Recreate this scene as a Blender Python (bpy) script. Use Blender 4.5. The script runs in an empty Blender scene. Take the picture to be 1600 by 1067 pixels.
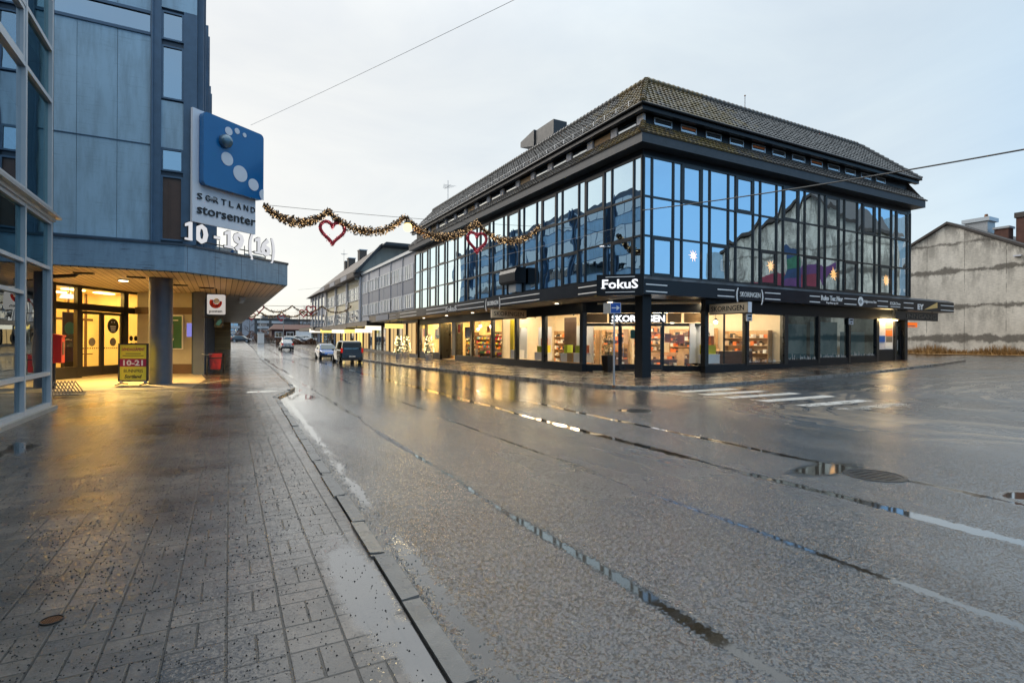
import bpy, bmesh, math, random
from mathutils import Vector, Matrix
R = math.radians
random.seed(7)
SC = bpy.context.scene
COL = SC.collection

# ------------------------------------------------------------------ camera
cd = bpy.data.cameras.new('camera'); cam = bpy.data.objects.new('camera', cd); COL.objects.link(cam)
cd.sensor_width = 36; cd.lens = 844.5 / 1600 * 36
cd.clip_start = 0.05; cd.clip_end = 5000
cam.matrix_world = (Matrix.Translation((0, 0, 1.75)) @ Matrix.Rotation(R(-28.27), 4, 'Z')
                    @ Matrix.Rotation(R(90), 4, 'X') @ Matrix.Rotation(0.0055, 4, 'Z'))
SC.camera = cam
SC.view_settings.view_transform = 'Standard'
try: SC.view_settings.look = 'None'
except Exception: pass
SC.view_settings.gamma = 1
SC.view_settings.exposure = 1.05
SC.cycles.use_denoising = True
SC.cycles.max_bounces = 8
SC.cycles.transparent_max_bounces = 12
SC.cycles.sample_clamp_indirect = 3
SC.cycles.sample_clamp_direct = 5
SC.cycles.caustics_reflective = False
SC.cycles.caustics_refractive = False

# ------------------------------------------------------------------ node helper
class NT:
    def __init__(s, nt):
        s.nt = nt; s.n = nt.nodes; s.l = nt.links
    def node(s, typ, **kw):
        n = s.n.new(typ)
        for k, v in kw.items(): setattr(n, k, v)
        return n
    def put(s, sock, v):
        if isinstance(v, bpy.types.NodeSocket): s.l.new(v, sock)
        elif v is not None:
            if hasattr(sock.default_value, '__len__') and not hasattr(v, '__len__'): v = (v, v, v, 1)[:len(sock.default_value)]
            if hasattr(v, '__len__') and len(v) == 3 and len(sock.default_value) == 4: v = tuple(v) + (1,)
            sock.default_value = v
    def m(s, op, a, b=None, c=None, clamp=False):
        n = s.node('ShaderNodeMath', operation=op, use_clamp=clamp)
        for i, x in enumerate((a, b, c)):
            if x is not None: s.put(n.inputs[i], x)
        return n.outputs[0]
    def vm(s, op, a, b=None):
        n = s.node('ShaderNodeVectorMath', operation=op)
        s.put(n.inputs[0], a)
        if b is not None: s.put(n.inputs[1], b)
        return n.outputs[1] if op in ('DOT_PRODUCT', 'LENGTH') else n.outputs[0]
    def mix(s, f, a, b):
        n = s.node('ShaderNodeMix', data_type='RGBA')
        s.put(n.inputs[0], f); s.put(n.inputs[6], a); s.put(n.inputs[7], b)
        return n.outputs[2]
    def mul(s, a, b):
        n = s.node('ShaderNodeMix', data_type='RGBA', blend_type='MULTIPLY')
        n.inputs[0].default_value = 1; s.put(n.inputs[6], a); s.put(n.inputs[7], b)
        return n.outputs[2]
    def mr(s, v, a, b, c=0.0, d=1.0, smooth=True):
        n = s.node('ShaderNodeMapRange', interpolation_type='SMOOTHSTEP' if smooth else 'LINEAR')
        for i, x in enumerate((v, a, b, c, d)): s.put(n.inputs[i], x)
        return n.outputs[0]
    def noise(s, vec, scale, detail=3, rough=.5, dist=0, color=False):
        n = s.node('ShaderNodeTexNoise')
        s.put(n.inputs['Vector'], vec); n.inputs['Scale'].default_value = scale
        n.inputs['Detail'].default_value = detail; n.inputs['Roughness'].default_value = rough
        n.inputs['Distortion'].default_value = dist
        return n.outputs['Color' if color else 'Fac']
    def vor(s, vec, scale, out='Distance', feature='F1'):
        n = s.node('ShaderNodeTexVoronoi', feature=feature)
        s.put(n.inputs['Vector'], vec); n.inputs['Scale'].default_value = scale
        return n.outputs[out]
    def sep(s, v):
        n = s.node('ShaderNodeSeparateXYZ'); s.put(n.inputs[0], v); return n.outputs
    def comb(s, x, y, z):
        n = s.node('ShaderNodeCombineXYZ')
        for i, a in enumerate((x, y, z)): s.put(n.inputs[i], a)
        return n.outputs[0]
    def ramp(s, f, stops):
        n = s.node('ShaderNodeValToRGB'); s.put(n.inputs[0], f)
        el = n.color_ramp.elements
        while len(el) < len(stops): el.new(.5)
        for e, (p, c) in zip(el, stops): e.position = p; e.color = tuple(c) + (1,)
        return n.outputs[0]
    def bump(s, h, strength=.3, dist=.01, normal=None):
        n = s.node('ShaderNodeBump'); s.put(n.inputs['Height'], h)
        s.put(n.inputs['Strength'], strength); n.inputs['Distance'].default_value = dist
        if normal is not None: s.put(n.inputs['Normal'], normal)
        return n.outputs[0]
    def pos(s): return s.node('ShaderNodeNewGeometry').outputs['Position']

# ------------------------------------------------------------------ world: high overcast at dusk, bluer to the south-east
SUN_EL, SUN_AZ = R(14), R(-25)          # azimuth from +Y (street), negative = left of the street
w = bpy.data.worlds.new('World'); SC.world = w; w.use_nodes = True
T = NT(w.node_tree); T.n.clear()
dirv = T.node('ShaderNodeTexCoord').outputs['Generated']
dx, dy, dz = T.sep(dirv)
east = T.m('ADD', T.m('MULTIPLY', dx, .88), T.m('MULTIPLY', dy, -.47))     # -1 north-west .. 1 south-east
el = T.m('MAXIMUM', dz, 0.0)
warp = T.noise(T.vm('MULTIPLY', dirv, (1, 1, 3.0)), 1.6, 4, .55)
fb = T.mr(T.m('ADD', east, T.m('MULTIPLY', T.m('SUBTRACT', warp, .5), .5)), -.62, .95)
lowblue = T.m('MULTIPLY', T.mr(el, .0, .33, 1.0, 0.0), .55)
fb2 = T.m('MAXIMUM', fb, T.m('MULTIPLY', lowblue, T.mr(east, -.9, .2, 1.0, .45)))
skycol = T.mix(fb2, (.42, .424, .42), (.325, .388, .435))
warm = T.m('MULTIPLY', T.mr(T.m('ADD', T.m('MULTIPLY', dx, -.28), T.m('MULTIPLY', dy, .96)), .55, 1.0), T.mr(el, .62, .05))
skycol = T.mix(T.m('MULTIPLY', warm, .4), skycol, (.45, .42, .38))
south = T.mr(T.m('ADD', T.m('MULTIPLY', dx, .5), T.m('MULTIPLY', dy, -.87)), .0, .62)      # clearer, bluer sky low in the south
skycol = T.mix(T.m('MULTIPLY', south, T.mr(el, .75, .2)), skycol, (.135, .285, .47))
cl = T.noise(T.vm('MULTIPLY', dirv, (1, 1, 2.6)), 1.9, 6, .58, .6)
skycol = T.mul(skycol, T.mix(cl, (.74, .78, .86), (1.26, 1.22, 1.13)))
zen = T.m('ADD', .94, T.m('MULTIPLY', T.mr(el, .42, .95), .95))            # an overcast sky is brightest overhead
sk = T.node('ShaderNodeTexSky', sky_type='NISHITA'); sk.sun_disc = False
sk.sun_elevation = SUN_EL; sk.sun_rotation = SUN_AZ
mixed = T.node('ShaderNodeMix', data_type='RGBA', blend_type='ADD'); mixed.inputs[0].default_value = 1
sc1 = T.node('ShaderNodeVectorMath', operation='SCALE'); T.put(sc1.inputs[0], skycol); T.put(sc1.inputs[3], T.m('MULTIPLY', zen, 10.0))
sc2 = T.node('ShaderNodeVectorMath', operation='SCALE'); T.put(sc2.inputs[0], sk.outputs[0]); sc2.inputs[3].default_value = .10
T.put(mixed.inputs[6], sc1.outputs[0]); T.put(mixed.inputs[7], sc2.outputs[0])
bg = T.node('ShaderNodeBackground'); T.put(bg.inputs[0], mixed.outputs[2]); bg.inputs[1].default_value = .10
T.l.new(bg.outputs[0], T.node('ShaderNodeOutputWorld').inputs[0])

sd = bpy.data.lights.new('sun', 'SUN'); sd.energy = .7; sd.angle = R(22); sd.color = (1, .93, .84)
so = bpy.data.objects.new('sun', sd); COL.objects.link(so)
so.rotation_euler = Vector((-math.sin(SUN_AZ) * math.cos(SUN_EL), -math.cos(SUN_AZ) * math.cos(SUN_EL), -math.sin(R(38)))).to_track_quat('-Z', 'Y').to_euler()

# ------------------------------------------------------------------ materials
MATS = {}
def newmat(name):
    m = bpy.data.materials.new(name); m.use_nodes = True
    t = NT(m.node_tree); t.n.clear()
    out = t.node('ShaderNodeOutputMaterial')
    MATS[name] = m
    return m, t, out
def principled(t, out, **kw):
    b = t.node('ShaderNodeBsdfPrincipled')
    for k, v in kw.items(): t.put(b.inputs[k.replace('_', ' ')], v)
    t.l.new(b.outputs[0], out.inputs[0])
    return b
def simple(name, col, rough=.5, metal=0.0, var=.12, scale=3.0, bump=0.0, bscale=40, spec=.5, streak=False, coat=0):
    m, t, out = newmat(name)
    p = t.pos()
    pv = t.vm('MULTIPLY', p, (1, 1, .25)) if streak else p
    n = t.noise(pv, scale, 5, .6)
    c = t.mul(col, t.mix(n, (1 - var * 1.6,) * 3, (1 + var * 1.3,) * 3))
    kw = dict(Base_Color=c, Roughness=t.m('ADD', rough, t.m('MULTIPLY', t.m('SUBTRACT', n, .5), .18), clamp=True), Metallic=metal)
    if bump: kw['Normal'] = t.bump(t.noise(p, bscale, 4), bump, .01)
    b = principled(t, out, **kw); b.inputs['Specular IOR Level'].default_value = spec
    b.inputs['Coat Weight'].default_value = coat
    return m
def emit(name, col, s):
    m, t, out = newmat(name)
    e = t.node('ShaderNodeEmission'); t.put(e.inputs[0], col); e.inputs[1].default_value = s
    t.l.new(e.outputs[0], out.inputs[0]); return m
def glass(name, tint=(.94, .96, .95), ior=1.5, boost=1.0, base=0.0, gcol=(1, 1, 1), rough=0.0, wav=0.0, wsc=.6):
    """thin pane: reflection over a tinted clear sheet"""
    m, t, out = newmat(name)
    tr = t.node('ShaderNodeBsdfTransparent'); t.put(tr.inputs[0], tint)
    g = t.node('ShaderNodeBsdfGlossy'); t.put(g.inputs[0], gcol); g.inputs['Roughness'].default_value = rough
    geo = t.node('ShaderNodeNewGeometry'); cs = t.m('ABSOLUTE', t.vm('DOT_PRODUCT', geo.outputs['Normal'], geo.outputs['Incoming']))
    f0 = ((ior - 1) / (ior + 1)) ** 2; f = t.m('ADD', f0, t.m('MULTIPLY', t.m('POWER', t.m('SUBTRACT', 1.0, cs, clamp=True), 5.0), 1 - f0))
    if wav:
        nb = t.bump(t.noise(t.pos(), wsc, 2, .4), 1.0, wav)
        t.put(g.inputs['Normal'], nb)
    fac = t.m('ADD', base, t.m('MULTIPLY', f, boost * (1 - base)), clamp=True)
    mx = t.node('ShaderNodeMixShader'); t.put(mx.inputs[0], fac)
    t.l.new(tr.outputs[0], mx.inputs[1]); t.l.new(g.outputs[0], mx.inputs[2])
    t.l.new(mx.outputs[0], out.inputs[0]); return m

# ---- wet road
m, t, out = newmat('wet_asphalt')
p = t.pos(); X, Y, Z = t.sep(p)
g1 = t.noise(p, 110, 2, .7); g2 = t.noise(p, 48, 3, .7); mid = t.noise(p, 2.2, 4, .6); big = t.noise(p, .22, 4, .55)
lane = t.noise(t.comb(t.m('MULTIPLY', X, 1.6), t.m('MULTIPLY', Y, .035), 0.0), 1.0, 3, .5)
brk = t.noise(t.comb(t.m('MULTIPLY', X, .9), t.m('MULTIPLY', Y, .28), 3.0), 1.0, 4, .6)
edge = t.noise(p, 4.5, 5, .72); fedge = t.noise(p, 26, 3, .7)
wig = t.m('MULTIPLY', t.m('SUBTRACT', t.noise(t.comb(0.0, t.m('MULTIPLY', Y, .16), 0.0), 1.0, 2, .5), .5), .55)
mask = None
drift = t.m('MULTIPLY', Y, .018)
onroad = t.m('MULTIPLY', t.m('LESS_THAN', X, 8.9), 1.0)
for x0, wd in ((2.62, .05), (4.5, .04), (6.42, .085), (8.0, .065)):
    d = t.m('ABSOLUTE', t.m('SUBTRACT', t.m('SUBTRACT', t.m('ADD', X, wig), drift), x0))
    wid = t.m('MULTIPLY', t.mr(brk, .30, .56, .1, 1.7), wd)
    wid = t.m('ADD', wid, t.m('MULTIPLY', t.m('SUBTRACT', edge, .5), wd * 3.2)); wid = t.m('ADD', wid, t.m('MULTIPLY', t.m('SUBTRACT', fedge, .5), .17))
    b = t.m('SUBTRACT', 1.0, t.mr(t.m('SUBTRACT', d, wid), -.05, .035))
    mask = b if mask is None else t.m('MAXIMUM', mask, b)
# gutter water along the left kerb, and a few pools
kx = t.m('ADD', 1.15, t.m('MULTIPLY', t.m('MINIMUM', t.m('MAXIMUM', t.m('SUBTRACT', Y, 2.5), 0.0), 16.0), .0275)); kx = t.m('ADD', kx, t.m('ADD', t.mr(Y, 18.0, 21.4, 0.0, .78), t.m('MULTIPLY', t.m('MAXIMUM', t.m('SUBTRACT', Y, 21.4), 0.0), .0125)))
gritband = t.mr(t.m('ADD', t.m('SUBTRACT', X, kx), t.m('MULTIPLY', t.m('SUBTRACT', edge, .5), .16)), .05, .13, 1, 0)
gd = t.m('ABSOLUTE', t.m('SUBTRACT', X, t.m('ADD', kx, .21))); gd = t.m('ADD', gd, t.m('ADD', t.m('MULTIPLY', t.m('SUBTRACT', fedge, .5), .26), t.m('MULTIPLY', t.m('SUBTRACT', edge, .5), .26)))
gut = t.m('MULTIPLY', t.m('SUBTRACT', 1.0, t.mr(gd, .035, .08)), t.mr(t.noise(t.comb(X, t.m('MULTIPLY', Y, .35), 9.0), 1.4, 4, .65), .34, .5))
mask = t.m('MAXIMUM', mask, gut)
def pool(cx, cy, rx, ry, amp=.9):
    q = t.vm('LENGTH', t.comb(t.m('DIVIDE', t.m('SUBTRACT', X, cx), rx), t.m('DIVIDE', t.m('SUBTRACT', Y, cy), ry), 0.0))
    q = t.m('ADD', q, t.m('MULTIPLY', t.m('SUBTRACT', edge, .5), amp))
    return t.m('SUBTRACT', 1.0, t.mr(q, .5, 1.0))
for c in ((8.55, 2.85, .45, .2), (7.75, 4.75, .95, .4), (2.2, 18.6, .7, 1.6), (15.5, 15.2, 1.6, .28), (9.6, 11.3, .5, .3)):
    mask = t.m('MAXIMUM', mask, pool(*c))
wet = t.mr(big, .36, .66)
far_wet = t.mr(t.m('MAXIMUM', Y, t.m('SUBTRACT', X, 1.0)), 4.0, 17.0)
rough = t.m('ADD', t.m('MULTIPLY', wet, -.12), .33)
rough = t.m('ADD', rough, t.m('MULTIPLY', lane, -.14))
rough = t.m('SUBTRACT', rough, t.m('MULTIPLY', far_wet, .13))
rough = t.m('MULTIPLY', rough, t.m('SUBTRACT', 1.0, mask))
rough = t.m('ADD', t.m('MAXIMUM', rough, 0.0), .03)
side = t.m('MULTIPLY', t.mr(X, 9.5, 16.5), t.mr(Y, 24, 17))
rough = t.m('ADD', rough, t.m('MULTIPLY', side, .16))
film = t.mr(t.noise(t.comb(t.m('MULTIPLY', X, .8), t.m('MULTIPLY', Y, .3), 5.0), 1.1, 5, .65), .36, .60, .45, 1.25)
# mud arcs left by turning cars on the side street
q = t.m('ADD', t.vm('LENGTH', t.comb(t.m('DIVIDE', t.m('SUBTRACT', X, 24.5), 2.4), t.m('SUBTRACT', Y, 7.0), 0.0)), t.m('MULTIPLY', t.m('SUBTRACT', t.noise(p, .28, 3, .6), .5), 2.2))
rings = t.noise(t.comb(t.m('MULTIPLY', q, 2.1), t.m('MULTIPLY', t.m('ARCTAN2', t.m('SUBTRACT', Y, 6.5), t.m('SUBTRACT', X, 24.0)), .5), 0.0), 1.0, 4, .7)
mudz = t.m('MULTIPLY', t.mr(q, .6, 1.6), t.mr(q, 5.0, 6.4, 1, 0))
mud = t.m('MULTIPLY', t.m('MULTIPLY', t.mr(rings, .50, .60), t.mr(t.noise(p, 1.1, 5, .7), .28, .5)), mudz); rough = t.m('ADD', rough, t.m('MULTIPLY', mud, .16))
stone = t.vor(p, 88, 'Color')
sv = t.sep(stone)[0]
col = t.mix(sv, (.003, .0032, .004), (.052, .056, .062))
col = t.mul(col, t.mix(mid, (.75, .75, .76), (1.25, 1.24, 1.22)))
col = t.mul(col, t.mix(lane, (.45, .45, .46), (1.6, 1.59, 1.56)))
col = t.mix(t.m('MULTIPLY', mud, .85), col, (.17, .125, .075))
crk = t.vor(t.vm('ADD', p, t.vm('MULTIPLY', t.node('ShaderNodeTexNoise').outputs['Color'], (.9, .9, 0))), .16, 'Distance', 'DISTANCE_TO_EDGE')
col = t.mix(t.m('MULTIPLY', t.mr(crk, .002, .006, 1, 0), t.mr(big, .45, .55)), col, (.012, .012, .012))
col = t.mix(t.m('MULTIPLY', gritband, .8), col, (.030, .024, .017))
patch = t.sep(t.vor(t.vm('MULTIPLY', p, (.22, .07, 0)), 1.0, 'Color'))[0]
col = t.mul(col, t.mix(patch, (.5, .5, .51), (1.5, 1.49, 1.46)))
col = t.mix(t.m('MULTIPLY', mask, .8), col, (.055, .042, .026))
dry = t.m('SUBTRACT', 1.0, mask)
groove = t.node('ShaderNodeTexWave', wave_type='BANDS', bands_direction='X'); t.put(groove.inputs['Vector'], t.vm('MULTIPLY', p, (1, .04, 0))); groove.inputs['Scale'].default_value = 5.2; groove.inputs['Distortion'].default_value = 2.5; groove.inputs['Detail'].default_value = 2
gm = t.m('MULTIPLY', t.mr(X, 2.3, 2.9, 1, 0), t.mr(t.noise(p, .9, 3), .4, .6))
h = t.m('ADD', t.m('ADD', t.m('MULTIPLY', g1, .45), t.m('MULTIPLY', g2, .7)), t.m('MULTIPLY', t.m('MULTIPLY', groove.outputs['Fac'], gm), .35))
nrm = t.bump(h, t.m('MULTIPLY', dry, t.m('SUBTRACT', .75, t.m('MULTIPLY', far_wet, .69))), .03)
b = principled(t, out, Base_Color=col, Roughness=rough, Normal=nrm); t.put(b.inputs['IOR'], t.m('SUBTRACT', 1.8, t.m('MULTIPLY', mask, .4)))
t.put(b.inputs['Coat Weight'], t.m('SUBTRACT', .9, t.m('MULTIPLY', side, .55))); t.put(b.inputs['Coat Roughness'], t.m('ADD', t.m('MULTIPLY', mask, .05), t.m('MULTIPLY', dry, t.m('ADD', t.m('ADD', .07, t.m('MULTIPLY', lane, .10)), t.m('MULTIPLY', side, .22))))); b.inputs['Coat IOR'].default_value = 1.85
fac = t.node('ShaderNodeVectorMath', operation='SCALE'); t.put(fac.inputs[0], t.vm('ADD', t.vm('MULTIPLY', t.vm('SUBTRACT', t.vor(p, 88, 'Color'), (.5, .5, .5)), (.95, .95, .95)), t.vm('MULTIPLY', t.vm('SUBTRACT', t.noise(p, 24, 3, .7, 0, True), (.5, .5, .5)), (.8, .8, .8)))); t.put(fac.inputs[3], t.m('MULTIPLY', film, t.m('MULTIPLY', dry, t.m('SUBTRACT', .85, t.m('MULTIPLY', far_wet, .79)))))
t.put(b.inputs['Coat Normal'], t.vm('NORMALIZE', t.vm('ADD', t.node('ShaderNodeNewGeometry').outputs['Normal'], t.vm('MULTIPLY', fac.outputs[0], (1, 1, .3)))))

# ---- wet concrete pavers
def pavers(name, tone, grit=1.0, cell=.29, puddles=True):
    m, t, out = newmat(name)
    p = t.pos(); X, Y, Z = t.sep(p)
    Xs = t.m('SUBTRACT', X, t.m('MULTIPLY', Y, .012))
    u = t.m('DIVIDE', t.m('ADD', Xs, 40), cell); v = t.m('DIVIDE', t.m('ADD', Y, 60), cell)
    fx = t.m('FRACT', u); fy = t.m('FRACT', v)
    chk = t.m('MODULO', t.m('ADD', t.m('FLOOR', u), t.m('FLOOR', v)), 2.0)
    ex = t.m('MINIMUM', fx, t.m('SUBTRACT', 1.0, fx)); ey = t.m('MINIMUM', fy, t.m('SUBTRACT', 1.0, fy))
    mx = t.m('ABSOLUTE', t.m('SUBTRACT', fx, .5)); my = t.m('ABSOLUTE', t.m('SUBTRACT', fy, .5))
    mid = t.m('ADD', t.m('MULTIPLY', chk, mx), t.m('MULTIPLY', t.m('SUBTRACT', 1.0, chk), my))
    jn = t.noise(p, 7, 4, .6)
    ey = t.m('ADD', ey, t.m('MULTIPLY', t.mr(t.noise(p, 2.1, 3), .5, .62), .012)); mid = t.m('ADD', mid, t.m('MULTIPLY', t.mr(t.noise(p, 2.7, 3), .5, .62), .014))
    d = t.m('MULTIPLY', t.m('MINIMUM', t.m('MINIMUM', ex, ey), mid), cell)
    d = t.m('ADD', d, t.m('MULTIPLY', t.m('SUBTRACT', t.noise(p, 60, 2), .5), .006))
    joint = t.m('MULTIPLY', t.mr(d, .0045, .0105, 1, 0), t.mr(jn, .12, .32))
    wn = t.node('ShaderNodeTexWhiteNoise', noise_dimensions='2D')
    t.put(wn.inputs['Vector'], t.comb(t.m('FLOOR', t.m('MULTIPLY', u, 1.0)), t.m('FLOOR', t.m('ADD', t.m('MULTIPLY', v, 2.0), .0)), 0.0))
    big = t.noise(p, .55, 4, .6); fine = t.noise(p, 120, 3, .6); midn = t.noise(p, 5, 4, .65)
    wetz = t.mr(big, .42, .6)
    sp = t.vor(p, 46); spn = t.noise(p, 14, 2)
    speck = t.m('MULTIPLY', t.mr(sp, .12, .24, 1, 0), t.mr(spn, .40, .55)) if grit else 0.0
    edge = t.m('ADD', t.noise(p, 5.5, 5, .7), t.m('MULTIPLY', t.m('SUBTRACT', t.noise(p, 30, 3, .7), .5), .4))
    c = t.mix(wn.outputs[0], tuple(a * .62 for a in tone), tuple(a * 1.25 for a in tone))
    red = t.mr(t.noise(p, .35, 3), .52, .62)
    c = t.mix(t.m('MULTIPLY', red, .5), c, (tone[0] * 1.05, tone[1] * .8, tone[2] * .66))
    c = t.mul(c, t.mix(midn, (.62, .62, .62), (1.3, 1.3, 1.3)))
    c = t.mul(c, t.mix(wetz, (1.15, 1.13, 1.1), (.62, .62, .64)))
    blot = t.mr(t.noise(p, 1.7, 6, .72), .40, .64)
    c = t.mul(c, t.mix(blot, (.42, .41, .40), (1.18, 1.17, 1.15)))
    c = t.mix(joint, c, (.012, .011, .009))
    if grit: c = t.mix(t.m('MULTIPLY', speck, .85 * grit), c, (.016, .016, .016))
    rough = t.m('ADD', t.m('MULTIPLY', wetz, -.24), .46)
    rough = t.m('ADD', rough, t.m('MULTIPLY', fine, .1))
    mask = 0.0
    if puddles:
        def pool(cx, cy, rx, ry, amp=1.0):
            q = t.vm('LENGTH', t.comb(t.m('DIVIDE', t.m('SUBTRACT', X, cx), rx), t.m('DIVIDE', t.m('SUBTRACT', Y, cy), ry), 0.0))
            q = t.m('ADD', q, t.m('MULTIPLY', t.m('SUBTRACT', edge, .5), amp))
            return t.m('SUBTRACT', 1.0, t.mr(q, .55, .98))
        mask = pool(.88, 4.0, .22, 1.25, .8)
        for cc in ((.98, 2.7, .14, 1.0), (1.1, 20.2, .9, .35), (-3.0, 11.2, .5, .9)):
            mask = t.m('MAXIMUM', mask, pool(*cc))
        rough = t.m('MULTIPLY', rough, t.m('SUBTRACT', 1.0, t.m('MULTIPLY', mask, .97)))
        c = t.mix(t.m('MULTIPLY', mask, .7), c, (.03, .028, .026))
    dry = t.m('SUBTRACT', 1.0, mask)
    h = t.m('ADD', t.m('ADD', t.m('MULTIPLY', joint, -1.0), t.m('MULTIPLY', fine, .28)), t.m('MULTIPLY', speck, .6))
    h = t.m('ADD', h, t.m('MULTIPLY', t.noise(p, 45, 3), .35))
    nrm = t.bump(h, t.m('MULTIPLY', dry, .5), .012)
    b = principled(t, out, Base_Color=c, Roughness=rough, Normal=nrm); t.put(b.inputs['IOR'], t.m('ADD', 1.7, t.m('MULTIPLY', mask, .8)))
    t.put(b.inputs['Coat Weight'], t.m('MULTIPLY', t.m('SUBTRACT', 1.0, t.m('MULTIPLY', t.m('MULTIPLY', joint, dry), .8)), t.m('SUBTRACT', .8, t.m('MULTIPLY', speck, .6)))); t.put(b.inputs['Coat Roughness'], t.m('ADD', .07, t.m('MULTIPLY', t.m('MULTIPLY', dry, midn), .14))); b.inputs['Coat IOR'].default_value = 1.75
    fac = t.node('ShaderNodeVectorMath', operation='SCALE'); t.put(fac.inputs[0], t.vm('SUBTRACT', t.vor(p, 85, 'Color'), (.5, .5, .5))); t.put(fac.inputs[3], t.m('MULTIPLY', dry, t.mr(Y, 6, 24, .22, .05)))
    t.put(b.inputs['Coat Normal'], t.vm('NORMALIZE', t.vm('ADD', t.node('ShaderNodeNewGeometry').outputs['Normal'], t.vm('MULTIPLY', fac.outputs[0], (1, 1, .3)))))
    return m
pavers('wet_pavers', (.105, .086, .070), 1.0, .31)
pavers('far_pavers', (.17, .125, .085), .0, .4, False)
simple('entrance_paving', (.33, .27, .19), .38, bump=.15, var=.18, scale=2)
simple('kerb_granite', (.20, .19, .178), .28, var=.5, scale=3.5, bump=.3, bscale=70)
simple('terrain_soil', (.12, .11, .095), .9, var=.3, scale=.3)
simple('lane_paint', (.62, .61, .57), .42, var=.45, scale=5, bump=.2)
simple('drain_stone', (.34, .32, .29), .4, var=.25, scale=4)
simple('cast_iron', (.05, .048, .045), .35, .6, var=.3, scale=12, bump=.4)
simple('rusty_iron', (.20, .10, .05), .5, .5, var=.4, scale=20, bump=.3)

# ---- buildings
def weathered(name, col, dark, seams=None):
    """painted panel with grime streaks and rubbed edges"""
    m, t, out = newmat(name); p = t.pos()
    n = t.noise(t.vm('MULTIPLY', p, (2.2, 2.2, .35)), 1.6, 6, .65); n2 = t.noise(p, .8, 4); n3 = t.noise(t.vm('MULTIPLY', p, (.6, .6, 7)), 2.5, 5, .75)
    c = t.mix(t.mr(n, .35, .75), col, tuple(a * .72 for a in col))
    c = t.mul(c, t.mix(n2, (.86,) * 3, (1.12,) * 3))
    if dark: c = t.mix(t.m('MULTIPLY', t.mr(n3, .56, .68), dark), c, (.05, .06, .08))
    principled(t, out, Base_Color=c, Roughness=t.mr(n, .3, .7, .38, .55), Normal=t.bump(t.m('ADD', n, t.m('MULTIPLY', n2, 3.0)), .12, .03))
    return m
weathered('blue_panel', (.34, .51, .65), .2)
weathered('blue_panel_pale', (.35, .52, .66), .18)
weathered('blue_fascia', (.22, .34, .46), .7)
simple('blue_trim', (.065, .125, .205), .45, var=.2)
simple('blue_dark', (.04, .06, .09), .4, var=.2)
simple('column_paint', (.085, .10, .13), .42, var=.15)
def boards(name, col, axis='D', pitch=.12):
    m, t, out = newmat(name); p = t.pos(); X, Y, Z = t.sep(p)
    a = {'D': t.m('SUBTRACT', t.m('MULTIPLY', X, .75), t.m('MULTIPLY', Y, .0)), 'X': X, 'Y': Y, 'Z': Z}[axis]
    f = t.m('FRACT', t.m('DIVIDE', t.m('ADD', a, 50), pitch))
    gap = t.m('LESS_THAN', f, .13)
    wn = t.node('ShaderNodeTexWhiteNoise', noise_dimensions='1D'); t.put(wn.inputs['W'], t.m('FLOOR', t.m('DIVIDE', t.m('ADD', a, 50), pitch)))
    c = t.mul(col, t.mix(wn.outputs[0], (.8,) * 3, (1.15,) * 3))
    c = t.mul(c, t.mix(t.noise(p, 4, 4), (.85,) * 3, (1.1,) * 3))
    c = t.mix(gap, c, tuple(x * .12 for x in col))
    principled(t, out, Base_Color=c, Roughness=.5, Normal=t.bump(gap, .6, -.01)); return m
boards('soffit_boards', (.46, .38, .28), 'X', .22)
boards('soffit_boards_street', (.58, .52, .43), 'Y', .2)
boards('end_wall_boards', (.42, .30, .14), 'Z', .15)
simple('dark_frame', (.018, .015, .013), .35, var=.2)
simple('black_panel', (.010, .012, .016), .36, var=.25, scale=1.2, spec=.25)
simple('black_fascia', (.009, .012, .019), .32, var=.3, scale=1.5, spec=.3)
simple('black_mullion', (.011, .013, .016), .3, var=.2)
simple('weathered_lead', (.030, .038, .05), .5, var=.5, scale=3, bump=.2, bscale=9)
simple('soffit_grey', (.16, .14, .115), .6, var=.2)
simple('white_post', (.62, .60, .62), .6, var=.15)
simple('white_paint', (.78, .79, .80), .45, var=.05)
simple('letter_white', (.80, .81, .82), .4, var=.03)
simple('letter_black', (.015, .015, .016), .4, var=.1)
simple('aluminium', (.50, .55, .60), .38, .55, var=.08)
simple('pale_aluminium', (.54, .56, .58), .42, .25, var=.08)
simple('galvanised', (.42, .44, .46), .42, .7, var=.2, scale=8)
simple('sign_white', (.74, .76, .82), .42, var=.06, scale=1)
simple('sign_blue', (.003, .12, .33), .16, var=.1, scale=.8, coat=.3)
simple('sign_dots', (.66, .69, .76), .35, var=.04)
simple('ball_blue', (.10, .19, .26), .15, .3, var=.1, coat=.5)
simple('dim_wall', (.045, .05, .055), .8)
simple('teal_wall', (.018, .05, .062), .8, var=.3, scale=.7)
simple('cream_render', (.76, .68, .50), .7, var=.1, streak=True)
simple('grey_render', (.54, .54, .57), .7, var=.12, scale=1, streak=True)
simple('grey_panel_dark', (.33, .34, .38), .6, var=.12)
simple('pale_gable', (.42, .41, .36), .8, var=.35, scale=.8, streak=True)
simple('roof_dark', (.07, .06, .055), .7, var=.3, scale=1)
simple('roof_brown', (.13, .105, .09), .7, var=.3, scale=1.2)
simple('roof_metal', (.018, .023, .03), .5, .0, var=.2)
simple('brick_red', (.12, .055, .042), .8, var=.35, scale=3)
simple('red_paint', (.50, .025, .018), .35, var=.1, coat=.3)
simple('red_wood', (.07, .028, .026), .7, var=.3)
simple('interior_cream', (.80, .66, .40), .7, var=.05)
simple('interior_white', (.80, .70, .53), .7, var=.04)
simple('interior_floor', (.36, .28, .19), .35, var=.15)
simple('wood', (.40, .25, .12), .5, var=.2, scale=5)
simple('dark_wood', (.09, .05, .035), .5, var=.25)
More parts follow.
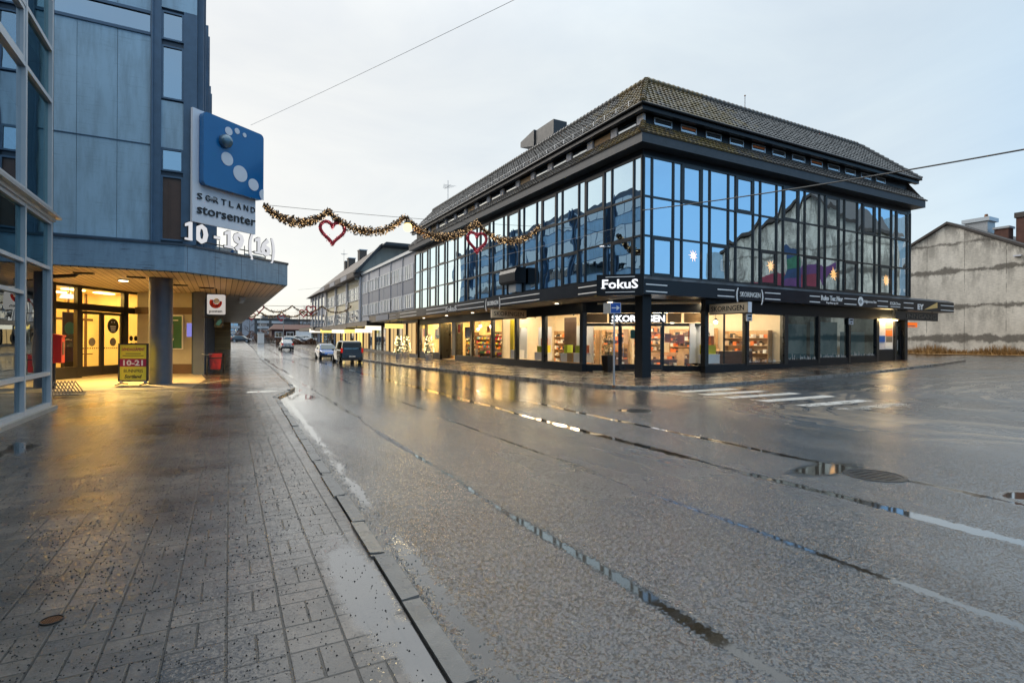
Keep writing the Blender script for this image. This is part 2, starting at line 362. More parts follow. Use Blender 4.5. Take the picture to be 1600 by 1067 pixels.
simple('yellow_card', (.75, .62, .03), .5, var=.05)
simple('lime_card', (.45, .55, .04), .5, var=.05)
simple('orange_card', (.70, .17, .03), .5, var=.08)
simple('magenta_card', (.35, .015, .07), .5, var=.05)
simple('red_card', (.55, .03, .02), .5, var=.1)
simple('green_card', (.012, .11, .06), .5, var=.1)
simple('blue_card', (.03, .15, .40), .5, var=.1)
simple('purple_card', (.05, .035, .08), .4, var=.1)
simple('beige_card', (.55, .42, .28), .6, var=.1)
simple('white_card', (.80, .79, .76), .6, var=.03)
simple('black_card', (.02, .02, .02), .5, var=.1)
simple('teal_card', (.05, .25, .30), .5)
simple('skin_pink', (.55, .30, .22), .6)
simple('road_sign_blue', (.01, .08, .38), .3, var=.04)
simple('rubber', (.02, .02, .021), .7)
simple('rim', (.35, .36, .38), .3, .8)
simple('car_black', (.018, .018, .022), .16, .3, var=.2, scale=2, coat=1)
simple('car_blue', (.015, .10, .36), .18, .3, var=.1, coat=1)
simple('car_silver', (.42, .43, .44), .25, .5, var=.08, coat=1)
simple('car_white', (.70, .71, .72), .25, 0, var=.06, coat=1)
simple('car_navy', (.02, .035, .08), .2, .3, var=.1, coat=1)
simple('car_trim', (.02, .02, .022), .5)
simple('plate_white', (.7, .7, .68), .4)
simple('bark', (.055, .042, .033), .85, var=.35, scale=8)
simple('twigs', (.075, .05, .042), .9, var=.35, scale=2)
simple('hedge_leaf', (.12, .055, .03), .85, var=.5, scale=1.5)
simple('dry_grass', (.30, .17, .055), .85, var=.5, scale=2)
simple('conifer', (.03, .06, .025), .8, var=.4, scale=6)
simple('leaf_green', (.09, .12, .03), .6, var=.4, scale=9)
simple('garland_needles', (.10, .05, .018), .7, var=.5, scale=9)
simple('heart_red', (.45, .012, .025), .55, var=.5, scale=30)
simple('wire_black', (.02, .02, .02), .6)
simple('wire_grey', (.45, .45, .46), .6)
simple('grit_stone', (.02, .02, .021), .85, var=.5, scale=30)
simple('stone_pale', (.30, .29, .27), .9, var=.4, scale=30)
simple('apartment_wall', (.20, .19, .19), .8, var=.3, scale=.3)
simple('balcony_white', (.50, .52, .55), .6, var=.2, scale=.5)
simple('mural_red', (.30, .045, .08), .6, var=.4, scale=.9)
simple('mural_violet', (.16, .06, .20), .6, var=.4, scale=.9)
simple('mural_blue', (.03, .07, .17), .6, var=.5, scale=.9)
simple('mural_green', (.05, .20, .12), .6, var=.5, scale=1.2)
emit('lamp_warm', (1, .70, .32), 52.0)
emit('lamp_white', (1, .82, .54), 42.0)
emit('lamp_entrance', (1, .64, .17), 44.0)
emit('lamp_disc', (1, .85, .6), 20.0)
emit('lamp_globe', (1, .70, .24), 1.6)
emit('fairy_glow', (1, .64, .30), .8)
emit('heart_glow', (1, .30, .34), .9)
emit('star_glow', (1, .50, .14), 5.5)
emit('lightbox_white', (1, .90, .70), .75)
emit('lightbox_yellow', (1, .72, .2), .75)
emit('letters_lit', (.95, .97, 1), 1.15)
emit('numerals_emissive', (.95, .96, 1), .36)  # faint emission added to the white numerals so they render brighter
emit('posten_lit', (.85, .78, .72), .3)
emit('screen_violet', (.35, .33, .9), .35)
emit('window_warm', (1, .66, .28), .42)
emit('tail_red', (.8, .03, .02), .3)
emit('orange_panel', (.9, .18, .03), .5)
glass('shop_glass', (.97, .97, .96), 1.5, .9)
glass('grey_shop_glass', (.42, .50, .52), 1.5, 1.3, .10, (.8, .95, 1), .02)
glass('entrance_glass', (.97, .96, .92), 1.5, .9)
glass('mirror_blue', (.5, .5, .5), 1.5, .9, .80, (.68, .85, .98), .012, .022, .42)
glass('street_mirror', (.10, .22, .32), 1.5, 1.0, .80, (.62, .83, 1.0), .006, .022, .40)
glass('teal_glass', (.34, .56, .60), 1.5, 1.0, .20, (.62, .88, .92), .0, .01, .5)
glass('pale_glass', (.34, .5, .56), 1.5, 1.0, .62, (.88, .95, 1), .0, .012, .5)
glass('teal_glass_low', (.42, .55, .56), 1.5, 1.0, .20, (.86, .94, .97), .0, .006, .6)
glass('office_glass', (.30, .38, .42), 1.5, 1.1, .45, (.9, .96, 1), .02, .02, .6)
glass('dark_glass', (.1, .1, .1), 1.5, 1.3, .12, (1, 1, 1), .02, .01, .6)
glass('car_glass', (.12, .15, .16), 1.5, 1.2, .10, (.9, 1, 1), .02)

# old board-marked concrete with stains
def old_concrete(name, base, axis):
    m, t, out = newmat(name); p = t.pos(); X, Y, Z = t.sep(p)
    A = Y
    st = t.noise(t.comb(t.m('MULTIPLY', A, .9), t.m('MULTIPLY', X, .9), t.m('MULTIPLY', Z, .28)), 1.0, 7, .72)
    bl = t.noise(p, .55, 5, .62); fi = t.noise(t.comb(A, X, t.m('MULTIPLY', Z, 5.0)), 3.0, 5, .7)
    c = t.mix(t.mr(st, .40, .66), base, tuple(a * .74 for a in base))
    c = t.mul(c, t.mix(bl, (.66, .65, .62), (1.25, 1.25, 1.25)))
    c = t.mul(c, t.mix(t.mr(fi, .35, .7), (.82,) * 3, (1.1,) * 3))
    wob = t.m('MULTIPLY', t.m('SUBTRACT', t.noise(t.comb(A, 0.0, Z), .55, 8, .78), .5), 1.35)
    band = None
    for z0, hw in ((8.27, .22), (5.1, .17), (2.25, .26), (10.75, .1)):
        d = t.m('ABSOLUTE', t.m('ADD', t.m('SUBTRACT', Z, z0), wob))
        hv = t.m('MULTIPLY', t.mr(t.noise(t.comb(A, 4.0, z0), .7, 4, .7), .3, .65, .35, 1.5), hw)
        b_ = t.mr(t.m('SUBTRACT', d, hv), -.12, .10, 1, 0)
        drip = t.m('MULTIPLY', t.mr(t.m('SUBTRACT', z0, Z), .0, 1.7, .8, .0), t.m('MULTIPLY', t.m('GREATER_THAN', z0, Z), t.mr(st, .46, .62)))
        b_ = t.m('MAXIMUM', t.m('MULTIPLY', b_, t.mr(fi, .25, .5, .45, 1.0)), t.m('MULTIPLY', drip, .55))
        band = b_ if band is None else t.m('MAXIMUM', band, b_)
    c = t.mix(t.m('MULTIPLY', band, .85), c, (.10, .09, .075))
    fz = t.m('FRACT', t.m('MULTIPLY', A, .345)); seam = t.m('MULTIPLY', t.m('LESS_THAN', fz, .018), t.mr(t.noise(p, 1.2, 3), .35, .55))
    c = t.mix(t.m('MULTIPLY', seam, .7), c, (.12, .11, .095))
    topd = t.m('MULTIPLY', t.mr(t.m('ADD', Z, t.m('MULTIPLY', t.m('ABSOLUTE', t.m('SUBTRACT', A, 24.5)), .55)), 11.2, 12.6), t.mr(st, .42, .58))
    c = t.mix(t.m('MULTIPLY', topd, .6), c, (.10, .09, .08))
    principled(t, out, Base_Color=c, Roughness=.85, Normal=t.bump(t.m('ADD', fi, t.m('MULTIPLY', band, .8)), .35, .03)); return m
old_concrete('old_concrete', (.80, .765, .70), 'Y')
old_concrete('reflected_concrete', (.80, .79, .72), 'Y')

# roof tiles: weathered concrete tile with moss
m, t, out = newmat('roof_tile'); p = t.pos(); X, Y, Z = t.sep(p)
n1 = t.noise(p, 1.1, 5, .6); n2 = t.noise(p, 9, 4, .6); n3 = t.noise(p, .5, 4, .6)
c = t.mix(n2, (.032, .031, .031), (.155, .15, .145))
nearc = t.mr(t.vm('LENGTH', t.comb(t.m('SUBTRACT', X, 20.5), t.m('SUBTRACT', Y, 20.5), 0.0)), 1.0, 11.0, .27, -.20)
mossm = t.mr(t.m('ADD', n1, nearc), .60, .74)
c = t.mix(t.m('MULTIPLY', mossm, t.mr(n2, .3, .6, 0.0, .75)), c, t.mix(n3, (.20, .17, .02), (.20, .10, .02)))
principled(t, out, Base_Color=c, Roughness=t.mr(n2, .3, .7, .28, .6), Normal=t.bump(n2, .3, .02))
simple('yellow_sign', (.72, .66, .05), .45, var=.03)
simple('beam_yellow', (.70, .48, .18), .4, var=.05)

m, t, out = newmat('worn_paint'); p = t.pos()
n = t.noise(p, 3.2, 6, .72); n2 = t.noise(p, 30, 3, .7)
wear = t.m('MULTIPLY', t.mr(t.m('SUBTRACT', t.m('ADD', n, t.m('MULTIPLY', t.m('SUBTRACT', n2, .5), .35)), t.mr(t.sep(p)[1], 8.3, 11.2, .14, .0)), .31, .42), .95)
bs = t.node('ShaderNodeBsdfPrincipled'); t.put(bs.inputs['Base Color'], t.mix(n, (.42, .41, .38), (.70, .69, .65))); bs.inputs['Roughness'].default_value = .4
tr = t.node('ShaderNodeBsdfTransparent'); mx = t.node('ShaderNodeMixShader'); t.put(mx.inputs[0], wear); t.l.new(tr.outputs[0], mx.inputs[1]); t.l.new(bs.outputs[0], mx.inputs[2]); t.l.new(mx.outputs[0], out.inputs[0])
simple('frosted_film', (.34, .32, .28), .5, var=.1)
emit('letters_lit_soft', (.9, .93, 1), .6)
simple('cable_dark', (.10, .10, .10), .5, var=.1)

# ------------------------------------------------------------------ mesh helpers
def g(x, y):
    return 0.0245 * min(max(x - 18, 0), 42) + 0.0175 * min(max(y - 60, 0), 140)

class Frame:
    """a vertical plane: a runs along it, n is outward, z is up"""
    def __init__(s, p, d, n):
        s.p = p; L = math.hypot(*d); s.d = (d[0] / L, d[1] / L); L = math.hypot(*n); s.n = (n[0] / L, n[1] / L)
    def P(s, a, n, z): return (s.p[0] + s.d[0] * a + s.n[0] * n, s.p[1] + s.d[1] * a + s.n[1] * n, z)

class MB:
    def __init__(s): s.v = []; s.f = []
    def add(s, vs, fs):
        o = len(s.v); s.v += [tuple(v) for v in vs]; s.f += [tuple(i + o for i in f) for f in fs]; return s
    def face(s, *pts): return s.add(pts, [tuple(range(len(pts)))])
    def hexa(s, q): return s.add(q, [(0, 3, 2, 1), (4, 5, 6, 7), (0, 1, 5, 4), (1, 2, 6, 5), (2, 3, 7, 6), (3, 0, 4, 7)])
    def box(s, x0, y0, z0, x1, y1, z1):
        return s.hexa([(x0, y0, z0), (x1, y0, z0), (x1, y1, z0), (x0, y1, z0), (x0, y0, z1), (x1, y0, z1), (x1, y1, z1), (x0, y1, z1)])
    def fbox(s, F, a0, a1, n0, n1, z0, z1):
        return s.hexa([F.P(a0, n0, z0), F.P(a1, n0, z0), F.P(a1, n1, z0), F.P(a0, n1, z0), F.P(a0, n0, z1), F.P(a1, n0, z1), F.P(a1, n1, z1), F.P(a0, n1, z1)])
    def fquad(s, F, a0, a1, n, z0, z1): return s.face(F.P(a0, n, z0), F.P(a1, n, z0), F.P(a1, n, z1), F.P(a0, n, z1))
    def prism(s, pts, z0, z1):
        n = len(pts); vs = [(x, y, z0) for x, y in pts] + [(x, y, z1) for x, y in pts]
        return s.add(vs, [tuple(range(n))[::-1], tuple(range(n, 2 * n))] + [(i, (i + 1) % n, (i + 1) % n + n, i + n) for i in range(n)])
    def fprism(s, F, pts, n0, n1):
        n = len(pts); vs = [F.P(a, n0, z) for a, z in pts] + [F.P(a, n1, z) for a, z in pts]
        return s.add(vs, [tuple(range(n))[::-1], tuple(range(n, 2 * n))] + [(i, (i + 1) % n, (i + 1) % n + n, i + n) for i in range(n)])
    def tube(s, pts, r, n=6, r1=None):
        pts = [Vector(p) for p in pts]; vs = []; fs = []
        for i, p in enumerate(pts):
            d = (pts[min(i + 1, len(pts) - 1)] - pts[max(i - 1, 0)]).normalized()
            a = d.orthogonal().normalized() if i == 0 else (a - d * a.dot(d)).normalized()
            b = d.cross(a); rr = r if r1 is None else r + (r1 - r) * i / (len(pts) - 1)
            vs += [p + (a * math.cos(k * 6.2832 / n) + b * math.sin(k * 6.2832 / n)) * rr for k in range(n)]
        for i in range(len(pts) - 1):
            for k in range(n): fs.append((i * n + k, i * n + (k + 1) % n, (i + 1) * n + (k + 1) % n, (i + 1) * n + k))
        fs += [tuple(range(n))[::-1], tuple(range(len(vs) - n, len(vs)))]
        return s.add(vs, fs)
    def cyl(s, x, y, z0, z1, r0, r1=None, n=20):
        return s.tube([(x, y, z0), (x, y, z1)], r0, n, r0 if r1 is None else r1)
    def ring(s, F, a0, a1, z0, z1, w_, n0, n1):
        q = []
        for n in (n0, n1):
            q += [F.P(a0, n, z0), F.P(a1, n, z0), F.P(a1, n, z1), F.P(a0, n, z1), F.P(a0 + w_, n, z0 + w_), F.P(a1 - w_, n, z0 + w_), F.P(a1 - w_, n, z1 - w_), F.P(a0 + w_, n, z1 - w_)]
        fs = []
        for k in range(4):
            j = (k + 1) % 4
            fs += [(k, j, 4 + j, 4 + k), (8 + k, 12 + k, 12 + j, 8 + j), (k, 8 + k, 8 + j, j), (4 + k, 4 + j, 12 + j, 12 + k)]
        return s.add(q, fs)
    def disc(s, F, a, z, r, n0, n1, n=24):
        return s.fprism(F, [(a + r * math.cos(k * 6.2832 / n), z + r * math.sin(k * 6.2832 / n)) for k in range(n)], n0, n1)
    def ball(s, c, r, nu=14, nv=8, sz=1):
        vs = [(c[0], c[1], c[2] - r * sz)]; fs = []
        for j in range(1, nv):
            th = -math.pi / 2 + math.pi * j / nv
            vs += [(c[0] + r * math.cos(th) * math.cos(k * 6.2832 / nu), c[1] + r * math.cos(th) * math.sin(k * 6.2832 / nu), c[2] + r * sz * math.sin(th)) for k in range(nu)]
        vs.append((c[0], c[1], c[2] + r * sz)); e = len(vs) - 1
        for k in range(nu):
            fs.append((0, 1 + (k + 1) % nu, 1 + k)); fs.append((e, e - nu + k, e - nu + (k + 1) % nu))
            for j in range(nv - 2):
                a = 1 + j * nu; fs.append((a + k, a + (k + 1) % nu, a + nu + (k + 1) % nu, a + nu + k))
        return s.add(vs, fs)
    def text(s, F, body, a, z, h, wid=None, n=0.0, depth=.02, align='L', bold=0.0, flip=False, shear=0.0):
        """extruded lettering on plane F: left edge a, baseline z, letter height h, optional total width"""
        cu = bpy.data.curves.new('t', 'FONT'); cu.body = body; cu.size = 1; cu.extrude = .5; cu.offset = bold; cu.resolution_u = 2; cu.shear = shear
        ob = bpy.data.objects.new('t', cu); COL.objects.link(ob)
        bpy.context.view_layer.update()
        me = bpy.data.meshes.new_from_object(ob.evaluated_get(bpy.context.evaluated_depsgraph_get()))
        xs = [v.co.x for v in me.vertices]; ys = [v.co.y for v in me.vertices]
        x0, x1 = min(xs), max(xs); k = h / .72
        sx = k if wid is None else wid / (x1 - x0)
        W = (x1 - x0) * sx; off = 0 if align == 'L' else -W / 2
        vs = []
        for v in me.vertices:
            aa = (v.co.x - x0) * sx
            if flip: aa = W - aa
            vs.append(F.P(a + off + aa, n + (v.co.z + .5) * depth, z + v.co.y * k))
        s.add(vs, [tuple(q.vertices) for q in me.polygons])
        bpy.data.objects.remove(ob); bpy.data.curves.remove(cu); bpy.data.meshes.remove(me)
        return s
    def parts(s, name, mat, parent=None, **kw):
        """build every separate piece as a part of its own"""
        par = list(range(len(s.v)))
        def find(i):
            while par[i] != i: par[i] = par[par[i]]; i = par[i]
            return i
        for f in s.f:
            for i in f[1:]: par[find(i)] = find(f[0])
        gr = {}
        for f in s.f: gr.setdefault(find(f[0]), []).append(f)
        for fs in gr.values():
            ids = sorted({i for f in fs for i in f}); mp = {a: b for b, a in enumerate(ids)}
            m_ = MB(); m_.v = [s.v[i] for i in ids]; m_.f = [tuple(mp[i] for i in f) for f in fs]; m_.build(name, mat, parent, **kw)
    def build(s, name, mat, parent=None, smooth=False, local=False, label=None, kind=None, group=None, fix=True):
        me = bpy.data.meshes.new(name)
        vs = s.v
        if parent is not None and not local:
            r = parent
            while r.parent: r = r.parent
            M = Matrix.Translation(r.location) @ r.rotation_euler.to_matrix().to_4x4(); M.invert()
            vs = [M @ Vector(v) for v in vs]
        me.from_pydata([tuple(v) for v in vs], [], s.f)
        if fix:
            bm = bmesh.new(); bm.from_mesh(me); bmesh.ops.recalc_face_normals(bm, faces=bm.faces); bm.to_mesh(me); bm.free()
        if smooth:
            for q in me.polygons: q.use_smooth = True
        me.materials.append(MATS[mat])
        o = bpy.data.objects.new(name, me); COL.objects.link(o)
        if parent is not None: o.parent = parent
        if label: o['label'] = label
        if kind: o['kind'] = kind
        if group: o['group'] = group
        return o

def thing(name, label, cat, loc=(0, 0, 0), rz=0.0, group=None):
    o = bpy.data.objects.new(name, None); COL.objects.link(o)
    o.empty_display_size = .2; o.location = loc; o.rotation_euler = (0, 0, rz)
    o['label'] = label; o['category'] = cat
    if group: o['group'] = group
    return o
def tag(o, label, cat, group=None, kind=None):
    o['label'] = label; o['category'] = cat
    if group: o['group'] = group
    if kind: o['kind'] = kind
    return o
def structure(o): o['kind'] = 'structure'; return o
def copy_tree(o, loc, rz=0.0, label=None, parent=None):
    c = o.copy(); COL.objects.link(c)
    if parent is None:
        c.location = loc; c.rotation_euler = (0, 0, rz)
        if label: c['label'] = label
    else: c.parent = parent
    for ch in list(o.children): copy_tree(ch, None, 0, None, c)
    return c

def sheet(name, pts, dz, mat, thick=0.0, step=None):
    """a ground polygon following g(), optionally with a thickness below"""
    bm = bmesh.new()
    f = bm.faces.new([bm.verts.new((x, y, 0)) for x, y in pts])
    for co, no in (((18, 0, 0), (1, 0, 0)), ((60, 0, 0), (1, 0, 0)), ((0, 60, 0), (0, 1, 0)), ((0, 200, 0), (0, 1, 0))):
        bmesh.ops.bisect_plane(bm, geom=bm.verts[:] + bm.edges[:] + bm.faces[:], plane_co=co, plane_no=no)
    bmesh.ops.triangulate(bm, faces=bm.faces)
    for v in bm.verts: v.co.z = g(v.co.x, v.co.y) + dz
    bmesh.ops.recalc_face_normals(bm, faces=bm.faces)
    if sum(q.normal.z for q in bm.faces) < 0: bmesh.ops.reverse_faces(bm, faces=bm.faces)
    if thick:
        r = bmesh.ops.extrude_face_region(bm, geom=bm.faces[:])
        vs = [e for e in r['geom'] if isinstance(e, bmesh.types.BMVert)]
        old = [v for v in bm.verts if v not in set(vs)]
        for v in old: v.co.z -= thick
        bmesh.ops.recalc_face_normals(bm, faces=bm.faces)
    me = bpy.data.meshes.new(name); bm.to_mesh(me); bm.free()
    me.materials.append(MATS[mat]); o = bpy.data.objects.new(name, me); COL.objects.link(o)
    return structure(o)

# ------------------------------------------------------------------ the setting: ground, road, pavements, kerbs
sheet('ground', [(-1500, -900), (1500, -900), (1500, 2500), (-1500, 2500)], -.30, 'terrain_soil')
sheet('road', [(-12, -40), (140, -40), (140, 230), (-12, 230)], -.08, 'wet_asphalt')
LK = [(1.15, -12), (1.15, 2.5), (1.2, 4.4), (1.27, 7.4), (1.35, 10.6), (1.55, 17.3), (1.52, 18.2), (1.95, 19.6), (2.4, 21.4), (2.5, 24), (2.85, 35), (3.25, 53), (3.7, 70), (4.05, 83), (4.3, 110), (4.5, 140)]
sheet('pavement', [(-12, -12)] + [(x - .12, y) for x, y in LK if y <= 21.4] + [(-12, 21.4)], 0, 'wet_pavers', .3)
sheet('pavement', [(-12, 21.4)] + [(x - .12, y) for x, y in LK if y >= 21.4] + [(-12, 140)], 0, 'far_pavers', .3)
RK = [(11.2, 160), (11.3, 60), (11.5, 36.4), (12.6, 24), (13.0, 19.2), (13.25, 17.6), (13.9, 16.5), (15.0, 15.9), (17, 15.65), (21, 15.6), (26, 15.55), (33, 16.0), (38, 16.6), (44, 17.6)]
sheet('pavement', [(x + (.16 if y > 16.5 else 0), y + (0 if y > 16.5 else .16)) for x, y in RK] + [(44, 60), (44, 160)], .03, 'far_pavers', .3)

def kerb(pts, side, dz, w=.12, seed=1, drop=None):
    rnd = random.Random(seed); mb = MB()
    P = [Vector((x, y, 0)) for x, y in pts]
    for i in range(len(P) - 1):
        L = (P[i + 1] - P[i]).length; d = (P[i + 1] - P[i]).normalized(); nn = Vector((-d.y, d.x, 0)) * side
        k = 0.0
        while k < L - .02:
            sl = min(rnd.uniform(.75, 1.1), L - k)
            if P[i].y > 60: sl = L - k
            a = P[i] + d * (k + .012); b = P[i] + d * (k + sl - .012)
            j = rnd.uniform(-.012, .012) ; zz = dz + rnd.uniform(-.014, .008)
            if drop and drop[0] < a.y < drop[1]: zz -= .035
            tilt = rnd.uniform(-.012, .012)
            q = []
            for zb in (True, False):
                for pt, off, tz in ((a, j, tilt), (b, j, tilt), (b, j + w, 0), (a, j + w, 0)):
                    r_ = pt + nn * off
                    q.append((r_.x, r_.y, g(r_.x, r_.y) + (-.3 if zb else zz + tz)))
            mb.hexa(q)
            k += sl
    return mb
structure(kerb(LK, 1, .022, .12, 3, (17, 20)).build('kerb', 'kerb_granite'))
structure(kerb(RK, 1, .045, .16, 5).build('kerb', 'kerb_granite'))
# drain strip and paler entrance paving below the canopy
for y in (21.55, 22.15):
    sheet('drain_strip', [(-7.5, y + .55), (1.4, y - .25), (1.4, y - .11), (-7.5, y + .69)], .004, 'drain_stone')
sheet('entrance_paving', [(-9, 23.2), (-.95, 22.75), (-.6, 27.5), (-1.0, 33), (-4, 33.2), (-7.5, 29.5)], .006, 'entrance_paving')
for k in range(5):
    x = -6.2 + k * 1.15
    sheet('paving_strip', [(x, 22.9), (x + .1, 22.9), (x + 1.9, 26.6), (x + 1.78, 26.6)], .010, 'drain_stone')
# zebra crossing: one painted bar after another
for k, (y, x0, x1) in enumerate(((14.4, 15.0, 17.9), (13.25, 14.85, 18.1), (12.15, 14.8, 18.4), (10.95, 14.9, 18.5), (9.6, 14.9, 18.2), (8.5, 15.1, 18.2))):
    sheet('zebra_bar', [(x0, y), (x1, y + .03), (x1, y + .53), (x0, y + .48)], -.074, 'worn_paint')

# grit scattered on the near pavement
rnd = random.Random(11); mb = MB()
for k in range(15000):
    y = 1.6 + 15 * rnd.random() ** 1.7; x = rnd.uniform(-4.6, 1.0) if rnd.random() < .8 else rnd.gauss(-.6, .5)
    if x > 1.0: continue
    s_ = rnd.uniform(.003, .009); a = rnd.uniform(0, 6.28); z = .0
    pts = [(x + s_ * math.cos(a + q * 2.09) * rnd.uniform(.7, 1.2), y + s_ * math.sin(a + q * 2.09) * rnd.uniform(.7, 1.2), z) for q in range(3)] + [(x, y, z + s_ * rnd.uniform(.7, 1.1))]
    mb.add(pts, [(0, 1, 3), (1, 2, 3), (2, 0, 3)])
tag(mb.build('grit', 'grit_stone'), 'dark winter grit scattered over the wet paving stones', 'grit', kind='stuff')
mb = MB()
for k in range(26):
    x = rnd.uniform(-4.5, .9); y = rnd.uniform(1.8, 15); s_ = rnd.uniform(.006, .018)
    a = rnd.uniform(0, 6); mb.add([(x + s_ * math.cos(a + q * 1.05), y + s_ * math.sin(a + q * 1.05), .004) for q in range(6)] + [(x, y, .009)], [(q, (q + 1) % 6, 6) for q in range(6)])
for k in range(500):
    y = rnd.uniform(1.8, 16); x = 1.2 + .013 * y + abs(rnd.gauss(0, .12)); s_ = rnd.uniform(.004, .012); a = rnd.uniform(0, 6)
    mb.add([(x + s_ * math.cos(a + q * 2.09), y + s_ * math.sin(a + q * 2.09), -.08) for q in range(3)] + [(x, y, -.08 + s_)], [(0, 1, 3), (1, 2, 3), (2, 0, 3)])
tag(mb.build('gravel', 'stone_pale'), 'pale pebbles and litter crumbs along the kerb and pavement', 'gravel', kind='stuff')

# manhole covers
def manhole(x, y, z, r, label, mats=('cast_iron', 'cast_iron')):
    t_ = thing('manhole_cover', label, 'manhole cover', (x, y, z), group='manhole covers')
    fr = MB(); n = 40
    vs = []
    for rr, zz in ((r, .0), (r * .99, .012), (r * .88, .012), (r * .87, .004)): vs += [(rr * math.cos(k * 6.2832 / n), rr * math.sin(k * 6.2832 / n), zz) for k in range(n)]
    fr.add(vs, [(j * n + k, j * n + (k + 1) % n, (j + 1) * n + (k + 1) % n, (j + 1) * n + k) for j in range(3) for k in range(n)])
    fr.build('rim', mats[0], t_, local=True)
    li = MB().cyl(0, 0, .001, .006, r * .865, None, n)
    for k in range(6):
        a = k * math.pi / 6
        for q in range(-4, 5):
            xx, yy = q * r * .17, (k - 2.5) * r * .25
            if math.hypot(xx, yy) < r * .74: li.box(xx - r * .055, yy - r * .055, .006, xx + r * .055, yy + r * .055, .011)
    li.build('lid', mats[1], t_, local=True)
manhole(8.0, 4.22, -.085, .38, 'round iron manhole cover in the road beside a brown puddle')
manhole(9.82, 11.1, -.082, .33, 'far round iron cover in the road before the arrow sign')
manhole(-.92, 4.31, -.003, .062, 'small rusty round cover set in the paving stones', ('cast_iron', 'rusty_iron'))

# ------------------------------------------------------------------ the black corner office building
ob = thing('office_building', 'black corner building with mirrored blue glass upper floors and tiled mansard roof', 'building', (17.75, 19.86, 0))
FL = Frame((17.75, 19.86), (0, 1), (-1, 0))      # facade on the main street, a = Y - 19.86
FR = Frame((17.75, 19.86), (1, 0), (0, -1))      # facade on the side street, a = X - 17.75
LA, RA = 34.54, 24.1
rnd = random.Random(5)
# dark floors and core behind the mirror glass
mb = MB(); mb.box(18.75, 20.86, 4.8, 41.6, 54.2, 12.2)
for z in (6.9, 8.78): mb.box(18.0, 20.1, z - .05, 41.7, 54.3, z + .05)
mb.build('core_wall', 'dim_wall', ob)
rows = ((4.97, 6.88), (6.88, 8.78), (8.78, 10.70))
def curtain(F, length, first, wide, narrow, count, gmat, skip_first=False):
    fr = MB(); edges = [0.02, first]
    mods = []
    for k in range(count):
        a = first + k * (wide + narrow); mods.append((a, a + wide, min(a + wide + narrow, length - .02)))
        edges += [a + wide, min(a + wide + narrow, length - .02)]
    for a in sorted(set(round(e, 3) for e in edges)): fr.fbox(F, a - .038, a + .038, -.07, .05, 4.95, 10.72)
    for z in (4.97, 6.88, 8.78, 10.70): fr.fbox(F, 0, length, -.07, .034, z - .045, z + .045)
    fr.fbox(F, -.0, .09, -.07, .062, 4.94, 10.73)
    fr.build('curtain_wall_frame', 'black_mullion', ob)
    for ri, (z0, z1) in enumerate(rows):
        def pane(mb, a0, a1):
            t0 = rnd.uniform(-.006, .006); t1 = rnd.uniform(-.005, .005)
            bulge = rnd.uniform(-.004, .007)
            nx, nz = 4, 4; vs = []; fs = []
            for j in range(nz + 1):
                for i in range(nx + 1):
                    u, v = i / nx, j / nz
                    n = -.02 + t0 * (u - .5) + t1 * (v - .5) + bulge * (1 - (2 * u - 1) ** 2) * (1 - (2 * v - 1) ** 2)
                    vs.append(F.P(a0 + (a1 - a0) * u, n, z0 + (z1 - z0) * v))
            for j in range(nz):
                for i in range(nx): q = j * (nx + 1) + i; fs.append((q, q + 1, q + nx + 2, q + nx + 1))
            mb.add(vs, fs)
        for k, (a0, a1, a2) in enumerate(mods):
            mb = MB()
            if k == 0: pane(mb, .06, first - .03)
            pane(mb, a0 + .03, a1 - .03); pane(mb, a1 + .03, a2 - .03)
            w_ = mb.build('window', gmat, ob, smooth=True, fix=False)
            if (ri == 2 and k % 2 == 1) or (ri == 0 and k % 2 == 0):
                s_ = MB(); e0, e1, y0, y1 = a0 + .04, a1 - .04, z0 + .045, z1 - .045
                s_.ring(F, e0, e1, y0, y1, .1, -.06, .042)
                s_.build('sash', 'black_mullion', w_)
curtain(FR, RA, .59, 1.39, .585, 12, 'mirror_blue')
curtain(FL, LA, .64, 1.68, .63, 15, 'street_mirror')
# band over the glazing, overhanging fascia and eave
mb = MB()
mb.prism([(17.78, 19.89), (17.78, 54.4), (42.0, 54.4), (42.0, 19.89)], 10.745, 11.05)
mb.build('lintel_band', 'black_panel', ob)
mb = MB()
mb.prism([(17.1, 19.2), (17.1, 54.5), (17.32, 54.5), (17.32, 19.42), (42.4, 19.42), (42.4, 19.2)], 11.05, 11.5)
mb.prism([(17.32, 19.42), (17.32, 54.5), (42.4, 54.5), (42.4, 19.42)], 11.05, 11.15)
mb.box(42.2, 19.42, 11.151, 42.4, 54.5, 11.5)
mb.build('eaves_fascia', 'weathered_lead', ob)
mb = MB()
mb.box(17.9, 20.0, 11.15, 41.7, 54.4, 13.0)
mb.build('attic_wall', 'black_panel', ob)
mb = MB()
mb.prism([(17.38, 19.5), (17.38, 54.5), (17.62, 54.5), (17.62, 19.74), (42.2, 19.74), (42.2, 19.5)], 12.72, 12.98)
mb.prism([(17.62, 19.74), (17.62, 54.5), (42.2, 54.5), (42.2, 19.74)], 12.86, 12.97)
mb.build('upper_fascia', 'black_panel', ob)
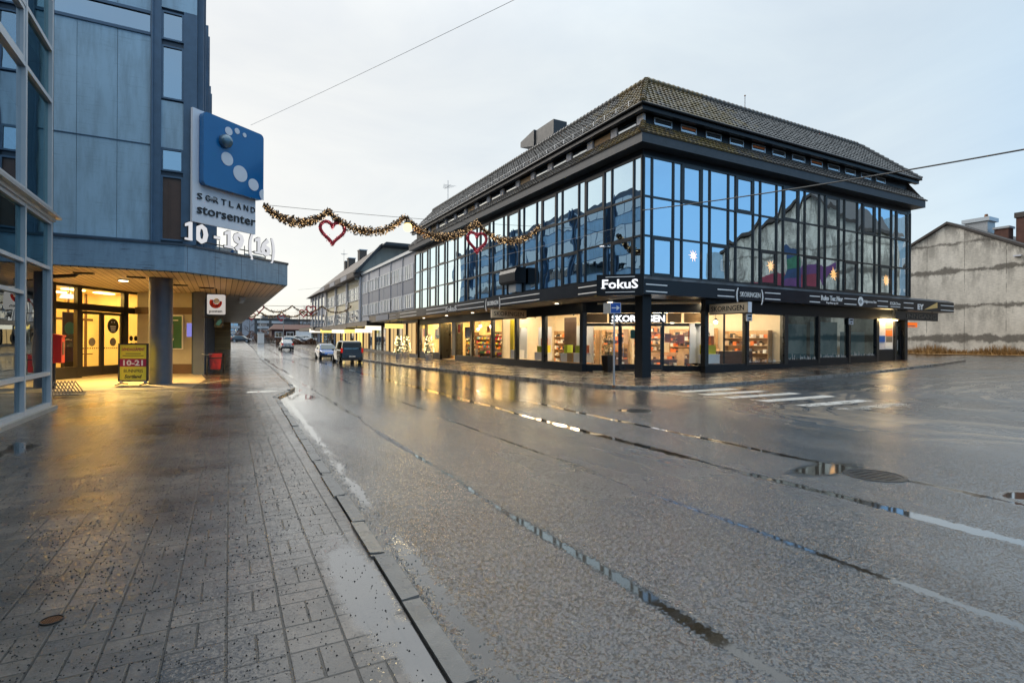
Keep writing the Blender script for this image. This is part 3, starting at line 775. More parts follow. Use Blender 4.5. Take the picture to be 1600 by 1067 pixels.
# attic windows on the side street, posts on the main street
cw = [(18.54, 19.71), (20.32, 21.4), (22.09, 23.23), (23.87, 24.97), (25.65, 26.77), (27.37, 28.5), (29.13, 30.32), (30.87, 32.0), (32.58, 33.76), (34.37, 35.47), (36.1, 37.2), (37.8, 38.9)]
for x0, x1 in cw:
    a0, a1 = x0 - 17.75, x1 - 17.75; f = MB()
    f.ring(FR, a0, a1, 12.36, 12.72, .05, -.142, -.08)
    f = f.build('attic_window', 'aluminium', ob)
    MB().fbox(FR, a0 + .05, a1 - .05, -.139, -.11, 12.42, 12.64).build('pane', 'office_glass', f)
    MB().fbox(FR, a0 + .05, a1 - .05, -.138, -.1, 12.53, 12.63).build('blind', 'orange_card' if int(x0) % 5 == 0 else 'black_card', f)
for k, y in enumerate((20.1, 22.1, 24.15, 26.2, 28.25, 30.35, 32.4, 34.75, 37, 39.2, 41.4, 43.6, 45.8, 48, 50.2, 52.4)):
    a = y - 19.86
    MB().fbox(FL, a - .24, a + .24, -.148, -.02, 12.15, 12.72).build('attic_post', 'white_post', ob)
    if k < 15:
        f = MB().fbox(FL, a + .3, a + 1.75, -.145, -.09, 12.3, 12.7).build('attic_window', 'dark_frame', ob)
        MB().fbox(FL, a + .36, a + 1.69, -.1, -.082, 12.35, 12.66).build('pane', 'office_glass' if k % 4 != 1 else 'wood', f)

def tiles(F, n0, z0, n1, z1, lo, hi, courses, pitch=.3, lift=.05, wave=.032):
    """roof slope of corrugated tile courses with real steps"""
    mb = MB(); sl = math.hypot(n1 - n0, z1 - z0); un = (z1 - z0) / sl; uz = -(n1 - n0) / sl; sub = 6
    for i in range(courses):
        t0, t1 = i / courses, (i + 1) / courses
        b0, b1 = lo(t0), hi(t0); c0, c1 = lo(t1), hi(t1)
        k0 = math.floor(min(b0, c0) / pitch * sub); k1 = math.ceil(max(b1, c1) / pitch * sub)
        vs = []; fs = []; o = 0
        off = pitch * .5 * (i % 2)
        jit = random.Random(i * 7 + courses)
        prev = None
        for k in range(k0, k1 + 1):
            a = k * pitch / sub
            ph = ((a + off) / pitch) % 1.0
            hgt = wave * (math.sin(ph * math.pi) ** .8 if ph < .72 else .35 * (1 - math.sin((ph - .72) / .28 * math.pi)))
            if int((a + off) / pitch) != prev: prev = int((a + off) / pitch); j_ = jit.uniform(-.008, .012)
            aa = min(max(a, b0), b1); ab = min(max(a, c0), c1)
            for (q, t_, e) in ((aa, t0, -.02), (aa, t0, lift + hgt + j_), (ab, t1, .004 + hgt * .8)):
                n = n0 + (n1 - n0) * t_ + un * e; z = z0 + (z1 - z0) * t_ + uz * e
                vs.append(F.P(q, n, z))
        m_ = len(vs) // 3
        for k in range(m_ - 1):
            fs += [(3 * k, 3 * k + 3, 3 * k + 4, 3 * k + 1), (3 * k + 1, 3 * k + 4, 3 * k + 5, 3 * k + 2)]
        mb.add(vs, fs)
    return mb
# lower eave strips
tiles(FL, .70, 11.5, -.12, 12.32, lambda t: -.70 + .82 * t, lambda t: LA + .2, 4).build('eave_tiles', 'roof_tile', ob, smooth=False, fix=False)
tiles(FR, .70, 11.5, -.12, 12.32, lambda t: -.70 + .82 * t, lambda t: 24.8 - .6 * t, 4).build('eave_tiles', 'roof_tile', ob, fix=False)
# mansard slopes, hipped at the corner and the far end
HN0, HZ0, HN1, HZ1 = .42, 12.99, -2.0, 15.55
tiles(FL, HN0, HZ0, HN1, HZ1, lambda t: -.42 + 2.42 * t, lambda t: LA + .25, 11).build('mansard_tiles', 'roof_tile', ob, fix=False)
tiles(FR, HN0, HZ0, HN1, HZ1, lambda t: -.42 + 2.42 * t, lambda t: 24.6 - 3.2 * t, 11).build('mansard_tiles', 'roof_tile', ob, fix=False)
mb = MB()
mb.face((17.4, 54.6, 12.98), (19.75, 54.6, 15.5), (36, 54.6, 15.5), (39, 54.6, 12.98))
mb.face((19.7, 21.8, 15.53), (39.1, 21.8, 15.53), (39.1, 54.6, 15.53), (19.7, 54.6, 15.53))
mb.face((42.3, 19.45, 12.98), (39.12, 21.85, 15.52), (39.12, 50, 15.52), (42.3, 54.5, 12.98))
mb.face((42.4, 19.2, 11.5), (41.71, 20.0, 12.9), (41.71, 54, 12.9), (42.4, 54.4, 11.5))
mb.build('roof_deck', 'roof_dark', ob)
rp = MB()      # hip and ridge caps
def caps(p, q, r=.13, step=.36):
    p, q = Vector(p), Vector(q); L = (q - p).length; d = (q - p) / L; k = 0
    while k < L - .1:
        a = p + d * k; b = p + d * min(k + step + .05, L)
        rp.tube([a + Vector((0, 0, .03)), b], r * 1.12, 8, r * .85); k += step
caps((17.34, 19.44, 13.06), (19.72, 21.82, 15.62)); caps((17.06, 19.16, 11.56), (17.86, 19.96, 12.36))
caps((19.72, 21.86, 15.6), (19.72, 54.6, 15.6)); caps((19.76, 21.84, 15.6), (39.15, 21.84, 15.6))
caps((42.34, 19.44, 13.04), (39.18, 21.86, 15.6), .15)
rp.build('ridge_caps', 'roof_tile', ob)
mb = MB(); mb.tube([(17.3, 19.4, 12.99), (17.3, 54.6, 12.99)], .06, 8); mb.tube([(17.3, 19.4, 12.99), (42.3, 19.4, 12.99)], .06, 8)
mb.build('gutter', 'black_panel', ob)
sg = MB()
for k in range(36): a = .8 + k * .95; sg.fbox(FL, a, a + .03, .18, .22, 13.2, 13.55)
sg.tube([FL.P(.5, .2, 13.5), FL.P(LA, .2, 13.5)], .015, 5)
sg.build('snow_guard', 'galvanised', ob)
# canopy over the pavement with chamfered corner
CP = [(15.9, 54.4), (15.9, 20.75), (17.3, 19.4), (46.9, 19.4), (46.9, 20.6), (42.2, 20.6), (42.2, 21.4), (18.6, 21.4), (18.6, 54.4)]
cano = MB().prism(CP, 4.02, 4.72).build('canopy', 'black_fascia', ob)
mb = MB(); mb.face((15.88, 54.4, 4.725), (15.88, 20.74, 4.725), (17.7, 20.74, 4.94), (17.7, 54.4, 4.94)); mb.face((17.3, 19.38, 4.725), (46.9, 19.38, 4.725), (46.9, 19.83, 4.9), (17.72, 19.83, 4.94)); mb.face((15.88, 20.74, 4.725), (17.29, 19.38, 4.725), (17.7, 19.84, 4.94), (17.69, 20.74, 4.94))
mb.face((42, 19.84, 4.9), (46.9, 19.84, 4.9), (46.9, 20.6, 4.9), (42, 20.6, 4.9)); mb.build('flashing', 'weathered_lead', cano)
mb = MB(); mb.prism([(16.02, 54.3), (16.02, 20.85), (17.35, 19.55), (18.2, 20.35), (18.2, 54.3)], 3.995, 4.015); mb.build('soffit', 'soffit_grey', cano)
FCL = Frame((15.9, 0), (0, 1), (-1, 0)); FCR = Frame((0, 19.4), (1, 0), (0, -1))
mb = MB()
for y0, y1 in ((20.95, 22.5), (26.3, 31.15), (33.65, 38.4), (40.95, 45.5), (48.3, 53.5)):
    for z in (4.12, 4.45): mb.fbox(FCL, y0, y1, 0, .02, z, z + .055)
for x0, x1 in ((17.55, 18.9), (22.36, 23.61), (26.04, 27.34), (29.97, 30.94), (33.37, 34.64), (36.98, 38.17), (40.1, 41.31), (45.0, 46.85)):
    for z in (4.12, 4.45): mb.fbox(FCR, x0, x1, 0, .02, z, z + .055)
mb.parts('white_stripe', 'letter_white', cano)
FCLm = Frame((15.9, 0), (0, -1), (-1, 0))
MB().text(FCLm, 'FokuS', -40.8, 4.10, .42, 2.25, 0, .03, bold=.01).build('lettering', 'letter_white', cano)
MB().text(FCLm, '(', -33.4, 4.02, .62, .16, 0, .03, bold=.02).text(FCLm, ')', -31.35, 4.02, .62, .16, 0, .03, bold=.02).text(FCLm, 'SKORINGEN', -33.12, 4.16, .3, 1.65, 0, .03).build('lettering', 'letter_white', cano)
MB().text(FCR, '(', 23.75, 4.02, .62, .17, 0, .03, bold=.02).text(FCR, ')', 25.72, 4.02, .62, .17, 0, .03, bold=.02).text(FCR, 'SKORINGEN', 24.05, 4.18, .27, 1.6, 0, .03).build('lettering', 'letter_white', cano)
MB().text(FCR, 'Reko Tec Nor', 31.05, 4.28, .30, 2.15, 0, .03, bold=.02).text(FCR, 'Regnskap og råd', 31.55, 4.1, .12, 1.15, 0, .03).build('lettering', 'letter_white', cano)
mb = MB().disc(FCR, 35.1, 4.36, .29, 0, .02); mb.build('emblem', 'letter_white', cano)
mb = MB()
for k in range(5): mb.fbox(FCR, 34.92 + k * .07, 34.95 + k * .07, .02, .026, 4.2 + .05 * abs(k - 2), 4.5 - .05 * abs(k - 2))
mb.build('emblem_mark', 'black_fascia', cano)
MB().text(FCR, 'rådgivernes hus', 35.42, 4.3, .18, 1.4, 0, .03).build('lettering', 'letter_white', cano)
MB().text(FCR, 'KGROve', 38.45, 4.28, .2, 1.2, 0, .03).fbox(FCR, 38.5, 39.65, 0, .02, 4.14, 4.19).build('lettering', 'letter_white', cano)
MB().text(FCR, 'EY', 41.85, 4.1, .36, .78, 0, .03, bold=.04).build('lettering', 'letter_white', cano)
MB().fprism(FCR, [(42.75, 4.1), (44.5, 4.28), (44.5, 4.66)], 0, .02).build('beam_emblem', 'beam_yellow', cano)

# ground floor: pillar, plinths, posts, glass, interiors
mb = MB(); mb.box(17.95, 20.05, -.3, 18.5, 20.6, 4.02); mb.build('corner_pillar', 'black_panel', ob)
LB = [(25.55, 29.52), (29.82, 33.25), (33.5, 37.08), (37.3, 40.9), (41.25, 44.4), (48.5, 52.35), (52.6, 54.3)]
mb = MB(); mb.box(18.22, 25.4, -.3, 18.5, 44.45, .47); mb.box(18.22, 48.3, -.3, 18.5, 54.4, .62); mb.parts('plinth', 'black_panel', ob)
mb = MB(); mb.box(18.22, 25.4, 3.42, 18.5, 54.4, 4.02); mb.build('shop_header', 'black_panel', ob)
mb = MB()
for y0, y1 in ((25.3, 25.55), (29.52, 29.82), (33.25, 33.5), (37.08, 37.3), (40.9, 41.25), (44.4, 45.3), (48.2, 48.5), (52.35, 52.6), (54.2, 54.4)): mb.box(18.2, y0, .47, 18.48, y1, 3.42)
mb.parts('shop_post', 'black_mullion', ob)
for y0, y1 in LB:
    f = MB()
    z0 = .47 if y0 < 45 else .62
    f.ring(Frame((18.3, 0), (0, 1), (-1, 0)), y0, y1, z0, 3.42, .05, -.04, .04)
    f = f.build('shop_window', 'black_mullion', ob)
    MB().face((18.3, y0, z0 + .05), (18.3, y1, z0 + .05), (18.3, y1, 3.37), (18.3, y0, 3.37)).build('pane', 'shop_glass', f, fix=False)
# recessed toy shop door
f = MB()
for q in ((45.3, 45.42), (46.75, 46.87), (48.1, 48.2)): f.box(19.2, q[0], .05, 19.3, q[1], 3.42)
f.box(19.2, 45.3, 2.5, 19.3, 48.2, 2.62); f.box(18.5, 45.2, .05, 19.2, 45.3, 3.42); f.box(18.5, 48.2, .05, 19.2, 48.3, 3.42)
f = f.build('shop_door', 'black_mullion', ob)
MB().box(19.23, 45.42, .05, 19.26, 48.1, 2.5).build('pane', 'shop_glass', f)
MB().tube([(19.12, 46.6, .9), (19.12, 46.6, 1.7)], .02).build('handle', 'aluminium', f)
# diagonal corner entrance
FD = Frame((18.35, 25.7), (5.3, -4.2), (-4.2, -5.3)); DL = 6.76
mb = MB(); mb.fbox(FD, 0, DL, -.2, .05, -.1, .17); mb.fbox(FD, 0, 2.2, -.15, .08, .171, .45); mb.fbox(FD, 4.6, DL, -.15, .08, .171, .45); mb.fbox(FD, 0, DL, -.2, .05, 3.42, 4.02); mb.parts('entrance_plinth', 'black_panel', ob)
mb = MB()
for a in (0, 2.2, 3.35, 4.6, DL): mb.fbox(FD, a - .07, a + .07, -.1, .04, .17, 3.42)
mb.fbox(FD, 0, DL, -.09, .03, 2.66, 2.82); mb.build('entrance_frame', 'black_mullion', ob)
for a0, a1, z0 in ((.07, 2.13, .45), (4.67, DL - .07, .45)):
    MB().fbox(FD, a0, a1, -.03, -.01, z0, 2.66).build('entrance_pane', 'shop_glass', ob)
for a0, a1 in ((2.27, 3.28), (3.42, 4.53)):
    dr = MB(); dr.fbox(FD, a0, a1, -.06, .0, .18, .5); dr.fbox(FD, a0, a0 + .07, -.06, 0, .5, 2.64); dr.fbox(FD, a1 - .07, a1, -.06, 0, .5, 2.64)
    dr = dr.build('entrance_door', 'black_mullion', ob)
    MB().fbox(FD, a0 + .07, a1 - .07, -.04, -.02, .5, 2.64).build('pane', 'shop_glass', dr)
    MB().tube([FD.P(a0 + .14, .05, .95), FD.P(a0 + .14, .05, 1.6)], .018).build('handle', 'aluminium', dr)
for a0, a1 in ((.1, 1.5), (4.85, 5.6), (5.75, DL - .1)): MB().fbox(FD, a0, a1, -.035, -.01, 2.86, 3.38).build('transom_panel', 'wood', ob)
MB().fbox(FD, 1.6, 4.78, -.05, .02, 2.84, 3.4).build('letter_board', 'dark_frame', ob)
FDL = FD
o = MB().text(FD, 'SKORINGEN', 1.75, 2.92, .36, 2.95, .05, .05, bold=.03).build('lit_sign', 'letters_lit')
tag(o, 'lit white shoe shop letters over the corner entrance behind the pillar', 'sign')
# side street shop windows
RB = [(22.62, 25.6, .56), (25.8, 28.85, .60), (29.2, 32.08, .72), (32.27, 35.25, .82), (35.47, 38.41, .9)]
mb = MB()
for x0, x1, z in ((22.4, 29.0, .56), (29.0, 32.2, .72), (32.2, 35.35, .82), (35.35, 38.6, .9)): mb.box(x0, 20.2, -.3, x1, 20.5, z)
mb.box(38.6, 20.22, -.3, 40.75, 20.5, 1.35); mb.parts('plinth', 'black_panel', ob)
mb = MB(); mb.box(22.4, 20.2, 3.40, 42.2, 20.5, 4.02); mb.build('shop_header', 'black_panel', ob)
mb = MB()
for x0, x1 in ((22.36, 22.62), (25.6, 25.8), (28.85, 29.2), (32.08, 32.27), (35.25, 35.47), (38.41, 38.72), (40.62, 40.85)): mb.box(x0, 20.18, .5, x1, 20.48, 3.4)
mb.box(41.85, 20.15, -.2, 42.2, 24, 4.02); mb.box(24.2, 20.5, .1, 24.0 + .25, 20.6, 3.4); mb.parts('shop_post', 'black_mullion', ob)
for k, (x0, x1, z) in enumerate(RB):
    f = MB(); f.ring(Frame((0, 20.29), (1, 0), (0, -1)), x0, x1, z, 3.4, .05, -.05, .05); f = f.build('shop_window', 'black_mullion', ob)
    MB().face((x0, 20.29, z + .05), (x1, 20.29, z + .05), (x1, 20.29, 3.35), (x0, 20.29, 3.35)).build('pane', 'shop_glass' if k < 2 else 'grey_shop_glass', f, fix=False)
    mb = MB(); r2 = random.Random(k)          # frosted grass silhouettes at the foot of the panes
    for q in range(46):
        xx = x0 + .1 + (x1 - x0 - .25) * r2.random(); hh = r2.uniform(.05, .16) + (.22 * r2.random() if r2.random() < .3 else 0); lean = r2.uniform(-.09, .09)
        mb.face((xx, 20.284, z + .06), (xx + .03, 20.284, z + .06), (xx + lean + .012, 20.284, z + .06 + hh), (xx + lean, 20.284, z + .06 + hh))
    if k > 0: mb.build('frosted_grass', 'white_card', f, fix=False, kind='stuff')
f = MB(); f.box(38.72, 20.3, 1.35, 40.62, 20.4, 3.4); f = f.build('info_board', 'white_post', ob)
for q, (x, z, w_, h_, mt) in enumerate(((39.7, 2.75, .8, .5, 'beige_card'), (39.7, 2.25, .8, .42, 'orange_card'), (38.8, 1.85, .8, .42, 'road_sign_blue'), (39.7, 1.4, .8, .42, 'white_card'), (39.75, 1.85, .75, .36, 'soffit_grey'))):
    MB().box(x, 20.28, z, x + w_, 20.298, z + h_).build('name_plate', mt, f)
d_ = MB()
for q in ((40.9, 41.1, .55, 3.2), (41.62, 41.82, .55, 3.2), (41.1, 41.62, .55, .95), (41.1, 41.62, 2.95, 3.2)): d_.box(q[0], 20.36, q[2], q[1], 20.44, q[3])
d_ = d_.build('side_door', 'black_panel', ob)
MB().box(41.1, 20.38, .95, 41.62, 20.41, 2.95).build('pane', 'grey_shop_glass', d_)
MB().tube([(41.2, 20.3, 1.3), (41.2, 20.3, 2.0)], .02).build('handle', 'aluminium', d_)
MB().box(39.0, 20.0, 3.3, 40.6, 20.2, 3.39).build('wall_lamp', 'lamp_warm', ob)
# interiors
mb = MB(); mb.prism([(18.45, 54.2), (18.45, 25.75), (22.65, 20.45), (29, 20.45), (29, 31), (24.2, 31), (24.2, 54.2)], .04, .10); mb.build('interior_floor', 'interior_floor', ob)
mb = MB(); mb.prism([(18.52, 54.2), (18.52, 25.75), (22.65, 20.55), (41.5, 20.55), (41.5, 31), (24.2, 31), (24.2, 54.2)], 3.9, 4.0); mb.build('interior_ceiling', 'interior_white', ob)
mb = MB(); mb.box(23.8, 37.1, .1, 24.0, 54.2, 3.9); mb.box(18.5, 54.1, .1, 23.8, 54.3, 3.9); mb.box(19.6, 37.0, .1, 23.8, 37.09, 3.9); mb.build('toy_shop_wall', 'interior_cream', ob)
mb = MB(); mb.box(23.8, 27.6, .1, 24.0, 36.9, 3.9); mb.box(19.0, 36.85, .1, 23.8, 36.98, 3.9); mb.box(24.0, 31.0, .1, 29.2, 31.2, 3.9); mb.box(29.0, 20.5, .1, 29.15, 31.0, 3.9); mb.build('shoe_shop_wall', 'interior_white', ob)
mb = MB(); mb.box(29.16, 25.2, .1, 41.6, 25.4, 3.9); mb.box(29.16, 20.5, .1, 41.6, 25.2, .14); mb.build('office_wall', 'dim_wall', ob)
mb = MB()
for x0, x1, z, h_ in ((29.3, 32.0, 1.0, 1.9), (32.35, 35.2, 1.0, 2.1), (35.5, 38.3, 1.0, 1.5)): mb.face((x0, 20.9, z - .2), (x1, 20.9, z - .2), (x1, 20.9, z + h_), (x0, 20.9, z + h_))
mb.build('roller_blind', 'teal_card', ob)
def ceil_lamp(x0, y0, x1, y1, mat='lamp_warm', z=3.84): MB().box(x0, y0, z, x1, y1, z + .05).build('ceiling_lamp', mat, ob)
for y in (38.6, 41.4, 44.2, 47, 49.8, 52.6): ceil_lamp(19.6, y, 20.1, y + 1.3, 'lamp_entrance'); ceil_lamp(22.2, y, 22.6, y + 1.3, 'lamp_warm')
for y in (26.6, 28.8, 31, 33.2, 35.4): ceil_lamp(20.6, y, 21.0, y + 1.2, 'lamp_white'); ceil_lamp(18.75, y, 18.87, y + .9, 'lamp_white')
for x, y in ((25, 23.5), (27, 23.5), (25.2, 26.5), (27.2, 26.5), (25.2, 29), (27.2, 29), (22.2, 25.2), (22.6, 28)): ceil_lamp(x, y, x + 1.1, y + .35, 'lamp_white')
for x in (23.2, 25.4, 27.4): ceil_lamp(x, 21.0, x + .9, 21.12, 'lamp_white')

# ---- things in the shop windows
def shelf(x, y, rz, w_, h_, d_, label, cols, seed, shoes=False, z0=.1):
    t_ = thing('display_shelf', label, 'shelf', (x, y, z0), rz, group='shop shelves')
    r = MB(); n = max(2, int(h_ / .42)); go = {}
    r.box(-w_ / 2, d_ - .03, 0, w_ / 2, d_, h_); r.box(-w_ / 2, 0, 0, -w_ / 2 + .04, d_ - .03, h_); r.box(w_ / 2 - .04, 0, 0, w_ / 2, d_ - .03, h_)
    rr = random.Random(seed)
    for k in range(n):
        z = .08 + k * (h_ - .1) / n; r.box(-w_ / 2 + .04, 0, z, w_ / 2 - .04, d_ - .03, z + .03)
        xx = -w_ / 2 + .07
        while xx < w_ / 2 - .2:
            bw = rr.uniform(.10, .28); bh = rr.uniform(.10, .32)
            if rr.random() < .85: go.setdefault(rr.choice(cols), MB()).box(xx, .04, z + .031, min(xx + bw, w_ / 2 - .06), d_ - .08, z + bh)
            xx += bw + .03
    r.build('rack', 'dark_wood' if not shoes else 'wood', t_, local=True)
    for c, q in go.items(): q.build('goods', c, t_, local=True)
    return t_
TOY = ['red_card', 'orange_card', 'yellow_card', 'blue_card', 'beige_card', 'green_card', 'magenta_card']
SHOE = ['black_card', 'dark_wood', 'beige_card', 'orange_card', 'white_card']
shelf(20.0, 39.6, R(-90), 2.6, .95, .5, 'low toy shelf behind the window right of the wall screen', TOY, 1)
shelf(22.8, 42.5, R(-90), 3.0, 2.1, .5, 'tall toy shelf at the back of the yellow lit shop', TOY, 2)
shelf(19.4, 50.3, R(-90), 3.0, .9, .45, 'low toy shelf in the far yellow lit window', TOY, 3)
shelf(22.9, 38.6, R(-90), 1.8, 2.2, .5, 'tall toy shelf beside the red hanging banner', TOY, 4)
shelf(27.0, 30.4, 0, 4.2, 2.9, .45, 'tall shelf of shoe boxes facing the corner entrance', SHOE, 5, True)
shelf(25.2, 26.6, R(-40), 2.4, 1.0, .6, 'low wooden shoe stand inside the corner entrance', SHOE, 6, True)
shelf(23.1, 28.4, R(-40), 1.7, 2.2, .4, 'shoe rack left of the corner door', SHOE, 7, True)
shelf(26.6, 24.2, R(0), 3.2, 1.25, .5, 'shoe shelf behind the brown counter in the side window', SHOE, 8, True)
shelf(22.0, 27.0, R(-40), 1.5, 1.5, .4, 'bag rack behind the left entrance window', ['beige_card', 'orange_card', 'dark_wood', 'white_card'], 9, True)
def slab(name, label, cat, x0, y0, z0, x1, y1, z1, mat, group=None, edge=None):
    o = MB().box(x0, y0, z0, x1, y1, z1)
    if edge:  # a lid line
        o.box(x0 - .01, y0 - .01, z1 - .05, x1 + .01, y1 + .01, z1 + .012)
    return tag(o.build(name, mat), label, cat, group)
for y, w_, h_, sd, lb in ((46.0, 3.2, 2.6, 21, 'tall crowded toy shelf opposite the shop door'), (49.6, 3.2, 2.3, 22, 'tall crowded toy shelf in the far toy window'), (52.7, 2.4, 2.6, 23, 'toy shelf in the farthest corner of the toy shop'), (39.6, 2.4, 2.4, 24, 'toy shelf at the near end of the toy shop back wall')): shelf(23.3, y, R(-90), w_, h_, .45, lb, TOY + ['white_card', 'lime_card'], sd)
for x, y, w_, h_, sd, lb in ((20.2, 42.6, 2.2, 1.1, 31, 'low toy stand under the hanging screen'), (20.6, 46.8, 1.8, 1.3, 32, 'low toy stand behind the glass shop door'), (19.5, 38.2, 1.4, .8, 33, 'lowest toy stand in the nearest toy window'), (21.2, 40.6, 1.6, 1.5, 34, 'middle toy stand between window and back shelves')): shelf(x, y, R(-90), w_, h_, .5, lb, TOY + ['white_card'], sd)
for y, w_, h_, sd, lb in ((29.0, 2.4, 2.5, 41, 'shoe shelf on the back wall nearest the entrance'), (32.2, 2.6, 2.5, 42, 'shoe shelf on the back wall of the middle window'), (35.2, 2.2, 2.5, 43, 'shoe shelf on the back wall next to the toy shop')): shelf(23.3, y, R(-90), w_, h_, .4, lb, SHOE, sd, True)
shelf(28.5, 22.6, R(-90), 3.2, 2.4, .4, 'shoe shelf on the right wall of the side street window', SHOE, 44, True); shelf(28.5, 27, R(-90), 4.0, 2.6, .4, 'shoe shelf deep inside on the right wall', SHOE, 45, True)
# white backdrops with spots, plinths and parcels (shoe shop, main street)
for k, (y0, y1, mt, lb) in enumerate(((26.0, 27.7, 'white_card', 'white backdrop board in the display window next to the entrance'), (30.6, 32.3, 'white_card', 'white backdrop board in the middle shoe display window'), (33.9, 35.2, 'white_card', 'white backdrop board below the beige hanging sign'))):
    slab('backdrop_board', lb, 'display board', 19.45, y0, .5, 19.5, y1, 2.75, mt, 'backdrop boards')
slab('backdrop_board', 'dark slatted wood board between white display boards', 'display board', 19.6, 28.0, .5, 19.66, 29.3, 3.3, 'dark_wood', 'backdrop boards')
slab('backdrop_board', 'white spotlit board in the left part of the side window', 'display board', 22.9, 21.75, .6, 24.4, 21.8, 2.8, 'white_card', 'backdrop boards')
slab('banner', 'red banner hanging in the toy shop window', 'banner', 20.3, 36.9 + .35, 1.7, 20.34, 37.9, 3.4, 'red_card')
slab('banner', 'white banner hanging beside the red banner', 'banner', 19.9, 36.5, 1.5, 19.94, 36.84, 3.4, 'white_card')
slab('banner', 'yellow curtain strip beside the white shoe display', 'banner', 19.35, 35.7, .5, 19.4, 36.3, 3.4, 'yellow_card')
tv = thing('wall_screen', 'dark framed screen hanging in the toy shop window', 'screen', (18.7, 42.6, 2.0)); MB().box(18.68, 41.7, 2.0, 18.75, 43.4, 2.95).build('casing', 'black_card', tv); MB().box(18.66, 41.8, 2.08, 18.679, 43.3, 2.87).build('display', 'blue_card', tv)
tv = thing('wall_screen', 'dark framed screen in the far yellow window', 'screen', (18.7, 50.0, 1.9)); MB().box(18.68, 49.1, 1.95, 18.75, 50.9, 2.9).build('casing', 'black_card', tv); MB().box(18.66, 49.2, 2.03, 18.679, 50.8, 2.82).build('display', 'blue_card', tv)
for k, (x, y, w_, h_, mt, lb) in enumerate(((18.75, 26.0, 1.0, .55, 'white_card', 'white plinth under the lime parcels nearest the entrance'), (18.75, 27.2, .5, .55, 'wood', 'wooden plinth between two white plinths'), (18.75, 30.3, 1.3, .5, 'white_card', 'white plinth under the yellow parcels in the middle window'), (18.75, 34.0, 1.1, .6, 'white_card', 'white plinth in the window under the hanging sign'), (18.8, 27.8, .7, .5, 'white_card', 'white plinth before the dark slatted board'))):
    slab('display_plinth', lb, 'plinth', x, y, .52, x + .55, y + w_, .52 + h_, mt, 'display plinths', True)
for k, (x, y, z, w_, h_, mt, lb) in enumerate(((18.85, 26.1, 1.09, .3, .45, 'orange_card', 'orange parcel nearest the entrance on a white plinth'), (18.85, 26.55, 1.09, .4, .42, 'lime_card', 'lime parcel beside the orange one near the entrance'), (18.9, 27.9, 1.04, .35, .5, 'lime_card', 'lime parcel before the dark slatted board'), (18.85, 30.4, 1.04, .5, .45, 'yellow_card', 'yellow parcel right in the middle display window'), (18.85, 31.0, 1.04, .45, .4, 'lime_card', 'lime parcel left of the yellow one'), (18.9, 30.8, 1.5, .25, .45, 'orange_card', 'orange parcel stacked on yellow parcels'))):
    slab('gift_parcel', lb, 'parcel', x, y, z, x + .4, y + w_, z + h_, mt, 'gift parcels', True)
slab('display_plinth', 'white plinth under the yellow parcel in the side window', 'plinth', 23.2, 20.9, .6, 24.3, 21.4, 1.1, 'white_card', 'display plinths', True)
slab('gift_parcel', 'yellow parcel on the side window plinth', 'parcel', 23.3, 21.0, 1.11, 24.1, 21.4, 1.6, 'yellow_card', 'gift parcels', True)
slab('gift_parcel', 'orange box standing on the yellow side window parcel', 'parcel', 23.8, 21.05, 1.61, 24.02, 21.3, 2.1, 'orange_card', 'gift parcels', True)
slab('counter', 'brown counter low in the side street shoe window', 'counter', 25.0, 21.6, .3, 27.9, 22.4, 1.25, 'dark_wood', None, True)
pic = slab('picture', 'pale green picture of dark figures on the shoe shop back wall', 'picture', 26.6, 24.9, 2.0, 28.4, 24.95, 3.0, 'white_card')
mb = MB(); FPt = Frame((26.6, 24.9), (1, 0), (0, -1))
for a in (.6, 1.1): mb.fprism(FPt, [(a, .35 + 2), (a + .12, .4 + 2), (a + .28, .2 + 2), (a + .33, .25 + 2), (a + .2, .55 + 2), (a + .22, .85 + 2), (a + .05, .8 + 2)], 0, .012)
mb.build('figures', 'black_card', pic)
ld = thing('step_ladder', 'black wooden step ladder in the side street shoe window', 'ladder', (24.9, 22.6, .1))
mb = MB(); mb.tube([(24.6, 22.6, .1), (24.85, 22.6, 2.5)], .04); mb.tube([(25.3, 22.6, .1), (24.9, 22.6, 2.5)], .04); mb.build('side_rails', 'black_card', ld)
mb = MB()
for k in range(5): mb.box(24.65 + .04 * k, 22.5, .5 + .4 * k, 25.25 - .06 * k, 22.7, .54 + .4 * k)
mb.build('treads', 'black_card', ld)
for k, (a, z, mt, lb) in enumerate(((4.9, 1.75, 'orange_card', 'orange price card left in the right entrance window'), (5.6, 1.7, 'orange_card', 'larger orange price card in the right entrance window'), (6.2, 1.9, 'red_card', 'small red price card in the right entrance window'), (3.0, 1.95, 'teal_card', 'teal and orange poster on the entrance door'))):
    o = MB().fbox(FD, a - .18, a + .18, -.3, -.28, z, z + .5).build('price_card', mt); tag(o, lb, 'card', 'price cards')
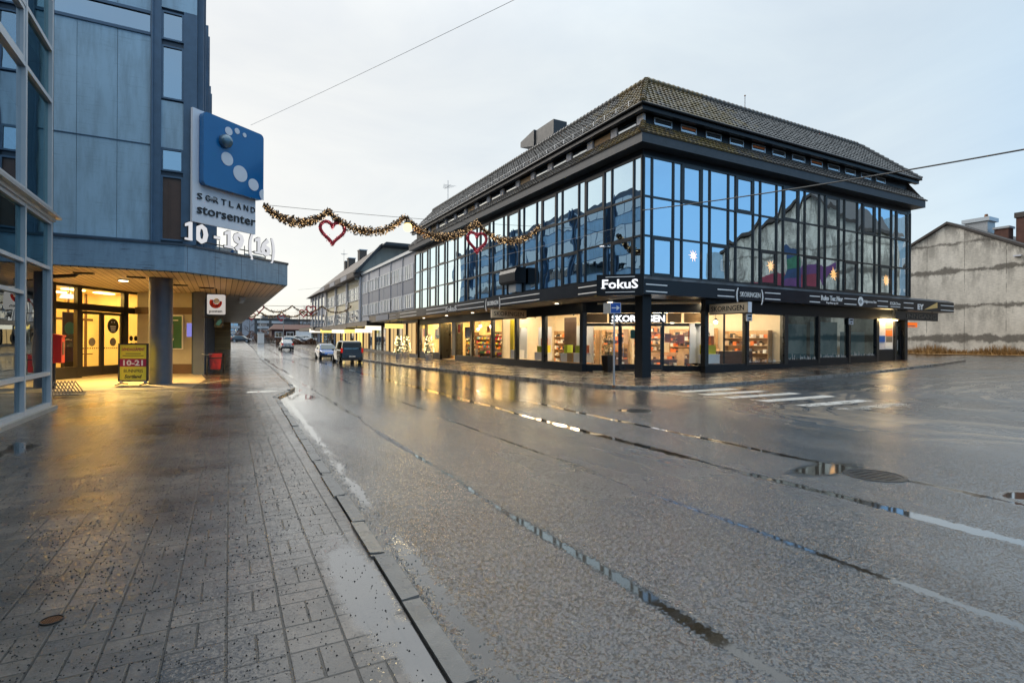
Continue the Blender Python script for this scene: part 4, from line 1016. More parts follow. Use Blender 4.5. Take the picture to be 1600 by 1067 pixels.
# spotlights washing the display boards
for k, (x, y, tx, ty, lb) in enumerate(((18.9, 26.4, 19.45, 26.4, 'ceiling spot lamp nearest the entrance over the white board'), (18.9, 27.3, 19.45, 27.3, 'second ceiling spot lamp from the entrance'), (18.9, 31.0, 19.45, 31.0, 'right ceiling spot lamp of the middle window'), (18.9, 31.9, 19.45, 31.9, 'left ceiling spot lamp of the middle window'), (18.9, 34.3, 19.45, 34.3, 'ceiling spot lamp near the hanging sign'), (23.2, 21.2, 23.3, 21.75, 'left ceiling spot lamp in the side window'), (24.1, 21.2, 24.0, 21.75, 'right ceiling spot lamp in the side window'))):
    t_ = thing('spot_lamp', lb, 'lamp', (x, y, 3.5), group='spot lamps'); d3 = Vector((tx - x, ty - y, -1.5)).normalized()
    c0 = Vector((x, y, 3.55)); MB().tube([c0, c0 + d3 * .2], .05, 10).build('lamp_head', 'black_card', t_); MB().tube([(x, y, 3.55), (x, y, 3.9)], .012).build('stem', 'black_card', t_)
    l = bpy.data.lights.new('spot', 'SPOT'); l.energy = 42; l.spot_size = R(62); l.spot_blend = .3; l.color = (1, .9, .74); l.shadow_soft_size = .03
    lo = bpy.data.objects.new('spot_light', l); COL.objects.link(lo); lo.location = c0 + d3 * .23; lo.rotation_euler = d3.to_track_quat('-Z', 'Y').to_euler()

# pendant lamps hanging inside the shops
for k, (x, y, z, lb) in enumerate(((19.3, 39.5, 2.95, 'glowing pendant lamp in the nearest toy shop window'), (19.6, 42.2, 3.05, 'glowing pendant lamp above the low toy stand'), (19.4, 50.6, 3.0, 'glowing pendant lamp in the far toy shop window'), (21.5, 46.8, 2.9, 'glowing pendant lamp behind the toy shop door'), (20.6, 25.6, 2.9, 'glowing pendant lamp left behind the corner entrance glass'), (23.4, 23.6, 2.95, 'glowing pendant lamp right behind the corner entrance glass'), (26.6, 23.2, 3.0, 'glowing pendant lamp over the counter in the side street window'), (24.4, 22.9, 3.05, 'glowing pendant lamp near the step ladder in the side window'))):
    t_ = thing('pendant_lamp', lb, 'lamp', (x, y, z), group='shop pendant lamps')
    MB().ball((x, y, z), .12, 12, 8).build('globe', 'lamp_disc', t_, smooth=True); MB().cyl(x, y, z + .1, z + .24, .16, .05, 14).build('shade', 'black_card', t_); MB().tube([(x, y, z + .2), (x, y, 3.9)], .012, 5).build('cord', 'black_card', t_)
for k, (y, z, w_, h_, mt, lb) in enumerate(((43.9, 2.5, .5, .7, 'red_card', 'red paper poster high in the toy shop window left of the door post'), (38.0, 2.45, .5, .45, 'orange_card', 'orange paper poster high in the nearest toy window'), (49.0, 2.3, .6, .8, 'white_card', 'white paper poster in the far toy window'), (53.2, 2.2, .5, .8, 'red_card', 'red paper poster in the farthest toy window'), (40.2, .62, .6, .5, 'beige_card', 'beige paper notice low in the toy shop window'), (51.6, .75, .9, .3, 'white_card', 'white paper notice low in the far toy window'))):
    o = MB().box(18.34, y - w_ / 2, z, 18.35, y + w_ / 2, z + h_).build('window_poster', mt); tag(o, lb, 'poster', 'paper posters in the toy shop windows')

# ------------------------------------------------------------------ signs and fittings of the corner building
FS = Frame((15.9, 20.75), (1.4, -1.35), (-1.35, -1.4))
t_ = thing('corner_sign', 'black box sign lettered FokuS on the chamfered canopy corner', 'sign', (16.5, 20.0, 3.9))
MB().fbox(FS, -.12, 2.05, .0, .26, 3.93, 4.92).build('sign_box', 'black_panel', t_)
MB().text(FS, 'FokuS', .14, 4.27, .42, 1.66, .26, .02, bold=.025).fbox(FS, .09, .30, .26, .28, 4.262, 4.295).build('lettering', 'letters_lit_soft', t_)
MB().fbox(FS, .3, 1.65, .26, .275, 4.78, 4.815).fbox(FS, .3, 1.65, .26, .275, 4.07, 4.105).parts('stripe', 'letter_white', t_)
def hang_sign(F, a0, a1, z0, z1, n, label, name='hanging_sign', txt='SKORINGEN', end=None, face='beige_board'):
    t_ = thing(name, label, 'sign', F.P((a0 + a1) / 2, 0, z0))
    MB().fbox(F, a0, a1, -n, n, z0, z1).build('sign_box', face, t_)
    f = MB(); f.fbox(F, a0 - .03, a1 + .03, -n - .02, n + .02, z1, z1 + .03); f.fbox(F, a0 - .03, a1 + .03, -n - .02, n + .02, z0 - .03, z0)
    f.build('frame', 'dark_frame', t_)
    MB().text(F, txt, a0 + .06 * (a1 - a0), z0 + (z1 - z0) * .25, (z1 - z0) * .52, (a1 - a0) * .86, n, .015).build('lettering', 'letter_black', t_)
    for a in (a0 + .25, a1 - .25): MB().tube([F.P(a, 0, z1 + .03), F.P(a, 0, 4.0)], .02, 6).build('hanger', 'dark_frame', t_)
    if end: MB().fbox(F, a1 + .031, a1 + .05, -n, n, z0, z1).build('end_cap', 'sign_white', t_)
simple('beige_board', (.74, .60, .42), .5, var=.1)
hang_sign(Frame((0, 31.8), (1, 0), (0, -1)), 15.55, 18.15, 3.3, 3.86, .09, 'beige hanging shoe shop sign below the canopy on the main street')
hang_sign(Frame((22.8, 0), (0, -1), (-1, 0)), -20.2, -17.85, 3.24, 3.75, .13, 'beige hanging shoe shop sign over the side street pavement', end=True)
t_ = thing('entrance_sign', 'black board lettered INNGANG hanging below the canopy end', 'sign', (42, 19.7, 3.4)); FI = Frame((0, 19.75), (1, 0), (0, -1))
MB().fbox(FI, 39.6, 45.2, -.12, .1, 3.36, 3.94).build('board', 'black_fascia', t_); MB().text(FI, 'INNGANG', 41.0, 3.5, .3, 3.9, .1, .03).build('lettering', 'soffit_grey', t_)
for a in (40.2, 44.6): MB().tube([FI.P(a, 0, 3.94), FI.P(a, 0, 4.05)], .025).build('hanger', 'dark_frame', t_)
t_ = thing('small_plate', 'small orange plate with pale letters past the building end', 'sign', (44, 20.6, 3.0)); FI2 = Frame((0, 21.0), (1, 0), (0, -1))
MB().fbox(FI2, 43.3, 45.2, 0, .05, 2.95, 3.3).build('plate', 'orange_panel', t_); MB().fbox(FI2, 43.6, 44.9, .05, .06, 3.0, 3.07).build('line', 'letter_white', t_); MB().fbox(FI2, 43.2, 43.3, 0, .06, .5, 4.03).build('post', 'dark_frame', t_)
for x, z, lb in ((25.72, 3.05, 'small grey notice plate between the shoe windows'), (35.36, 3.05, 'small grey notice plate between the dim office windows')):
    t_ = thing('notice_plate', lb, 'plate', (x, 20.15, z), group='notice plates'); MB().box(x - .22, 20.1, z - .1, x + .22, 20.17, z + .28).build('plate', 'sign_dots', t_); MB().box(x - .15, 20.09, z + .12, x + .15, 20.099, z + .22).box(x - .1, 20.09, z - .05, x + .1, 20.099, z + .03).build('symbol', 'black_card', t_)
# black box projecting from the glazing
t_ = thing('wall_box', 'black sheet metal box projecting from the main street glazing', 'box', (17.7, 32, 5.7))
FB_ = Frame((0, 32.2), (1, 0), (0, -1))
mb = MB(); mb.fprism(FB_, [(17.68, 5.62), (17.68, 6.62), (17.0, 6.62), (16.85, 6.3), (16.85, 5.75), (17.0, 5.62)], -1.1, 1.2); mb.build('casing', 'black_panel', t_)
MB().box(16.92, 31.0, 6.62, 17.68, 33.35, 6.65).build('lid', 'weathered_lead', t_); MB().box(17.2, 31.5, 5.05, 17.66, 32.5, 5.6).build('duct', 'galvanised', t_)
# roof fittings
t_ = thing('roof_ventilator', 'dark sheet metal ventilation box on the tiled roof ridge', 'ventilator', (20.5, 33.5, 15.5))
mb = MB(); mb.box(20.1, 31.5, 15.4, 21.2, 34.0, 17.1); mb.build('housing', 'roof_metal', t_)
mb = MB(); FV = Frame((0, 0), (0, 1), (-1, 0)); mb.hexa([(20.0, 34.0, 16.0), (21.3, 34.0, 16.0), (21.3, 36.0, 16.5), (20.0, 36.0, 16.5), (20.0, 34.0, 17.2), (21.3, 34.0, 17.2), (21.3, 36.0, 16.9), (20.0, 36.0, 16.9)]); mb.build('cowl', 'roof_metal', t_)
def antenna(x, y, z, h, label):
    t_ = thing('roof_antenna', label, 'antenna', (x, y, z), group='roof antennas')
    MB().tube([(x, y, z), (x, y, z + h)], .03).build('mast', 'wire_grey', t_)
    mb = MB()
    for k in range(5): mb.tube([(x - .7 + .1 * k, y - .5 + k * .3, z + h * .8), (x + .7 - .1 * k, y - .5 + k * .3, z + h * .8)], .016, 5)
    mb.tube([(x, y - .7, z + h * .8), (x, y + 1.0, z + h * .8)], .02, 5); mb.build('elements', 'wire_grey', t_)
antenna(21.0, 53.5, 15.5, 3.2, 'thin antenna at the far end of the tiled corner roof')
antenna(21, 108.5, 15.0, 4.5, 'thin antenna on the far brown roof')
t_ = thing('lightning_rod', 'short thin rod standing on the side street roof ridge', 'rod', (27.5, 21.9, 15.6)); MB().tube([(27.5, 21.9, 15.6), (27.5, 21.9, 16.5)], .025).build('rod', 'wire_grey', t_); MB().ball((27.5, 21.9, 16.5), .05, 8, 6).build('tip', 'rusty_iron', t_)
# star lamps behind the first floor glass
def star(x, z, r, label, n=9):
    mb = MB(); c = (x, 20.02, z); rr = random.Random(int(x * 10))
    for k in range(n):
        a = k * 6.2832 / n + .3; L = r * rr.uniform(.8, 1.15)
        tip = (x + L * math.cos(a), 20.02, z + L * math.sin(a)); b = r * .36
        p1 = (x + b * math.cos(a - .42), 20.02, z + b * math.sin(a - .42)); p2 = (x + b * math.cos(a + .42), 20.02, z + b * math.sin(a + .42))
        for dy in (-.07, .07): q = (x, 20.02 + dy * 1.3, z); mb.add([tip, p1, q, p2], [(0, 1, 2), (0, 2, 3)])
    o = mb.build('paper_star', 'star_glow'); tag(o, label, 'star lamp', 'lit paper stars')
star(21.3, 6.2, .36, 'pale paper star, leftmost lit star in the upper glazing'); star(27.35, 6.1, .38, 'second lit paper star from the left above the hanging sign'); star(33.3, 6.0, .42, 'orange lit paper star in the middle of the side street glazing'); star(39.2, 5.95, .44, 'orange lit paper star nearest the right building end')
# small lamps on canopy edge
t_ = thing('ceiling_light', 'flat round lamp below the canopy at the corner entrance', 'lamp', (18.8, 23.6, 3.95)); MB().cyl(18.8, 23.6, 3.93, 4.0, .17, .14, 18).build('housing', 'white_paint', t_); MB().cyl(18.8, 23.6, 3.915, 3.929, .13, .13, 18).build('lens', 'lamp_disc', t_)
for k, (x, y, lb) in enumerate(((17.2, 38.5, 'round soffit lamp above the yellow shop window'), (17.2, 44.0, 'round soffit lamp near the toy shop door'), (17.2, 50.0, 'round soffit lamp at the far toy window'), (17.2, 26.5, 'round soffit lamp left of the corner entrance'))):
    t_ = thing('soffit_lamp', lb, 'lamp', (x, y, 3.97), group='soffit lamps'); MB().cyl(x, y, 3.965, 3.995, .14, .14, 16).build('rim_ring', 'aluminium', t_); MB().cyl(x, y, 3.955, 3.964, .11, .11, 16).build('lens', 'lamp_disc', t_)
# camera housings on the mullions
for x, y, z, lb in ((17.55, 22.7, 6.75, 'small pale camera on the glazing left of the corner'), (17.5, 63.0, 10.2, 'white camera high on the grey facade'), (17.5, 70.0, 9.9, 'white camera high on the far grey facade')):
    t_ = thing('security_camera', lb, 'camera', (x, y, z), group='wall cameras'); MB().tube([(x, y + .15, z), (x - .05, y - .25, z - .05)], .06, 8).build('body', 'sign_dots', t_); MB().tube([(x, y, z), (x + .22, y, z)], .025).build('bracket', 'wire_grey', t_)
# road sign with arrow
t_ = thing('road_sign', 'blue square road sign with white arrow on a grey post', 'road sign', (13.1, 16.2, .03)); FP = Frame((13.1, 16.12), (.88, -.47), (-.47, -.88))
MB().cyl(13.1, 16.2, .03, 3.26, .038, None, 12).build('post', 'galvanised', t_); MB().cyl(13.1, 16.2, .03, .12, .075, .06, 14).build('foot', 'rusty_iron', t_)
def rrect(a0, a1, z0, z1, r, n=5):
    pts = []
    for cx, cz, s0 in ((a1 - r, z0 + r, -90), (a1 - r, z1 - r, 0), (a0 + r, z1 - r, 90), (a0 + r, z0 + r, 180)):
        pts += [(cx + r * math.cos(R(s0 + 90 * k / n)), cz + r * math.sin(R(s0 + 90 * k / n))) for k in range(n + 1)]
    return pts
pl = MB().fprism(FP, rrect(-.2, .2, 2.83, 3.24, .03), -.0, .012).build('plate', 'road_sign_blue', t_)
MB().fprism(FP, [(-.15, 3.02), (.04, 3.02), (.03, 2.94), (.16, 3.04), (.03, 3.13), (.04, 3.055), (-.15, 3.055)], .0125, .015).build('arrow', 'letter_white', pl)
mb = MB()
for q in ((-.2, -.185, 2.84, 3.23), (.185, .2, 2.84, 3.23), (-.185, .185, 2.835, 2.848), (-.185, .185, 3.222, 3.235)): mb.fbox(FP, q[0], q[1], .0125, .0145, q[2], q[3])
mb.build('border', 'letter_white', pl)
FP2 = Frame((13.1, 16.2), (.3, -.95), (-.95, -.3)); MB().fbox(FP2, -.48, -.08, .01, .02, 2.83, 3.24).build('side_plate', 'galvanised', t_)
# planter with shrub at entrance
def shrub(t_, x, y, z0, z1, r, mat, seed, n=420, leaf=.06):
    rr = random.Random(seed); mb = MB()
    for k in range(n):
        zz = z0 + (z1 - z0) * rr.random(); fr = 1 - .6 * (zz - z0) / (z1 - z0); a = rr.uniform(0, 6.28); q = r * fr * math.sqrt(rr.random())
        c = Vector((x + q * math.cos(a), y + q * math.sin(a), zz)); u = Vector((rr.gauss(0, 1), rr.gauss(0, 1), rr.gauss(.4, 1))).normalized(); v = u.orthogonal().normalized()
        L = leaf * rr.uniform(.7, 1.4)
        mb.add([c - v * L * .35, c + u * L * .9 - v * L * .1, c + u * L * 1.6, c + u * L * .8 + v * L * .4], [(0, 1, 2, 3)])
    mb.build('foliage', mat, t_, fix=False)
    mb = MB()
    for k in range(5): a = k * 1.3; mb.tube([(x, y, z0 - .1), (x + r * .3 * math.cos(a), y + r * .3 * math.sin(a), z1 - .3 * (z1 - z0) * (k % 3))], .014, 5, .005)
    mb.build('stem', 'bark', t_)
t_ = thing('planter', 'tall square black planter with green shrub by the corner entrance', 'planter', (19.5, 24.6, .0))
mb = MB(); mb.hexa([(19.28, 24.38, .0), (19.72, 24.38, .0), (19.72, 24.82, .0), (19.28, 24.82, .0), (19.2, 24.3, .98), (19.8, 24.3, .98), (19.8, 24.9, .98), (19.2, 24.9, .98)]); mb.build('pot', 'dark_frame', t_)
mb = MB(); mb.box(19.24, 24.34, .94, 19.76, 24.86, .985); mb.build('soil', 'bark', t_)
shrub(t_, 19.5, 24.6, 1.0, 2.3, .5, 'leaf_green', 3, 520, .075)

# ------------------------------------------------------------------ wires, garlands, hearts, hanging lamp
def catenary(p, q, sag, n=24):
    p, q = Vector(p), Vector(q); return [p.lerp(q, k / n) - Vector((0, 0, sag * 4 * (k / n) * (1 - k / n))) for k in range(n + 1)]
def wire(name, p, q, sag, r, label, mat='wire_grey'):
    return tag(MB().tube(catenary(p, q, sag), r, 6).build(name, mat, smooth=True), label, 'wire', 'overhead wires')
wire('overhead_wire', (1.0, 24.2, 10.4), (16.9, -20, 8.4), .35, .006, 'thin wire running from the blue sign up across the sky')
wire('overhead_wire', (17.7, 19.8, 8.05), (20.9, -3, 7.0), .3, .024, 'thick cable running from the building corner to upper right', 'cable_dark')
wire('overhead_wire', (17.7, 21.4, 7.55), (7.0, 60, 7.0), .5, .008, 'faint wire low across the main street glazing')
def pole(x, y, label):
    t_ = thing('street_pole', label, 'pole', (x, y, g(x, y) - .08), group='street poles'); z = g(x, y) - .08
    MB().cyl(x, y, z, z + 9, .09, .05, 12).build('mast', 'galvanised', t_); MB().tube([(x, y, z + 8.9), (x - 1.2, y + .4, z + 9.1)], .035).build('arm', 'galvanised', t_); MB().cyl(x, y, z, z + .4, .15, .15, 12).build('foot', 'galvanised', t_)
pole(16.9, -20.2, 'grey pole holding the thin wire behind the viewer'); pole(20.95, -3.2, 'grey pole holding the thick cable across the side street')

def garland(p, q, knots, label, seed, r=.17, n_per=330, lowf=1.0):
    """a wire with tinsel swags; knots are parameters 0..1 along the wire where the swags are tied"""
    t_ = thing('light_garland', label, 'garland', tuple(p), group='street garlands'); p, q = Vector(p), Vector(q)
    MB().tube(catenary(p, q, .12), .010, 5).build('wire', 'wire_black', t_)
    rr = random.Random(seed)
    for i in range(len(knots) - 1):
        a = p.lerp(q, knots[i]) - Vector((0, 0, .05)); b = p.lerp(q, knots[i + 1]) - Vector((0, 0, .05)); L = (b - a).length
        ndl = MB(); li = MB()
        sag = L * .235 * lowf
        def at(s):
            c = a.lerp(b, s); c.z -= sag * (1 - abs(2 * s - 1) ** 2.3); return c
        for k in range(n_per):
            s = rr.random(); c = at(s); rad = r * (.65 + .45 * math.sin(s * math.pi))
            o = Vector((rr.gauss(0, 1), rr.gauss(0, 1), rr.gauss(0, 1))).normalized() * rad * rr.random() ** .45
            c = c + o; u = Vector((rr.gauss(0, 1), rr.gauss(0, 1), rr.gauss(0, 1))).normalized(); v = u.orthogonal()
            w_ = u.cross(v); S = r * rr.uniform(.22, .46)
            if rr.random() < .68: ndl.add([c - u * S, c + v * S * .5, c + u * S, c - v * S * .5], [(0, 1, 2, 3)])
            else: li.add([c - u * S * .27, c + v * S * .27, c + w_ * S * .27, c + u * S * .27], [(0, 1, 2), (0, 1, 3), (1, 2, 3), (0, 2, 3)])
        ndl.tube([at(k / 12) for k in range(13)], r * .3, 5)
        sw = ndl.build('swag', 'garland_needles', t_, fix=False)
        li.build('fairy_lights', 'fairy_glow', sw, fix=False, kind='stuff')
    return t_
def heart_pts(n=40):
    pts = []
    for k in range(n):
        t = 2 * math.pi * k / n; x = 16 * math.sin(t) ** 3; y = 13 * math.cos(t) - 5 * math.cos(2 * t) - 2 * math.cos(3 * t) - math.cos(4 * t)
        pts.append((x / 32, (y + 2.5) / 29))
    return pts
def heart(c, size, F, label, cord=.35, seed=0, small=False):
    t_ = thing('heart_ornament', label, 'heart', tuple(c), group='red tinsel hearts')
    P = [Vector(F.P(a * size * 1.05, 0, c[2] + z * size)) for a, z in heart_pts(20 if small else 40)]
    mb = MB(); r = size * .082; m_ = 6; n = len(P)
    vs = []
    for i in range(n):
        d = (P[(i + 1) % n] - P[i - 1]).normalized(); nn = Vector((F.n[0], F.n[1], 0)); bb = d.cross(nn).normalized()
        vs += [P[i] + (nn * math.cos(k * 6.2832 / m_) * .6 + bb * math.sin(k * 6.2832 / m_)) * r for k in range(m_)]
    mb.add(vs, [(i * m_ + k, i * m_ + (k + 1) % m_, ((i + 1) % n) * m_ + (k + 1) % m_, ((i + 1) % n) * m_ + k) for i in range(n) for k in range(m_)])
    rr = random.Random(seed); li = MB()
    for k in range(60 if small else 420):
        i = rr.randrange(n); cc = P[i].lerp(P[(i + 1) % n], rr.random()) + Vector((rr.gauss(0, r * .6), rr.gauss(0, r * .5), rr.gauss(0, r * .7)))
        u = Vector((rr.gauss(0, 1), rr.gauss(0, 1), rr.gauss(0, 1))).normalized(); v = u.orthogonal(); S = r * rr.uniform(.2, .48)
        (mb if k % 3 else li).add([cc - u * S, cc + v * S * .5, cc + u * S, cc - v * S * .5], [(0, 1, 2, 3)])
    mb.build('tinsel_frame', 'heart_red', t_, fix=False); li.build('fairy_lights', 'heart_glow', t_, kind='stuff', fix=False)
    MB().tube([F.P(0, 0, c[2] + size * .28), F.P(0, 0, c[2] + size * .5 + cord)], .008, 4).build('cord', 'wire_black', t_)
GA, GB_ = (1.55, 24.9, 7.42), (17.7, 24.9, 8.1)
def gp(x): return (x - GA[0]) / (GB_[0] - GA[0])
garland(GA, GB_, [gp(1.62), gp(4.15), gp(7.6), gp(11.3), gp(15.05)], 'near garland of four lit tinsel swags across the street', 3, .22, 1200)
FH = Frame((4.32, 24.9), (1, 0), (0, -1)); heart((4.32, 24.9, 6.5), 1.0, FH, 'left of the two large red tinsel hearts hanging on the near garland', .3, 1)
FH = Frame((11.35, 24.9), (1, 0), (0, -1)); heart((11.35, 24.9, 6.72), 1.0, FH, 'right of the two large red hearts, before the blue glazing', .3, 2)
wire('overhead_wire', (2.0, 85, 6.75), (17.7, 85, 7.1), .2, .02, 'distant wire carrying the second row of garlands', 'wire_black')
garland((2.2, 85, 6.7), (17.6, 85, 7.1), [.19, .45, .72, 1.0], 'second garland, farther along the street', 5, .26, 240)
garland((2.2, 118, 7.2), (17.6, 118, 7.6), [.05, .3, .55, .8, 1.0], 'third and farthest garland over the street end', 6, .34, 240)
for x, y, z, s_, lb in ((4.7, 85, 6.2, 1.2, 'small far red heart right of the canopy edge'), (11.7, 85, 6.2, 1.3, 'small far red heart in front of the brown roofed houses'), (5.2, 118, 6.3, 1.4, 'farthest red heart close to the canopy edge'), (3.6, 118, 6.0, 1.4, 'far red heart partly behind the canopy edge'), (10.6, 118, 6.2, 1.3, 'far red heart over the low red house'), (12.6, 100, 6.4, 1.3, 'far red heart between two garlands')):
    heart((x, y, z), s_, Frame((x, y), (1, 0), (0, -1)), lb, .4, int(x), True)
t_ = thing('hanging_lamp', 'lit globe street lamp hanging on the garland wire', 'lamp', (7.75, 24.9, 7.1))
MB().ball((7.75, 24.9, 7.12), .21, 16, 10).build('globe', 'lamp_globe', t_, smooth=True); MB().cyl(7.75, 24.9, 7.3, 7.48, .2, .07, 16).build('cap', 'dark_frame', t_); MB().tube([(7.75, 24.9, 7.45), (7.75, 24.9, 7.7)], .02).build('hanger', 'dark_frame', t_)
l = bpy.data.lights.new('lamp_light', 'POINT'); l.energy = 130; l.color = (1, .78, .42); l.shadow_soft_size = .2; lo = bpy.data.objects.new('lamp_light', l); COL.objects.link(lo); lo.location = (7.75, 24.9, 6.85)

# ------------------------------------------------------------------ the glazed building on the left
gb = thing('glass_building', 'near glazed building with pale grey frames at the left edge', 'building', (-3.75, 17.25, 0)); FG = Frame((-3.75, 0), (0, 1), (1, 0))
ys = [17.17, 15.15, 13.05, 10.95, 8.85, 6.75, 4.65, 2.5, .4, -1.7, -3.8]
mb = MB()
for k, y in enumerate(ys):
    mb.fbox(FG, y - .045, y + .045, -.08, .05, .1, 4.66); mb.fbox(FG, y - .05, y + .05, -.08, .05, 4.9, 13.5)
for z in (.14, .9, 4.62): mb.fbox(FG, -3.8, 17.2, -.08, .042, z - .045, z + .045)
for z in (4.94, 7.6, 8.88, 11.4, 13.4): mb.fbox(FG, -3.8, 17.2, -.08, .042, z - .05, z + .05)
for i in range(len(ys) - 1):
    for z in ((3.48,) if i % 2 == 0 else (2.74, 3.42)): mb.fbox(FG, ys[i + 1] + .045, ys[i] - .045, -.07, .036, z - .04, z + .04)
mb.build('facade_frame', 'pale_aluminium', gb)
mb = MB(); mb.fbox(FG, -4, 17.32, -.1, .09, 4.66, 4.74); mb.build('cornice', 'aluminium', gb)
mb = MB(); mb.fprism(FG, [(-4, 4.74), (17.4, 4.74), (17.4, 4.8), (-4, 4.8)], -.05, .20); mb.fprism(FG, [(-4, 4.8), (17.36, 4.8), (17.36, 4.9), (-4, 4.9)], -.05, .1); mb.build('eaves', 'galvanised', gb)
mb = MB(); mb.fbox(FG, -4, 17.35, -.12, .14, -.2, .095); mb.build('base_course', 'drain_stone', gb)
mb = MB(); mb.fbox(FG, 17.22, 17.32, -9, .04, -.2, 13.5); mb.build('end_wall', 'blue_dark', gb)
for i in range(len(ys) - 1):
    y1, y0 = ys[i] - .045, ys[i + 1] + .045
    levels = [(.185, .855, 'teal_glass_low')] + ([(.945, 3.44, 'teal_glass_low'), (3.52, 4.57, 'teal_glass')] if i % 2 == 0 else [(.945, 2.7, 'teal_glass_low'), (2.78, 3.38, 'teal_glass_low'), (3.46, 4.57, 'teal_glass')])
    levels += [(4.99, 7.55, 'teal_glass'), (7.65, 8.83, 'teal_glass'), (8.93, 11.35, 'teal_glass'), (11.45, 13.35, 'teal_glass')]
    for z0, z1, mt in levels:
        tl = rnd.uniform(-.004, .004)
        if i % 2 == 1 and z0 > 4.8: mt = 'pale_glass'
        w_ = MB().face(FG.P(y0, -.03 - tl, z0), FG.P(y1, -.03 + tl, z0), FG.P(y1, -.03 + tl, z1), FG.P(y0, -.03 - tl, z1)).build('window', mt, gb, fix=False)
        if i % 2 == 1 and z0 == 7.65:
            s_ = MB()
            s_.ring(FG, y0, y1, z0, z1, .1, -.06, .03)
            s_.build('sash', 'pale_aluminium', w_)
mb = MB(); mb.box(-7.5, -4, -.1, -7.3, 17.2, 13.4); mb.box(-7.3, -4, 4.6, -3.9, 17.2, 4.9); mb.box(-7.3, -4, 8.5, -3.9, 17.2, 8.8); mb.box(-7.3, -4, 13.4, -3.7, 17.3, 13.7); mb.box(-7.3, -4, -.1, -3.9, 17.2, .06); mb.box(-7.3, -4.2, 0, -3.7, -4, 13.4); mb.build('interior_wall', 'teal_wall', gb)
mb = MB()
for y in (16.5, 13.6, 10.2): mb.box(-5.4, y - .2, .06, -5.0, y + .2, 4.6); mb.box(-5.6, y - .35, 4.9, -5.0, y + .35, 8.5)
mb.parts('interior_column', 'teal_wall', gb)
for k, y in enumerate((16.1, 14.0, 12.0)): MB().box(-4.2, y - .75, 6.2, -4.17, y + .7, 7.1).build('roller_blind', 'teal_card' if k % 2 else 'grey_panel_dark', gb)

# ------------------------------------------------------------------ the blue shopping centre
sc_ = thing('shopping_centre', 'tall blue panelled shopping centre with wide canopy over the pavement', 'building', (-.83, 22.95, 0)); FB = Frame((0, 22.95), (1, 0), (0, -1)); FBS = Frame((-.83, 22.95), (0, 1), (1, 0))
mb = MB(); mb.box(-14, 23.0, 5.15, -.9, 88, 17.0); mb.build('core', 'blue_dark', sc_)
seams = [-13.0, -9.5, -7.6, -6.5, -5.4, -4.32, -3.21, -2.17]
for i in range(len(seams) - 1):
    for z0, z1 in ((5.2, 8.66), (8.66, 12.5), (13.35, 17.0)):
        MB().fbox(FB, seams[i] + .006, seams[i + 1] - .006, -.04, .0 + (i % 2) * .003, z0 + .006, z1 - .006).build('cladding_panel', 'blue_panel' if (i + int(z0)) % 3 else 'blue_panel_pale', sc_)
f = MB(); f.ring(FB, -13, -2.17, 12.5, 13.35, .1, -.06, .05); f = f.build('strip_window', 'blue_trim', sc_)
MB().fbox(FB, -13, -2.17, -.05, -.02, 12.6, 13.25).build('pane', 'office_glass', f)
mb = MB(); mb.fbox(FB, -2.16, -1.93, -.1, .07, 5.2, 17.0); mb.fbox(FB, -1.25, -.83, -.1, .05, 5.2, 17.0); mb.parts('pilaster', 'blue_trim', sc_)
MB().fbox(FB, -1.93, -1.25, -.05, .0, 8.62, 10.3).build('cladding_panel', 'blue_panel_pale', sc_); MB().fbox(FB, -1.93, -.84, -.05, .055, 13.6, 17).build('cladding_panel', 'blue_panel_pale', sc_)
for z0, z1, mt in ((7.78, 8.6, 'office_glass'), (10.36, 12.28, 'office_glass'), (12.48, 13.5, 'office_glass'), (5.3, 7.62, None)):
    f = MB()
    f.ring(FB, -1.93, -1.25, z0, z1, .06, -.06, .035)
    f = f.build('window', 'blue_trim', sc_)
    if mt: MB().fbox(FB, -1.87, -1.31, -.05, -.02, z0 + .06, z1 - .06).build('pane', mt, f)
    else: MB().fbox(FB, -1.87, -1.31, -.05, -.02, z0 + .06, z1 - .06).fbox(FB, -1.7, -1.66, -.02, 0, z0 + .06, z1 - .06).build('shutter', 'dark_wood', f)
# street facade: projecting fins and window bands
for k in range(9):
    a = .3 + k * 7.2
    for q in (0, .9): MB().fbox(FBS, a + q, a + q + .16, 0, .20 + .05 * q, 5.2, 17.15 - .1 * q).build('fin', 'blue_trim', sc_)
    for z0, z1 in ((6.3, 8.0), (9.2, 10.9), (12.1, 13.8), (15.0, 16.4)):
        f = MB().fbox(FBS, a + 1.4, a + 6.8, -.02, .04, z0, z1).build('window', 'blue_trim', sc_); mb = MB()
        for w_ in range(4): mb.fbox(FBS, a + 1.5 + w_ * 1.32, a + 2.72 + w_ * 1.32, .04, .05, z0 + .1, z1 - .1)
        mb.build('pane', 'office_glass', f)
    for z0, z1 in ((5.2, 6.3), (8.0, 9.2), (10.9, 12.1), (13.8, 15.0)): MB().fbox(FBS, a + 1.1, a + 7.15, -.01, .02, z0 + .01, z1 - .01).build('cladding_panel', 'blue_panel', sc_)
mb = MB()
for x in seams[2:-1]:
    for z in [5.6 + .75 * q for q in range(15)]:
        if not 12.4 < z < 13.5: mb.disc(FB, x + .05, z, .012, 0, .008, 6)
mb.build('screw_heads', 'aluminium', sc_, kind='stuff')
mb = MB(); mb.fbox(FB, -13, -2.17, 0, .03, 8.635, 8.66); mb.fbox(FB, -13, -2.17, 0, .07, 5.2, 5.26); mb.parts('flashing', 'blue_trim', sc_)
MB().tube([(-2.2, 22.86, 5.2), (-2.2, 22.86, 17)], .045, 8).build('downpipe', 'blue_trim', sc_)
